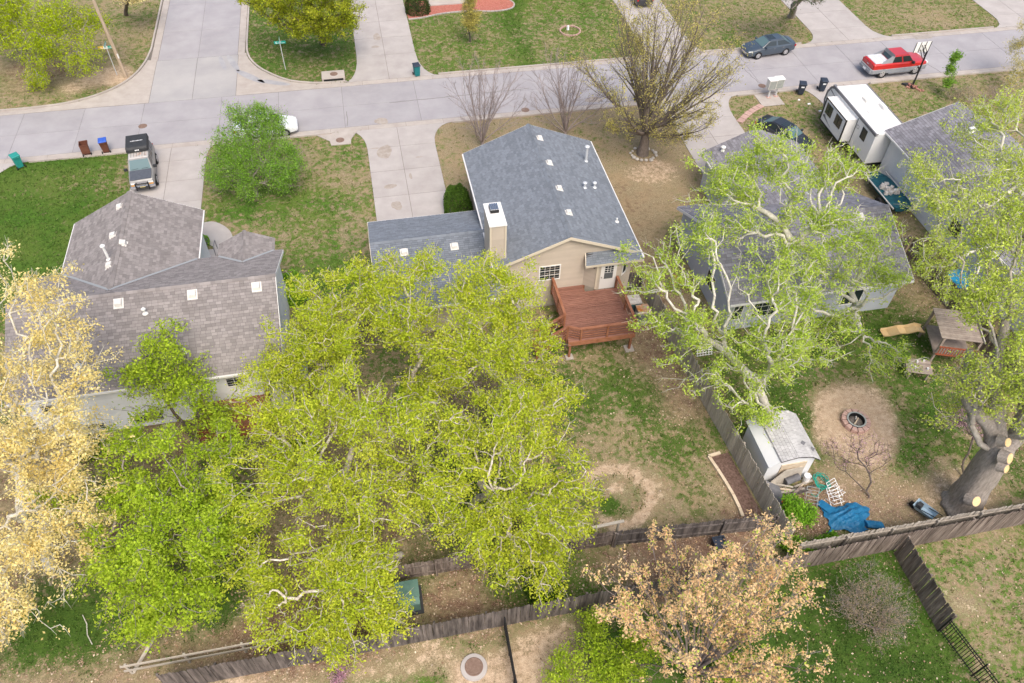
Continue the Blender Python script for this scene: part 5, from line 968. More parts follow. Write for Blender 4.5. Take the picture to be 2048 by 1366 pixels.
def bush(name, label, cx, cy, rx, ry, h, m, n_leaf, ls, seed, group=None, power=2.6, z0=.0, fill=.86):
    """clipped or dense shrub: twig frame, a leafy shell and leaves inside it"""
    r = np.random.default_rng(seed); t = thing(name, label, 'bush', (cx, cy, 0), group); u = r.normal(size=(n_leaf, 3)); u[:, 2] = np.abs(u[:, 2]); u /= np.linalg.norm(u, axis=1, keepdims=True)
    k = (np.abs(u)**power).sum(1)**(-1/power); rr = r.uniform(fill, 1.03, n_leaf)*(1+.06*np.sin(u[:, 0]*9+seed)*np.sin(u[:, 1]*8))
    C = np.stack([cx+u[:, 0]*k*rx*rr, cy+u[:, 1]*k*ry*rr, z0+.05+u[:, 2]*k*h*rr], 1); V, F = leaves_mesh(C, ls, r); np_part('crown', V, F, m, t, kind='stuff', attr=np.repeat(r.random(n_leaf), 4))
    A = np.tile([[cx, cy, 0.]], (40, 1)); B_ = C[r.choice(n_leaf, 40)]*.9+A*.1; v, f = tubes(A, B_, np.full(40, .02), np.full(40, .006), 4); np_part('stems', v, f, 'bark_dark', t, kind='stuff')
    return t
bush('round_bush', 'clipped dark green bush between driveway and beige house', 5.45, 43.3, .95, 1.45, 1.75, 'leaf_hedge', 9000, .055, 71)
bush('dark_bush', 'rounded very dark bush at the end of the red mulch bed', 6.2, 73.9, 1.15, 1.0, 1.7, 'leaf_dark', 3500, .07, 72)
bush('gable_bush', 'bright green bush at the white gable corner', *G(588, 590)[:2], 1.0, 1.2, 1.5, 'leaf_shrub', 4500, .07, 73, fill=.6)
bush('walk_bush', 'small green bush beside the curved front walk', -11.9, 42.7, .4, .5, .6, 'leaf_shrub', 700, .05, 74)
for k, (px, py, a, h, lab) in enumerate(((1585, 1050, 1.0, 1.6, 'bright green leafy shrub beside the blue tarp'), (1590, 1108, .75, .9, 'low green shrub spilling over the fence corner'), (1655, 1100, .55, .6, 'small green weed clump along the inner fence'))):
    g = G(px, py); r7 = random.Random(k); tree('leafy_shrub', lab, 'shrub', g, [(g[0]+r7.uniform(-.6, .6)*a, g[1]+r7.uniform(-.5, .6)*a, h*r7.uniform(.35, .8), a*.5, h*.3) for _ in range(6)], .03, 'bark_dark', 'leaf_shrub', int(130*a), int(3000*a), .10, .16, .6, None, 175+k, .2, tip=.006, zmin=.1)
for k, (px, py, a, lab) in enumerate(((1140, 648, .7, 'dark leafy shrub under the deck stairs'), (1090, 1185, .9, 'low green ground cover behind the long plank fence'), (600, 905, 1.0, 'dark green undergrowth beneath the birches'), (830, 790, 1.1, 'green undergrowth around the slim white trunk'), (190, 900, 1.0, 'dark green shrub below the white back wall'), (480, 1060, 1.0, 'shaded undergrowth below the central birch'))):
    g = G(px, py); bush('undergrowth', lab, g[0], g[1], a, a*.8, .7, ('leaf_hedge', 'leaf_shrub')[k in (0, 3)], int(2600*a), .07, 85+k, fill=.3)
g = G(680, 1362); tree('pink_shrub', 'tiny pink-flowering shrub below the long plank fence', 'shrub', g, bl((680, 1350, .6, .5, .3),), .02, 'bark_dark', 'leaf_pink', 50, 500, .05, .1, .6, None, 95, .2, tip=.005)
# --- grass tufts and fallen leaves
def scatter(nm, label, dens_fn, N, x0, x1, y0, y1, kind):
    r = np.random.default_rng(101 if kind == 'grass' else 102); x = r.uniform(x0, x1, N); y = r.uniform(y0, y1, N); g_, l_, b_ = masks(x, y); ok = r.random(N) < dens_fn(g_, l_, b_)
    for p in PAVED: ok &= ~inpoly(x, y, p)
    for p in (rect(6.4, 14.8, 32.4, 44.3), rect(-.6, 6.5, 32, 39.5), rect(-19.1, -6.3, 27.9, 36.4), rect(-18.0, -11.3, 36, 41), rect(19.7, 31, 28.9, 37.5), rect(23.5, 30.3, 37, 43.2), rect(38, 46, 21, 43.1)): ok &= ~inpoly(x, y, p)
    x, y = x[ok], y[ok]; k = len(x)
    if kind == 'grass':
        a = r.uniform(0, 2*np.pi, (k, 3)); h = r.uniform(.05, .12, (k, 3)); w = .028; V = np.zeros((k, 3, 3, 3)); dx, dy = np.cos(a), np.sin(a); ox, oy = r.normal(size=(2, k, 3))*.05
        bx, by = x[:, None]+ox, y[:, None]+oy
        V[:, :, 0] = np.stack([bx-dy*w, by+dx*w, np.full_like(bx, -.01)], -1); V[:, :, 1] = np.stack([bx+dy*w, by-dx*w, np.full_like(bx, -.01)], -1); V[:, :, 2] = np.stack([bx+dx*h*.6, by+dy*h*.6, h], -1)
        o = np_part(nm, V.reshape(-1, 3), np.arange(k*9).reshape(-1, 3), 'grass_green', None, 'stuff', np.repeat(np.clip(1-g_[ok]+r.uniform(-.3, .3, k), 0, 1), 9))
    else:
        C = np.stack([x, y, r.uniform(.01, .03, k)], 1); V, F = leaves_mesh(C, .05, r, 4.0, .7); V[:, 2] = np.clip(V[:, 2], .004, .05); o = np_part(nm, V, F, 'litter_flake', None, 'stuff', np.repeat(r.random(k)**2, 4))
    o['label'] = label; o['category'] = 'grass' if kind == 'grass' else 'leaves'
scatter('grass', 'tufts of short spring grass over the lawns', lambda g, l, b: np.clip(g*1.1-.1-l*.5-b, 0, 1), 190000, -30, 66, 5, 80, 'grass')
scatter('leaf_litter', 'dry fallen leaves scattered on the ground', lambda g, l, b: np.clip(.13+l*.9, 0, 1)*(1-.6*b), 95000, -20, 36, 6, 34, 'litter')
# ------------------------------------------------------------------ fences
def fence(name, label, a, b, h, m, pw=.14, gap=.006, rails='n', posts=True, seed=1, lean=.0, dz=0.):
    """plank fence from a to b; every plank, post and rail is its own part"""
    r = random.Random(seed); a, b = np.array(a, float), np.array(b, float); d = b-a; ln = float(np.linalg.norm(d)); d /= ln; nn = np.array([-d[1], d[0]]); rz = math.atan2(d[1], d[0])
    t = thing(name, label, 'fence', (*((a+b)/2), 0)); k = int(ln/(pw+gap)); pitch = ln/k; ms = []
    for v in range(3):
        e = .03*(v-1); ms.append(mkmesh('plank', MB().slab([(-pw/2, -.010, 0), (pw/2, -.010, 0), (pw/2, -.010, h-.05+e), (pw/2-.03, -.010, h+e), (-pw/2+.03, -.010, h+e), (-pw/2, -.010, h-.05+e)], (0, .02, 0)), m))
    for i in range(k):
        p = a+d*(pitch*(i+.5)); inst('plank', ms[r.randrange(3)], (p[0]+nn[0]*r.uniform(-.006, .006), p[1]+nn[1]*r.uniform(-.006, .006), r.uniform(-.02, .02)), t, (r.uniform(-.015, .015)+lean, r.uniform(-.012, .012), rz))
    side = 1 if rails == 'n' else -1; o = nn*side*.035
    for z in (.35, h-.35): part('rail', MB().box((*( (a+b)/2+o), z), (ln, .045, .09), rz), m, t)
    if posts:
        kk = max(1, round(ln/2.4))
        for i in range(kk+1): p = a+d*(ln*i/kk)+nn*side*.095; part('post', MB().box((p[0], p[1], h/2-.04), (.09, .09, h-.08), rz), m, t)
    return t
fence('plank_fence', 'dark weathered plank fence along the bare dirt strip', (-11.6, 13.42), (16.05, 13.47), 1.75, 'fence_dark', seed=1)
fence('plank_fence', 'long dark grey plank fence behind the shed yard', (16.1, 13.48), (34, 13.62), 1.75, 'fence_brown', seed=2)
fence('plank_fence', 'second plank fence standing just inside the back boundary', (17.4, 14.0), (34, 13.85), 1.78, 'fence_grey', seed=3, rails='s')
fence('plank_fence', 'light grey plank fence between the deck yard and the shed', (15.85, 32.6), (17.3, 14.75), 1.8, 'fence_grey', seed=4)
fence('plank_fence', 'dark plank fence meeting the black iron railing', (22.55, 13.35), (22.55, 9.45), 1.8, 'fence_brown', seed=5)
fence('plank_fence', 'low brown plank fence under the birches', (-1.8, 16.55), (9.0, 16.4), 1.45, 'fence_brown', seed=6, rails='s')
fence('plank_fence', 'low dark plank fence behind the peach maple', (9.1, 16.35), (17.1, 15.75), 1.45, 'fence_dark', seed=7, rails='s')
fence('plank_fence', 'short dark fence behind the rusty air conditioners', (14.5, 33.35), (15.8, 33.35), 1.6, 'fence_dark', seed=8, rails='s')
fence('plank_fence', 'brown plank fence beside the playset', (34.6, 33.2), (34.9, 15.0), 1.8, 'fence_brown', seed=9)
fence('plank_fence', 'short reddish fence beside the white house gable', (-5.2, 31.9), (-1.1, 31.9), 1.7, 'fence_brown', seed=10)
fence('plank_fence', 'grey gate fence behind the loaded trailer', (31.4, 33.4), (34.5, 33.3), 1.8, 'fence_brown', seed=11)
t = thing('rail_fence', 'weathered two-rail timber fence inside the bare dirt strip', 'fence', (-10, 14.4, 0))
for x in np.arange(-13.2, -5.5, 2.4): part('post', MB().box((x, 14.45, .5), (.1, .1, 1.0)), 'timber_grey', t)
for z in (.45, .95): part('rail', MB().box((-9.6, 14.40, z), (7.6, .045, .13)), 'timber_grey', t)
part('brace', MB().slab([(-13.2, 14.4, .05), (-13.1, 14.4, .05), (-12.1, 15.3, .95), (-12.2, 15.3, .95)], (0, .05, .1)), 'timber_grey', t)
t = thing('top_board', 'pale loose board lying on the low fence posts', 'board', (8.6, 16.6, 0)); part('board', MB().box((8.75, 16.75, 1.5), (1.6, .14, .05), .04), 'timber_grey', t); part('prop', MB().box((8.2, 16.75, .74), (.09, .09, 1.47)), 'timber_grey', t); part('prop', MB().box((9.3, 16.78, .74), (.09, .09, 1.47)), 'timber_grey', t)
t = thing('iron_railing', 'black iron picket railing beyond the dark plank fence', 'railing', (22.7, 7.6, 0))
y = 9.35
pk = mkmesh('picket', MB().lo(-.012, .012, -.012, .012, 0, 1.35), 'black_metal')
while y > 5.0: inst('picket', pk, (22.55+(9.45-y)*.17, y, .05), t); y -= .125
for z in (.2, 1.12, 1.3): part('rail', MB().slab([(22.535, 9.45, z), (22.565, 9.45, z), (23.32, 5.0, z), (23.29, 5.0, z)], (0, 0, .04)), 'black_metal', t)
for k in range(3): part('post', MB().lo(22.52+.36*k, 22.58+.36*k, 9.40-2.1*k, 9.46-2.1*k, 0, 1.5), 'black_metal', t)
t = thing('mesh_fence', 'black mesh fence running from the long plank fence', 'fence', (3.0, 11.5, 0))
for k in range(4): part('post', MB().tube((3.02-.02*k, 13.3-1.2*k, 0), (3.02-.02*k, 13.3-1.2*k, 1.25), .03), 'black_metal', t)
mm = MB()
for k in range(40): yy = 13.35-k*.1; mm.lo(3.0, 3.012, yy, yy+.02, .03, 1.2)
for k in range(13): mm.lo(2.996, 3.016, 9.4, 13.35, .05+k*.095, .068+k*.095)
part('mesh', mm, 'black_metal', t, kind='stuff'); part('top_rail', MB().tube((3.02, 13.35, 1.22), (2.96, 9.3, 1.22), .03), 'black_metal', t)
# ------------------------------------------------------------------ vehicles (built along +x, then turned)
def ring(x, w, zl, zm, zs, zt, tw=.8):
    h = [(-w*.86, zl), (-w*.98, zl+.10), (-w, zm), (-w*.97, zs), (-w*tw, zt), (-w*.35, zt+.025)]
    return [(x, a, b) for a, b in h]+[(x, -a, b) for a, b in h[::-1]]
def quadpanel(mb, q, inset, off=.010, th=.014):
    q = [np.array(p, float) for p in q]; c = sum(q)/4; n_ = np.cross(q[1]-q[0], q[3]-q[0]); n_ /= np.linalg.norm(n_)
    iu, iv = inset; lerp = lambda s, t: (q[0]*(1-s)*(1-t)+q[1]*s*(1-t)+q[2]*s*t+q[3]*(1-s)*t)
    p = [lerp(iu, iv), lerp(1-iu, iv), lerp(1-iu, 1-iv), lerp(iu, 1-iv)]; return mb.slab([a+n_*(off-th) for a in p], n_*th)
def wheel(root, x, y, r=.33, w=.22, m='alloy'):
    s = 1 if y > 0 else -1; ty = part('wheel', MB().tube((x, y-s*w, r), (x, y, r), r, r, 20), 'rubber', root); n_ = MB()
    n_.tube((x, y-.01*s, r), (x, y+.012*s, r), r*.66, r*.62, 16)
    part('rim', n_, m, ty); k = MB()
    for i in range(5):
        a = i*2*math.pi/5; k.tube((x+.4*r*math.cos(a), y+.012*s, r+.4*r*math.sin(a)), (x+.4*r*math.cos(a), y+.016*s, r+.4*r*math.sin(a)), r*.1, r*.1, 6)
    part('rim_slot', k, 'rubber', ty, kind='stuff'); return ty
def cabin(root, xb0, xb1, xt0, xt1, wb, wt, zb, zt, paint, glass, split=(.47,), roofm=None, rear=True):
    """xb0/xt0 rear, xb1/xt1 front at belt and roof"""
    b = [(xb0, -wb, zb), (xb1, -wb, zb), (xb1, wb, zb), (xb0, wb, zb)]; t_ = [(xt0, -wt, zt), (xt1, -wt, zt), (xt1, wt, zt), (xt0, wt, zt)]
    part('cabin', MB().add(b+t_, [(0, 1, 5, 4), (1, 2, 6, 5), (2, 3, 7, 6), (3, 0, 4, 7), (4, 5, 6, 7)]), paint, root, bevel=.07)
    rf = [(xt0+.05, -wt+.02, zt), (xt1-.05, -wt+.02, zt), (xt1-.05, wt-.02, zt), (xt0+.05, wt-.02, zt)]
    part('roof', MB().add(rf+[(p[0]*.94+.06*(xt0+xt1)/2, p[1]*.9, zt+.045) for p in rf], [(4, 5, 6, 7), (0, 1, 5, 4), (1, 2, 6, 5), (2, 3, 7, 6), (3, 0, 4, 7)]), roofm or paint, root)
    part('windscreen', quadpanel(MB(), [b[1], b[2], t_[2], t_[1]], (.06, .07), .012), glass, root)
    if rear: part('rear_window', quadpanel(MB(), [b[3], b[0], t_[0], t_[3]], (.08, .12), .012), glass, root)
    cuts = [0., *split, 1.]
    for s, (B0, B1, T0, T1) in ((-1, (b[0], b[1], t_[0], t_[1])), (1, (b[2], b[3], t_[2], t_[3]))):
        B0, B1, T0, T1 = map(lambda q: np.array(q, float), (B0, B1, T0, T1))
        for u0, u1 in zip(cuts[:-1], cuts[1:]):
            if s > 0: u0, u1 = 1-u1, 1-u0
            q = [B0+(B1-B0)*u0, B0+(B1-B0)*u1, T0+(T1-T0)*u1, T0+(T1-T0)*u0]; part('side_window', quadpanel(MB(), q, (.07, .12), .010), 'glass_dark', root)
def place(root, x, y, deg): root.location = (x, y, .02); root.rotation_euler = (0, 0, math.radians(deg))
def arches(root, xs, w, r=.37):
    for x in xs:
        for s in (-1, 1): part('wheel_arch', MB().tube((x, s*(w-.25), r*.92), (x, s*(w+.006), r*.92), r, r, 18), 'black_metal', root)
def sedan(label, paint, x, y, deg, glass='glass_sky', name='sedan'):
    c = thing(name, label, 'car'); L_ = [(-2.42, .62, .42, .62, .78, .86), (-2.34, .80, .30, .60, .90, 1.0), (-1.9, .89, .24, .58, .95, 1.06), (-1.2, .91, .22, .58, .95, 1.04), (0, .915, .21, .56, .92, 1.0), (.9, .91, .21, .56, .90, .98), (1.3, .90, .22, .55, .86, .95), (1.9, .87, .23, .52, .76, .84), (2.3, .76, .26, .46, .62, .70), (2.42, .58, .32, .44, .54, .58)]
    part('body', MB().loft([ring(*q) for q in L_]), paint, c, smooth=False, bevel=.03); arches(c, (-1.40, 1.42), .90, .36)
    cabin(c, -1.95, 1.15, -1.05, .35, .80, .58, .98, 1.44, paint, glass, (.5,)); part('sunroof', MB().lo(-.35, .25, -.4, .4, 1.49, 1.497), 'glass_dark', c)
    for px in (-1.40, 1.42):
        for s in (-1, 1): wheel(c, px, s*.915)
    for s in (-1, 1):
        part('headlight', MB().slab([(2.02, s*.84, .62), (2.34, s*.66, .58), (2.36, s*.62, .68), (2.02, s*.80, .76)], (0, 0, .03)), 'lamp_clear', c); part('tail_light', MB().box((-2.30, s*.68, .82), (.16, .30, .16)), 'lamp_red', c); part('mirror', MB().box((.78, s*.98, 1.02), (.14, .2, .13)), paint, c)
        part('door_handle', MB().box((-.1, s*.915, .82), (.16, .03, .03)), 'chrome', c); part('door_handle', MB().box((-1.0, s*.915, .86), (.16, .03, .03)), 'chrome', c)
    part('grille', MB().box((2.40, 0, .46), (.06, .8, .14)), 'chrome', c); place(c, x, y, deg); return c
sedan('dark grey-blue sedan parked across the street at the kerb', 'paint_navy', 36.75, 61.05, 186)
sedan('white car parked at the kerb behind the fresh green young tree', 'paint_white', -7.85, 55.45, 2, 'glass_dark', 'white_car')
sedan('dark car parked beside the blue-grey house driveway', 'paint_black', 32.2, 47.5, -62, 'glass_sky', 'dark_car')
sedan('dark car on the drive behind the upright shade tree', 'paint_black', 28.4, 73.6, 88, 'glass_dark', 'dark_car')
# red pickup with grey cladding
c = thing('pickup_truck', 'red crew-cab pickup with grey cladding and covered bed', 'truck')
L_ = [(-2.72, .80, .62, .80, 1.10, 1.22), (-2.62, .92, .58, .80, 1.18, 1.30), (-1.2, .95, .56, .80, 1.20, 1.30), (.6, .95, .56, .80, 1.16, 1.26), (1.1, .95, .56, .80, 1.14, 1.22), (2.2, .92, .56, .78, 1.05, 1.14), (2.62, .84, .58, .74, .96, 1.04), (2.72, .70, .62, .72, .86, .92)]
part('body', MB().loft([ring(*q, tw=.86) for q in L_]), 'paint_red', c, bevel=.03)
part('cladding', MB().loft([[(x, -w, .42), (x, -w-.02, .52), (x, -w-.02, .80), (x, -w+.05, .84), (x, w-.05, .84), (x, w+.02, .80), (x, w+.02, .52), (x, w, .42)] for x, w in ((-2.85, .78), (-2.7, .94), (-1, .96), (1.2, .96), (2.6, .92), (2.82, .74))]), 'cladding_grey', c, bevel=.02)
arches(c, (-1.62, 1.66), .95, .44); cabin(c, -1.02, 1.22, -.85, .62, .86, .70, 1.22, 1.84, 'paint_red', 'glass_sky', (.5,), rear=True)
part('bed_cover', MB().lo(-2.55, -1.15, -.78, .78, 1.30, 1.36), 'cover_silver', c, bevel=.02)
for k in range(3): part('cover_panel', MB().lo(-2.5+.46*k, -2.08+.46*k, -.72, .72, 1.36, 1.375), 'cover_silver', c)
for s in (-1, 1): part('sail_panel', MB().slab([(-2.0, s*.84, 1.28), (-.85, s*.84, 1.28), (-.80, s*.72, 1.82), (-1.0, s*.72, 1.82)], (0, -s*.10, 0)), 'cladding_grey', c)
part('cab_arch', MB().slab([(-1.02, -.78, 1.72), (-1.02, .78, 1.72), (-.84, .72, 1.90), (-.84, -.72, 1.90)], (.02, 0, .02)), 'cladding_grey', c)
for px in (-1.62, 1.66):
    for s in (-1, 1): wheel(c, px, s*.965, .39, .26)
for s in (-1, 1): part('headlight', MB().box((2.66, s*.66, .96), (.14, .34, .18)), 'lamp_clear', c); part('tail_light', MB().box((-2.66, s*.80, 1.02), (.10, .16, .34)), 'lamp_red', c); part('mirror', MB().box((1.0, s*1.08, 1.28), (.16, .24, .2)), 'black_plastic', c); part('side_step', MB().lo(-1.1, 1.1, s*.98-.08, s*.98+.08, .36, .42), 'chrome', c)
part('rear_bumper', MB().lo(-2.92, -2.76, -.86, .86, .48, .72), 'cladding_grey', c, bevel=.03); part('licence_plate', MB().lo(-2.935, -2.92, -.2, .2, .52, .68), 'white_mark', c); part('tailgate_badge', MB().lo(-2.735, -2.70, -.14, .14, .98, 1.06), 'chrome', c)
place(c, 46.6, 56.15, 2)
# old silver SUV with a roof box
c = thing('old_suv', 'worn silver SUV with dark bonnet and black roof box on the driveway', 'car')
L_ = [(-2.2, .78, .56, .80, 1.08, 1.12), (-2.12, .86, .50, .80, 1.10, 1.16), (-1, .88, .48, .80, 1.10, 1.16), (.7, .88, .48, .80, 1.08, 1.14), (1.0, .88, .48, .80, 1.06, 1.12), (2.1, .84, .50, .78, .98, 1.06), (2.22, .78, .56, .76, .90, .96)]
part('body', MB().loft([ring(*q, tw=.9) for q in L_]), 'paint_silver', c, bevel=.025); arches(c, (-1.32, 1.36), .88, .42)
cabin(c, -2.12, 1.05, -1.98, .42, .82, .70, 1.12, 1.70, 'paint_silver', 'glass_sky', (.38, .68), roofm='paint_worn')
part('bonnet', MB().slab([(1.06, -.74, 1.155), (2.12, -.70, 1.085), (2.12, .70, 1.085), (1.06, .74, 1.155)], (0, 0, .035)), 'hood_charcoal', c)
for k in range(6): part('roof_rib', MB().lo(-.55, .22, -.5+.19*k, -.46+.19*k, 1.735, 1.765), 'paint_silver', c)
for px in (-1.32, 1.36):
    for s in (-1, 1): wheel(c, px, s*.90, .38, .25)
for s in (-1, 1): part('headlight', MB().box((2.20, s*.60, .88), (.06, .30, .14)), 'lamp_clear', c); part('indicator', MB().box((2.20, s*.60, .74), (.05, .30, .07)), 'lamp_amber', c); part('mirror', MB().box((.85, s*.99, 1.2), (.13, .24, .18)), 'black_plastic', c); part('wiper', MB().tube((.98, s*.35-.25, 1.21), (.96, s*.35+.22, 1.24), .012), 'black_metal', c); part('tail_light', MB().box((-2.18, s*.76, 1.0), (.06, .14, .3)), 'lamp_red', c)
part('bumper', MB().lo(2.22, 2.40, -.84, .84, .52, .72), 'chrome', c, bevel=.03)
bb = part('bull_bar', MB().tube((2.46, -.42, .62), (2.46, .42, .62), .035).tube((2.46, -.42, .95), (2.46, .42, .95), .035), 'black_metal', c)
for s in (-1, 1): part('bull_bar_upright', MB().slab([(2.42, s*.42-.04, .45), (2.50, s*.42-.04, .45), (2.50, s*.42-.04, 1.02), (2.42, s*.42-.04, 1.02)], (0, .08, 0)), 'black_metal', c)
part('licence_plate', MB().lo(2.405, 2.42, -.18, .18, .54, .68), 'plate', c); part('grille', MB().lo(2.20, 2.235, -.42, .42, .80, .95), 'chrome', c)
place(c, -16.55, 51.35, -84)
rb = thing('roof_box', 'black cargo box strapped to the silver SUV roof', 'roof box')
part('shell', MB().loft([[(x, -w, z0), (x, w, z0), (x, w*.94, z1), (x, -w*.94, z1)] for x, w, z0, z1 in ((-2.1, .70, 1.84, 2.06), (-1.95, .78, 1.82, 2.2), (-.35, .78, 1.82, 2.2), (-.22, .74, 1.84, 2.06))]), 'black_plastic', rb, bevel=.04); part('crossbar', MB().lo(-1.42, -1.36, -.62, .62, 1.735, 1.83), 'black_metal', rb); part('crossbar', MB().lo(-.72, -.66, -.62, .62, 1.735, 1.83), 'black_metal', rb)
mk = MB(); rr = random.Random(4); yv_ = -.40
while yv_ < .40: w_ = rr.uniform(.03, .07); h_ = rr.uniform(.03, .055); mk.lo(-1.12-h_, -1.12+h_*.5, yv_, yv_+w_, 2.201, 2.206); yv_ += w_+.015
part('lettering', mk, 'white_mark', rb, kind='stuff')
m3 = MB()
for k in range(3): m3.lo(-.222, -.206, -.13+.1*k, -.06+.1*k, 1.94, 2.03)
part('emblem', m3, 'white_mark', rb, kind='stuff'); place(rb, -16.55, 51.35, -84)
# travel trailer with slide-out
c = thing('travel_trailer', 'white travel trailer with slide-out room and dark side stripes', 'trailer', (38.2, 47, 0)); RVY = 42.6
prof = [(RVY, .75), (49.3, .75), (49.9, 1.1), (50.15, 1.7), (50.1, 2.5), (49.75, 3.05), (49.2, 3.3), (RVY, 3.3)]
def side_prism(pr, x0, x1): return MB().slab([(x0, y, z) for y, z in pr], (x1-x0, 0, 0))
part('body', side_prism(prof, 36.95, 39.55), 'rv_white', c, bevel=.04)
part('roof', MB().lo(37.0, 39.5, RVY+.02, 49.25, 3.30, 3.345), 'rv_roof', c); part('roof_stripe', MB().lo(36.90, 37.12, RVY, 49.6, 3.12, 3.33), 'rv_grey', c); part('roof_rail', MB().lo(39.48, 39.62, RVY, 49.3, 3.22, 3.35), 'rv_grey', c)
part('nose_stripe', MB().slab([(36.93, 49.2, 3.33), (36.93, 49.85, 3.05), (36.93, 50.19, 2.5), (36.93, 50.24, 1.7), (36.93, 49.95, 1.05), (36.93, 49.3, .72), (36.93, 49.3, .9), (36.93, 49.8, 1.18), (36.93, 50.05, 1.75), (36.93, 50.0, 2.45), (36.93, 49.68, 2.95), (36.93, 49.15, 3.18)], (.06, 0, 0)), 'rv_grey', c)
sl = part('slide_out', MB().lo(36.1, 36.98, 45.3, 48.6, .95, 2.85), 'rv_white', c, bevel=.03); part('slide_roof', MB().lo(36.08, 36.96, 45.28, 48.62, 2.85, 2.89), 'rv_roof', c)
for y in (45.3, 48.6): part('edge_trim', MB().lo(36.06, 36.14, y-.05, y+.05, .93, 2.88), 'black_metal', sl)
for z in (.95, 2.83): part('edge_trim', MB().lo(36.06, 36.14, 45.35, 48.55, z-.04, z+.04), 'black_metal', sl)
for y0, y1 in ((47.35, 48.3), (45.8, 46.75)):
    w = part('window', MB().lo(36.07, 36.10, y0, y1, 1.75, 2.6), 'glass_dark', sl); part('window_bar', MB().lo(36.055, 36.075, (y0+y1)/2-.02, (y0+y1)/2+.02, 1.77, 2.58), 'black_metal', w)
for k in range(3): part('swoosh', MB().slab([(36.075, 47.0+.4*k, 1.2+.08*k), (36.075, 48.4-.1*k, 1.42+.08*k), (36.075, 48.4-.1*k, 1.50+.08*k)], (.02, 0, 0)), 'rv_grey', sl)
for y0, y1, z0, z1 in ((48.75, 49.2, 1.9, 2.5), (43.6, 44.3, 2.0, 2.9)): part('side_window', MB().lo(36.925, 36.955, y0, y1, z0, z1), 'glass_dark', c)
for k, (ya, yb, z) in enumerate(((48.8, 50.0, 1.45), (48.75, 49.95, 1.75), (48.8, 49.7, 2.62))): part('swoosh', MB().slab([(36.93, ya, z), (36.93, yb, z+.12), (36.93, yb, z+.22)], (.025, 0, 0)), 'rv_grey', c)
part('door_seam', MB().lo(36.93, 36.95, 45.15, 45.2, .85, 3.05), 'black_metal', c)
fc = bpy.data.curves.new('lettering', 'FONT'); fc.body = 'Cl'; fc.size = .42; fo = bpy.data.objects.new('tmp', fc); COL.objects.link(fo); dg_ = bpy.context.evaluated_depsgraph_get(); fm = bpy.data.meshes.new_from_object(fo.evaluated_get(dg_)); COL.objects.unlink(fo); bpy.data.objects.remove(fo)
fm.materials.clear(); fm.materials.append(M['rv_grey']); inst('lettering', fm, (36.94, 45.1, 2.35), c, (math.pi/2, 0, -math.pi/2))
part('roof_vent', MB().box((38.4, 47.0, 3.42), (.55, .8, .16), 0, .85), 'vent_metal', c); part('air_unit', MB().box((39.15, 45.9, 3.46), (.35, .9, .2), 0, .8), 'rv_roof', c, bevel=.03); part('roof_hatch', MB().box((37.9, 45.4, 3.37), (.4, .4, .06)), 'rv_roof', c); part('ladder_rail', MB().box((38.6, 44.9, 3.37), (.7, .05, .05)), 'vent_metal', c)
for s in (36.99, 39.51):
    for y in (46.0, 46.85): ty = part('wheel', MB().tube((s, y, .36), (s+(.2 if s < 38 else -.2), y, .36), .36, .36, 18), 'rubber', c); part('rim', MB().tube((s-.01, y, .36), (s+.01, y, .36), .2, .2, 12), 'alloy', ty)
part('chassis', MB().lo(37.2, 39.3, RVY+.1, 50.0, .5, .76), 'black_metal', c)
for s in (-.75, .75): part('hitch_arm', MB().slab([(38.25+s, 50.0, .5), (38.33+s, 50.0, .5), (38.33, 51.3, .5), (38.25, 51.3, .5)], (0, 0, .1)), 'black_metal', c)
part('hitch_jack', MB().tube((38.29, 51.1, 0), (38.29, 51.1, 1.0), .05), 'black_metal', c)
c.location.x -= .45; c.rotation_euler[2] = math.radians(-1.5)
# loaded utility trailer between the houses
c = thing('boat_trailer', 'teal boat on a trailer heaped with pale junk between the houses', 'trailer', (36.6, 39.4, 0))
hull = MB().loft([[(36.6+a*w, y, z) for a, z in ((-.72, .78), (-.55, .45), (0, .35), (.55, .45), (.72, .78))] for y, w in ((37.3, .9), (38.2, 1.25), (39.8, 1.3), (40.9, 1.0), (41.6, .35))]); part('hull', hull, 'boat_teal', c)
for y in (38.6,):
    for s in (-1.08, 1.08): part('wheel', MB().tube((36.6+s-.1, y, .34), (36.6+s+.1, y, .34), .34, .34, 16), 'rubber', c)
for s in (-.86, .86): part('side_rail', MB().box((36.6+s, 39.3, .80), (.07, 4.2, .08)), 'vent_metal', c)
part('tongue', MB().box((36.6, 42.1, .45), (.08, 1.4, .08)), 'vent_metal', c)
jk = thing('junk_heap', 'heap of pale scrap and bags piled in the teal boat', 'junk', (36.5, 39.4, .6)); rr = random.Random(9)
for k in range(14): part('sack', MB().box((36.5+rr.uniform(-.45, .4), 39.5+rr.uniform(-.75, .7), .75+rr.uniform(0, .3)), (rr.uniform(.25, .5), rr.uniform(.25, .5), rr.uniform(.15, .3)), rr.random()*3, .8), 'junk_white', jk)
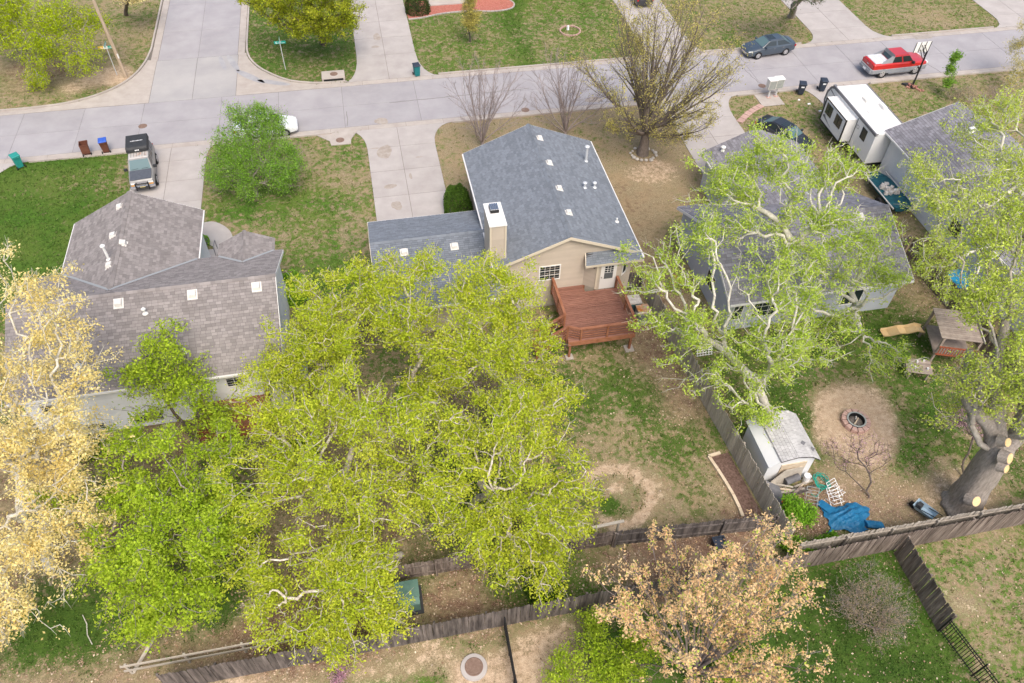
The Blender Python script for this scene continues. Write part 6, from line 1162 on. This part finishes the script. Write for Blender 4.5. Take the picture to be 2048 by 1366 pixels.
# ------------------------------------------------------------------ bins
def bin_(label, x, y, deg, body, lid, open_=False, name='wheelie_bin', mark=True):
    t = thing(name, label, 'bin'); 
    rg = [[(-.26*s, -.30*s, z), (.26*s, -.30*s, z), (.28*s, .30*s, z), (-.28*s, .30*s, z)] for s, z in ((.76, .06), (.86, .45), (1.0, .98))]
    part('body', MB().loft(rg, caps=not open_), body, t, bevel=.03 if not open_ else 0)
    if open_: part('inner', MB().loft([[(p[0]*.93, p[1]*.93, p[2]+.02) for p in r_][::-1] for r_ in rg[::-1]], caps=False).lo(-.18, .18, -.2, .2, .08, .1), body, t)
    if open_: part('lid', MB().slab([(-.29, .31, .98), (.29, .31, .98), (.29, .36, .30), (-.29, .36, .30)], (0, .03, 0)), lid, t); part('rim', MB().lo(-.29, .29, -.33, -.29, .93, .99).lo(-.31, -.27, -.29, .31, .93, .99).lo(.27, .31, -.29, .31, .93, .99), body, t)
    else: part('lid', MB().loft([[(-.30, -.35, .985), (.30, -.35, .985), (.30, .33, .985), (-.30, .33, .985)], [(-.30, -.36, 1.03), (.30, -.36, 1.03), (.30, .33, 1.04), (-.30, .33, 1.04)], [(-.24, -.27, 1.075), (.24, -.27, 1.075), (.24, .28, 1.085), (-.24, .28, 1.085)]]), lid, t, bevel=.015)
    part('handle', MB().tube((-.24, .36, .95), (.24, .36, .95), .018), body, t)
    for s in (-1, 1): part('wheel', MB().tube((s*.25, .27, .12), (s*.31, .27, .12), .12, .12, 14), 'rubber', t)
    if mark: part('emblem', MB().lo(-.13, .13, -.290, -.276, .72, .84), 'white_mark', t)
    t.location = (x, y, .022); t.rotation_euler = (0, 0, math.radians(deg)); return t
bin_('teal wheeled bin standing alone by the far driveway mouth', -25.7, 53.9, 215, 'bin_teal', 'bin_teal')
bin_('brown wheeled bin with its lid hanging open at the kerb', -21.1, 54.75, 190, 'bin_brown', 'bin_brown', True, mark=False)
bin_('brown wheeled bin with closed blue lid beside the SUV driveway', -19.75, 54.85, 190, 'bin_brown', 'bin_blue_lid', mark=False)
bin_('teal wheeled bin with dark lid across the street', 4.75, 62.15, 10, 'bin_teal_dark', 'bin_navy', mark=False)
bin_('navy wheeled bin nearer the cluster mailboxes', 36.7, 53.85, -20, 'bin_navy', 'bin_navy')
bin_('navy wheeled bin beside the trailer nose', 38.75, 54.05, -12, 'bin_navy', 'bin_navy')
bin_('dark bin standing by the kerb behind the shade tree', 22.6, 55.0, 10, 'bin_navy', 'bin_navy', mark=False)
# ------------------------------------------------------------------ street furniture
t = thing('utility_pole', 'leaning wooden utility pole on the corner lawn', 'pole', (-19.7, 65.9, 0)); part('shaft', MB().tube((-19.7, 65.9, -.1), (-19.95, 66.05, 5.5), .15, .13, 12).tube((-19.95, 66.05, 5.5), (-20.2, 66.2, 11), .13, .11, 12), 'pole_wood', t); part('crossarm', MB().box((-20.2, 66.2, 10.4), (2.4, .12, .14)), 'pole_wood', t); part('ground_plate', MB().lo(-19.72, -19.60, 65.72, 65.76, 1.8, 2.2), 'vent_metal', t)
def street_sign(label, p, blades):
    t = thing('street_sign', label, 'sign', (p[0], p[1], 0)); part('post', MB().tube((p[0], p[1], 0), (p[0], p[1], 2.75), .035, .03, 8), 'galvanised', t)
    for z, ang, ln, segs in blades:
        x0 = -ln/2; bl_ = None
        for fr, m in segs:
            mb = MB().box((p[0]+math.cos(ang)*(x0+fr*ln/2), p[1]+math.sin(ang)*(x0+fr*ln/2), z), (fr*ln, .015, .24), ang); q = part('blade', mb, m, t); x0 += fr*ln
        for s in (-1, 1):
            mk = MB(); r_ = random.Random(int(z*100)); u = -ln*.36
            while u < ln*.36:
                w = r_.uniform(.035, .07); k = r_.choice([0, 1, 2]); nx, ny = -math.sin(ang)*s*.011, math.cos(ang)*s*.011
                if k != 2: mk.box((p[0]+math.cos(ang)*u+nx, p[1]+math.sin(ang)*u+ny, z), (w*.45, .005, .15), ang)
                mk.box((p[0]+math.cos(ang)*(u+w*.4)+nx, p[1]+math.sin(ang)*(u+w*.4)+ny, z+(.05 if k == 1 else -.05)), (w*.8, .005, .045), ang); u += w+.03
            part('lettering', mk, 'white_mark', t, kind='stuff')
street_sign('green street name sign on the corner lawn by the maple', (-6.4, 65.0), ((2.5, 0., .95, ((1., 'sign_green'),)), (2.76, math.pi/2, .8, ((1., 'sign_green'),))))
street_sign('yellow, white and green street sign beside the utility pole', (-20.5, 66.4), ((2.5, 0., 1.3, ((.32, 'sign_yellow'), (.26, 'sign_white'), (.42, 'sign_green'))), (2.76, math.pi/2, .8, ((1., 'sign_green'),))))
for k, (x, lab) in enumerate(((33.75, 'pale cluster mailbox on grey post nearer the stepping path'), (34.45, 'pale cluster mailbox turned away toward the navy bins'))):
    t = thing('cluster_mailbox', lab, 'mailbox', (x, 53.8+.1*k, 0)); part('post', MB().tube((x, 53.8+.1*k, .02), (x, 53.8+.1*k, .9), .07, .07, 8), 'galvanised', t); part('cabinet', MB().lo(x-.36, x+.30, 53.55+.1*k, 54.1+.1*k, .85, 1.65), 'vent_metal', t, bevel=.02); part('top', MB().lo(x-.40, x+.34, 53.5+.1*k, 54.15+.1*k, 1.65, 1.71), 'trim_white', t, bevel=.015); part('door_panel', MB().lo(x-.32, x+.26, 53.535+.1*k, 53.552+.1*k, .9, 1.6), 'ac_grey', t); part('foot', MB().box((x, 53.8+.1*k, .045), (.36, .36, .03)), 'brick_pink', t)
t = thing('basketball_hoop', 'black freestanding basketball hoop with clear backboard by the red truck', 'hoop', (47.0, 53.3, 0)); part('pole', MB().tube((47.0, 53.3, .1), (47.1, 53.5, 3.2), .07), 'black_metal', t); part('brace', MB().tube((46.7, 53.1, .2), (47.02, 53.36, 1.3), .035), 'black_metal', t)
for dx in (-.12, .12): part('arm', MB().tube((47.1+dx, 53.5, 2.5), (47.1+dx, 54.2, 3.0), .03).tube((47.1+dx, 53.5, 3.0), (47.1+dx, 54.2, 3.4), .03), 'black_metal', t)
bd = part('backboard', MB().box((47.1, 54.25, 3.2), (1.4, .04, .9)), 'rv_roof', t)
for dx in (-.69, -.25, .25, .69): part('board_frame', MB().box((47.1+dx, 54.215, 3.2), (.04, .04, .94)), 'black_metal', bd)
part('hoop_ring', (lambda mb: [mb.tube((47.1+.23*math.cos(a), 54.52+.23*math.sin(a), 2.85), (47.1+.23*math.cos(a+.4), 54.52+.23*math.sin(a+.4), 2.85), .012, n=5) for a in np.arange(0, 6.3, .4)] and mb)(MB()), 'orange_tool', t)
part('base', MB().prism([(46.3, 53.9), (46.9, 53.0), (47.4, 53.1), (47.0, 53.8)], 0, .16), 'black_plastic', t)
for k in range(7): tag(part('brick', MB().box((0, 0, .05), (.32, .18, .1)), 'brick_red', origin=(0, 0, 0)), 'loose red brick weighing down the basketball hoop base', 'brick', 'bricks around the hoop base').matrix_world = Matrix.Translation((46.6+.16*k, 53.45-.12*k+random.uniform(-.22, .1), .16 if 0 < k < 4 else 0)) @ Matrix.Rotation(random.random()*3, 4, 'Z')
# ------------------------------------------------------------------ beds, edging, yard things
mbed = crv([(5.15, 72.6), (6.5, 72.75), (8.5, 73.3), (11, 73.4), (13.6, 73.0), (15.2, 73.3), (15.7, 74.2), (15.3, 75.3)]); poly = [tuple(p) for p in mbed]+[(12, 76.1), (5.15, 76.1)]
mb_ = thing('mulch_bed', 'red mulch flower bed with pale curved border', 'flower bed', (10, 74.5, 0)); part('mulch', MB().prism(poly, 0, .06), 'mulch_red', mb_); PAVED.append(poly)
A_, B_ = offs(mbed, .0), offs(mbed, -.13)
for i in range(len(mbed)-1): part('border_stone', MB().prism([tuple(A_[i]), tuple(B_[i]), tuple(B_[i]*.08+B_[i+1]*.92), tuple(A_[i]*.08+A_[i+1]*.92)], 0, .10), 'drive_concrete', mb_)
t = thing('tree_ring', 'round brick ring on the lawn with a white stake inside', 'edging', (19.9, 67.9, 0))
for k in range(22): a = 2*math.pi*k/22; part('brick', MB().box((19.9+.95*math.cos(a), 67.9+.95*math.sin(a), .05), (.12, .24, .12), a), 'brick_pink', t)
part('stake', MB().box((19.75, 68.2, .2), (.2, .2, .4), .3, .7), 'white_mark', t)
t = thing('timber_edging', 'row of pale landscape timbers along the light grey fence', 'edging', (15.8, 18.5, 0)); part('mulch', MB().prism([(15.97, 16.55), (17.0, 16.55), (16.72, 20.4), (15.6, 20.35), (15.75, 19.5), (15.88, 18.7)], 0, .05), 'mulch_brown', t); e0 = [(16.25, 20.45), (15.55, 20.35), (15.72, 19.5), (15.85, 18.7), (15.95, 17.9), (15.98, 17.1), (15.95, 16.6)]
for a, b in zip(e0[:-1], e0[1:]): part('timber', MB().box(((a[0]+b[0])/2, (a[1]+b[1])/2, .07), (math.hypot(b[0]-a[0], b[1]-a[1])*.97, .16, .15), math.atan2(b[1]-a[1], b[0]-a[0])), 'timber_pale', t)
t = thing('fire_pit', 'round stone fire pit with iron liner on the sand circle', 'fire pit', (24.5, 21.0, 0))
for k in range(13):
    a0, a1 = 2*math.pi*k/13+.03, 2*math.pi*(k+1)/13-.03; ce = (24.5, 21.0); part('stone', MB().prism([(ce[0]+r_*math.cos(a), ce[1]+r_*math.sin(a)) for r_, a in ((.52, a0), (.80, a0), (.80, a1), (.52, a1))], 0, .26), 'brick_pink', t, bevel=.02)
part('liner', (lambda mb: mb.lathe((24.5, 21.0, .02), [(.52, 0), (.52, .30), (.44, .30), (.44, .04), (.1, .04)], 22, False))(MB()), 'black_metal', t); part('rim_ring', MB().lathe((24.5, 21.0, .3), [(.53, 0), (.53, .03), (.45, .03), (.45, 0)], 22, False), 'ac_grey', t); part('ash', MB().lathe((24.5, 21, .06), [(.42, 0), (.3, .06), (.02, .09)], 14), 'ash', t)
for k in range(3): part('log', MB().tube((24.3+.1*k, 20.8+.1*k, .16), (24.7-.05*k, 21.15+.04*k, .2+.03*k), .045), ('timber_pale', 'bark_dark', 'junk_white')[k], t)
# shed
t = thing('garden_shed', 'white garden shed with pale shingle roof by the light grey fence', 'shed', (18.8, 19.6, 0))
part('wall', MB().prism([(17.62, 18.25), (20.15, 18.25), (20.15, 20.85), (17.62, 20.85)], 0, 1.75), 'siding_white', t)
for y in (18.25, 20.79): part('gable_wall', MB().slab([(17.62, y, 1.75), (20.15, y, 1.75), (20.15, y, 1.85), (19.6, y, 2.25), (18.9, y, 2.38), (18.1, y, 2.2), (17.62, y, 1.85)], (0, .06, 0)), 'siding_white', t)
pl = [[(17.5, 21.0, 1.86), (17.5, 18.05, 1.86), (18.05, 18.05, 2.28), (18.05, 21.0, 2.28)], [(18.05, 21.0, 2.28), (18.05, 18.05, 2.28), (18.95, 18.05, 2.46), (18.95, 21.0, 2.46)], [(19.75, 18.05, 2.28), (19.75, 21.0, 2.28), (18.95, 21.0, 2.46), (18.95, 18.05, 2.46)], [(20.3, 18.05, 1.86), (20.3, 21.0, 1.86), (19.75, 21.0, 2.28), (19.75, 18.05, 2.28)]]
sr = roof_slabs(t, pl[1:], 'shingle_pale', .05, .17, .22); part('lower_panel', MB().slab(pl[0], (0, 0, .05)), 'siding_white', t); part('roof_seam', MB().box((18.03, 19.5, 2.34), (.05, 2.95, .05)), 'rv_grey', sr)
for x, y, z in ((19.6, 18.9, 2.36), (20.05, 18.6, 2.12)): part('patch', MB().box((x, y, z+.02), (.2, .2, .02), .7), 'rv_grey', sr)
part('door', MB().lo(18.35, 19.75, 18.20, 18.25, .05, 1.65), 'timber_pale', t); part('lean_board', MB().slab([(17.75, 17.7, .05), (19.8, 18.15, .05), (19.7, 18.22, 1.2), (18.6, 18.1, 1.35), (17.9, 17.95, .7)], (0, -.03, 0)), 'timber_grey', t)
# scrap beside the shed
rr = random.Random(12)
SG = 'scrap boards heaped beside the shed'
for k in range(13):
    x, y = 18.9+rr.uniform(-.9, .9), 17.35+rr.uniform(-.4, .45); o = part('scrap_board', MB().box((0, 0, .02), (rr.uniform(1.0, 2.2), rr.uniform(.06, .2), .04)), ('timber_grey', 'fence_dark', 'timber_pale', 'fence_brown')[k % 4]); tag(o, ('weathered grey', 'blackened', 'pale yellowish', 'dull brown')[k % 4]+' scrap board in the heap beside the white shed', 'board', ('grey', 'blackened', 'pale', 'brown')[k % 4]+' '+SG)
    o.location = (x, y, .03+.045*k); o.rotation_euler = (rr.uniform(-.06, .06), rr.uniform(-.08, .08), rr.uniform(-.35, .5))
t = thing('grey_tarp', 'dark grey tarp draped over a frame at the shed corner', 'tarp', (17.75, 17.3, 0)); part('cloth', MB().add([(17.5, 18.0, .9), (17.45, 16.9, .55), (18.35, 16.75, .25), (18.2, 17.6, .7), (17.4, 16.6, .02), (18.5, 16.6, .02), (17.35, 18.1, .02)], [(0, 1, 2, 3), (1, 4, 5, 2), (0, 6, 4, 1)]), 'tarp_grey', t); part('barrel', MB().tube((18.7, 17.85, .55), (19.5, 18.0, .6), .2, .2, 14), 'tarp_grey', t)
t = thing('garden_hose', 'coil of green garden hose beside the scrap heap', 'hose', (20.75, 17.6, .3)); pts = []
for k in range(170): a = k*.22; r_ = .38+.07*math.sin(k*.31)+.03*math.sin(k*1.7); pts.append((20.75+r_*math.cos(a)+.05*math.sin(k*.05), 17.7+r_*math.sin(a), .22+.16*math.sin(a*.8+k*.03)+.05*math.sin(k*.9)))
pts += [(20.5, 17.2, .1), (20.2, 17.0, .03), (20.0, 17.2, .03)]; part('coil', MB().path(pts, .018, 5), 'hose_green', t)
def frame_chair(label, x, y, rz, m='white_mark', name='lawn_chair_frame'):
    t = thing(name, label, 'chair', (x, y, 0)); ca, sa = math.cos(rz), math.sin(rz); w = lambda a, b, z: (x+a*ca-b*sa, y+a*sa+b*ca, z)
    for s in (-.3, .3): part('leg', MB().tube(w(s, -.3, .02), w(s, .3, .45), .016, n=6), m, t); part('leg', MB().tube(w(s, .3, .02), w(s, -.3, .42), .016, n=6), m, t); part('back_rail', MB().tube(w(s, .3, .44), w(s, .55, .62), .016, n=6), m, t)
    for q in (-.3, -.1, .1, .3): part('seat_bar', MB().tube(w(-.3, q, .43), w(.3, q, .43), .014, n=6), m, t)
    for q in (.42, .55): part('back_bar', MB().tube(w(-.3, q, .44+(q-.3)*.72), w(.3, q, .44+(q-.3)*.72), .014, n=6), m, t)
frame_chair('white metal chair frame lying beyond the green hose', 21.2, 16.95, .35); frame_chair('second white chair frame tipped by the scrap heap', 20.95, 16.55, .1); frame_chair('dark folding chair frame near the shrub', 19.75, 16.75, -.4, 'ac_grey')
t = thing('orange_rake', 'orange-handled tool lying among the scrap boards', 'tool', (18.5, 16.95, .05)); part('shaft', MB().tube((18.1, 16.95, .35), (19.0, 17.05, .38), .02), 'orange_tool', t); part('head', MB().box((18.3, 16.9, .36), (.4, .12, .03), .2), 'orange_tool', t)
t = thing('white_bucket', 'white bucket standing on the scrap heap', 'bucket', (20.0, 18.0, 0)); part('pail', MB().lathe((20.0, 17.95, .0), [(.15, 0), (.18, .6), (.19, .62), (.165, .6), (.14, .5)], 14), 'white_mark', t); part('handle', MB().path([(20.0+.18*math.cos(a), 17.95, .6+.12*math.sin(a)) for a in np.linspace(0, math.pi, 7)], .01, 5), 'chrome', t)
# crumpled blue tarp
r_ = np.random.default_rng(3); nx_, ny_ = 70, 52; u, v = np.meshgrid(np.linspace(-1, 1, nx_), np.linspace(-1, 1, ny_)); 
X = 21.15+u*1.05*(1+.14*np.sin(v*3)+.05*np.sin(v*11))+v*.28; Y = 15.55+v*.72*(1+.17*np.sin(u*4)+.05*np.sin(u*13))-u*.18; R_ = np.sqrt(u**2+v**2); Zt = .06+np.clip(1.1-R_, 0, 1)*.42+.10*np.sin(u*7+v*4)*np.clip(1.15-R_, .15, 1)+.06*np.sin(v*13-u*9)*np.clip(1.1-R_, .2, 1); Zt += (.035*np.abs(np.sin(u*17+v*6+2*np.sin(v*5)))+.03*np.abs(np.sin(v*19-u*11+2*np.sin(u*4)))+.012*np.sin(u*41+v*37))*np.clip(1.25-R_, .1, 1); Zt = np.maximum(Zt, .015)
id_ = np.arange(nx_*ny_).reshape(ny_, nx_); t = thing('blue_tarp', 'crumpled blue tarp covering a pile near the leafy shrub', 'tarp', (21.1, 15.6, 0)); np_part('cloth', np.stack([X, Y, Zt], -1).reshape(-1, 3), np.stack([id_[:-1, :-1], id_[:-1, 1:], id_[1:, 1:], id_[1:, :-1]], -1).reshape(-1, 4), 'tarp_blue', t)
part('loose_corner', MB().slab([(19.95, 16.6, .08), (20.35, 16.75, .1), (20.75, 16.0, .25), (20.3, 15.9, .2)], (0, 0, .03)), 'tarp_blue', t); part('bunched_end', MB().loft([[(22.2+a, 14.95+.22*math.cos(q)-a*.3, .14+.14*math.sin(q)*(1+.3*math.sin(a*20))) for q in np.linspace(0, 5.6, 9)] for a in (-.3, -.1, .1, .3, .5)]), 'tarp_blue', t)
t = thing('wheelbarrow', 'pale blue wheelbarrow tipped beside the back fence', 'wheelbarrow', (25.1, 15.05, 0)); part('tray', MB().loft([[(24.72, 15.3, .25), (25.1, 15.5, .25), (25.5, 14.85, .25), (25.15, 14.65, .25)], [(24.55, 15.4, .55), (25.08, 15.7, .55), (25.66, 14.75, .5), (25.12, 14.5, .5)]], caps=False).add([(24.72, 15.3, .25), (25.1, 15.5, .25), (25.5, 14.85, .25), (25.15, 14.65, .25)], [(0, 1, 2, 3)]), 'barrow_blue', t)
for s in (0, .42): part('handle', MB().tube((24.75+s, 15.55+s*.3, .2), (25.35+s*.7, 14.35+s*.4, .62), .022), 'black_metal', t)
part('wheel', MB().tube((24.75, 15.55, .18), (24.85, 15.6, .18), .18, .18, 14), 'rubber', t); part('bag', MB().box((24.95, 15.35, .42), (.35, .3, .3), .5, .8), 'black_plastic', t)
# air conditioners
for x, y, mtop, ms, lab in ((14.85, 31.75, 'junk_white', 'ac_teal', 'teal air conditioner unit with pale top by the short dark fence'), (15.15, 30.85, 'rust', 'ac_grey', 'grey air conditioner with rusty orange top beside the deck')):
    t = thing('air_conditioner', lab, 'air conditioner', (x, y, 0)); part('casing', MB().box((x, y, .43), (.74, .74, .74)), ms, t, bevel=.02); part('top', MB().box((x, y, .83), (.80, .80, .06)), mtop, t, bevel=.015); part('pad', MB().box((x, y, .03), (.95, .95, .06)), 'gutter_concrete', t)
    for k in range(5): part('louvre', MB().box((x, y-.375, .2+.11*k), (.66, .02, .04)), 'black_plastic', t)
# utility cabinet and manhole at the back
t = thing('utility_cabinet', 'green metal utility transformer cabinet by the long plank fence', 'cabinet', (-1.05, 15.3, 0)); part('case', MB().loft([[(x_, y_, z_) for x_, y_ in ((-1.62, ya), (-.58, ya), (-.58, yb), (-1.62, yb))] for z_, ya, yb in ((.08, 14.85, 15.95), (.75, 14.85, 15.95), (1.02, 15.12, 15.9))]), 'transformer_green', t, bevel=.025); part('pad', MB().lo(-1.74, -.46, 14.7, 16.05, 0, .085), 'black_plastic', t); part('lid', MB().slab([(-1.64, 15.10, 1.02), (-.56, 15.10, 1.02), (-.56, 15.93, 1.03), (-1.64, 15.93, 1.03)], (0, 0, .03)), 'transformer_green', t)
t = thing('green_drum', 'low green ribbed drum beside the utility cabinet', 'drum', (-1.9, 14.25, 0)); part('drum', MB().lathe((-1.9, 14.25, 0), [(.34, 0), (.34, .3), (.36, .32), (.34, .36), (.34, .55), (.30, .58), (.05, .56)], 18), 'transformer_green', t)
t = thing('sewer_manhole', 'round iron manhole lid in a concrete collar on bare dirt', 'manhole', (1.38, 11.87, 0)); part('collar', MB().lathe((1.38, 11.87, 0), [(.60, 0), (.58, .08), (.42, .10)], 26), 'drive_concrete', t); part('lid', MB().lathe((1.38, 11.87, .08), [(.41, 0), (.41, .03), (.37, .045), (.34, .035), (.05, .04)], 26), 'iron_cover', t)
t = thing('black_planter', 'dark plastic tub between the two low fences', 'tub', (13.9, 15.0, 0)); g = G(1435, 1095); part('tub', MB().loft([[(g[0]-.3*s, g[1]-.3*s, z), (g[0]+.3*s, g[1]-.3*s, z), (g[0]+.3*s, g[1]+.3*s, z), (g[0]-.3*s, g[1]+.3*s, z)] for s, z in ((.85, 0), (1, .55), (1.05, .6), (.9, .6), (.85, .45))]), 'bin_navy', t)
# playset
t = thing('playset', 'wooden playset tower with slatted roof, red rails and yellow slide', 'playset', (32, 25, 0))
for x, y in ((31.0, 24.2), (32.9, 23.5), (31.6, 26.3), (33.5, 25.6)): part('post', MB().box((x, y, 1.15), (.12, .12, 2.3), -.35), 'play_wood', t)
d1 = np.array([.94, -.34]); d2 = np.array([.34, .94]); o0 = np.array([30.85, 24.15])
for k in range(15): c_ = o0+d2*(.09+.165*k)+d1*1.1; part('roof_slat', MB().box((c_[0], c_[1], 2.35), (2.4, .15, .03), math.atan2(d1[1], d1[0])), 'play_wood', t)
part('platform', MB().box((*(o0+d1*1.05+d2*1.2), 1.0), (2.1, 2.3, .06), math.atan2(d1[1], d1[0])), 'play_wood', t)
for k in range(13): c_ = o0+d1*(.15+.16*k)-d2*.05; part('baluster', MB().box((c_[0], c_[1], 1.35), (.05, .03, .65), math.atan2(d1[1], d1[0])), 'play_red', t)
for z in (1.05, 1.68): part('rail', MB().box((*(o0+d1*1.1-d2*.05), z), (2.1, .05, .09), math.atan2(d1[1], d1[0])), 'play_red', t)
part('ridge_beam', MB().box((*(o0+d1*2.25+d2*1.25), 2.42), (.06, 2.7, .08), math.atan2(d1[1], d1[0])), 'timber_grey', t)
sp_ = [(31.2, 26.0, 1.05), (30.8, 26.15, 1.1), (30.4, 26.35, .75), (30.0, 26.45, .72), (29.6, 26.7, .3), (29.3, 26.8, .2)]; rings = []
for k, p in enumerate(sp_): rings.append([(p[0]-.05, p[1]-.3, p[2]+.14), (p[0], p[1]-.25, p[2]), (p[0]+.03, p[1]+.25, p[2]), (p[0]+.05, p[1]+.3, p[2]+.14), (p[0]+.05, p[1]+.33, p[2]+.14), (p[0]+.04, p[1]+.28, p[2]-.03), (p[0], p[1]-.28, p[2]-.03), (p[0]-.05, p[1]-.33, p[2]+.14)])
part('slide', MB().loft(rings), 'slide_yellow', t, smooth=False)
t = thing('plank_table', 'low plank picnic table with pale things on it beside the playset', 'table', (29.6, 23.7, 0))
for k in range(8): c_ = np.array([29.0, 23.35])+d2*(.0+.155*k)*.9+d1*.55; part('plank', MB().box((c_[0], c_[1], .72), (1.45, .13, .04), math.atan2(d1[1], d1[0])), 'play_wood', t)
for a, b in ((.1, .1), (1.1, .1), (.1, .95), (1.1, .95)): c_ = np.array([29.0, 23.35])+d1*a+d2*b; part('leg', MB().box((c_[0], c_[1], .35), (.09, .09, .7)), 'play_wood', t)
for k, (a, b) in enumerate(((.3, .3), (.5, .75), (.9, .9), (1.0, .3))): c_ = np.array([29.0, 23.35])+d1*a+d2*b; o = part('cup', MB().lathe((0, 0, 0), [(.05, 0), (.06, .12), (.05, .11), (.04, .02)], 10), 'white_mark'); o.location = (c_[0], c_[1], .742); tag(o, 'small pale cup standing on the plank table', 'cup', 'cups on the plank table')
t = thing('toy_slide', 'red toddler slide beside the blue-grey house wall', 'slide', (18.6, 32.0, 0)); g = G(1372, 572); part('chute', MB().loft([[(g[0]-.9+.3*k, g[1]-.35, .9-.26*k*.9), (g[0]-.9+.3*k, g[1]-.3, .8-.26*k*.9), (g[0]-.9+.3*k, g[1]+.3, .8-.26*k*.9), (g[0]-.9+.3*k, g[1]+.35, .9-.26*k*.9), (g[0]-.9+.3*k, g[1]+.3, .76-.26*k*.9), (g[0]-.9+.3*k, g[1]-.3, .76-.26*k*.9)] for k in range(4)]), 'slide_red', t); part('ladder', MB().box((g[0]-1.0, g[1], .42), (.25, .6, .84), 0, .8), 'slide_red', t)
g = G(1915, 560); t = thing('bright_tarp', 'bright blue tarp bundle behind the playset fence', 'tarp', (g[0], g[1], 0)); part('cloth', MB().loft([[(g[0]+r_*math.cos(a)*(1+.2*math.sin(a*3)), g[1]+r_*math.sin(a), z) for a in np.linspace(0, 5.9, 12)] for r_, z in ((.8, 0), (.75, .3), (.45, .55), (.1, .6))]), 'tarp_bright', t)
g = G(1408, 712); t = thing('lattice_panel', 'white lattice panel leaning inside the light grey fence', 'lattice', (g[0], g[1], 0))
for k in range(6): part('lath', MB().slab([(g[0]-.45+.18*k, g[1], .02), (g[0]-.40+.18*k, g[1], .02), (g[0]-.40+.18*k, g[1]+.4, .9), (g[0]-.45+.18*k, g[1]+.4, .9)], (0, .02, 0)), 'trim_white', t); part('lath', MB().slab([(g[0]-.5, g[1]+.06*k, .05+.15*k), (g[0]+.52, g[1]+.06*k, .05+.15*k), (g[0]+.52, g[1]+.075*k, .1+.15*k), (g[0]-.5, g[1]+.075*k, .1+.15*k)], (0, .02, 0)), 'trim_white', t)
# stones round the shade tree, front step, small props
rr = random.Random(20); g = G(1285, 308)
for k in range(16):
    a = 2*math.pi*k/16; s = rr.uniform(.10, .2); o = part('border_rock', MB().lathe((0, 0, 0), [(s*.7, 0), (s, s*.35), (s*.8, s*.8), (s*.2, s)], 7), 'stone'); o.location = (g[0]+.95*math.cos(a)*rr.uniform(.9, 1.1), g[1]-.1+.85*math.sin(a)*rr.uniform(.9, 1.1), 0); o.rotation_euler = (0, 0, rr.random()*3); tag(o, 'rough stone in the ring around the shade tree trunk', 'rock', 'rocks ringing the shade tree')
t = thing('front_step', 'concrete porch steps with metal rail beside the curved walk', 'steps', (-11.1, 41.8, 0)); part('step', MB().lo(-11.7, -10.9, 41.2, 41.9, .02, .18), 'drive_concrete', t); part('step', MB().lo(-11.7, -10.9, 40.8, 41.25, .02, .36), 'drive_concrete', t); part('handrail', MB().path([(-10.95, 41.9, .05), (-10.95, 41.9, .9), (-10.95, 41.0, 1.1), (-10.95, 41.0, .1)], .025), 'rv_grey', t)
for k, (px, py, ln, a) in enumerate(((178, 1258, 1.6, 1.9), (310, 1260, 1.0, .5), (300, 1285, 1.3, .4))): g = G(px, py); o = part('fallen_branch', MB().path([(-ln/2, 0, .03), (-ln/6, .1, .05), (ln/6, .03, .04), (ln/2, .12, .03)], .022, 5), 'bark_pale' if k == 0 else 'bark_twig'); o.location = (g[0], g[1], .0); o.rotation_euler = (0, 0, a); tag(o, ('pale crooked branch lying on the dirt below the golden tree', 'thin stick lying on leaf litter below the lime-green tree', 'longer brown stick beside the two-rail fence')[k], 'branch')
for k, (px, py) in enumerate(((1618, 208), (1640, 222), (1598, 200))): g = G(px, py); o = part('litter_scrap', MB().box((0, 0, .03), (.3-.05*k, .18, .05), .4*k, .7), 'white_mark'); o.location = (g[0], g[1], 0); tag(o, ('largest pale litter scrap near the trailer slide-out', 'pale litter scrap closest to the trailer nose', 'small pale litter scrap beside the mailbox pad')[k], 'litter')
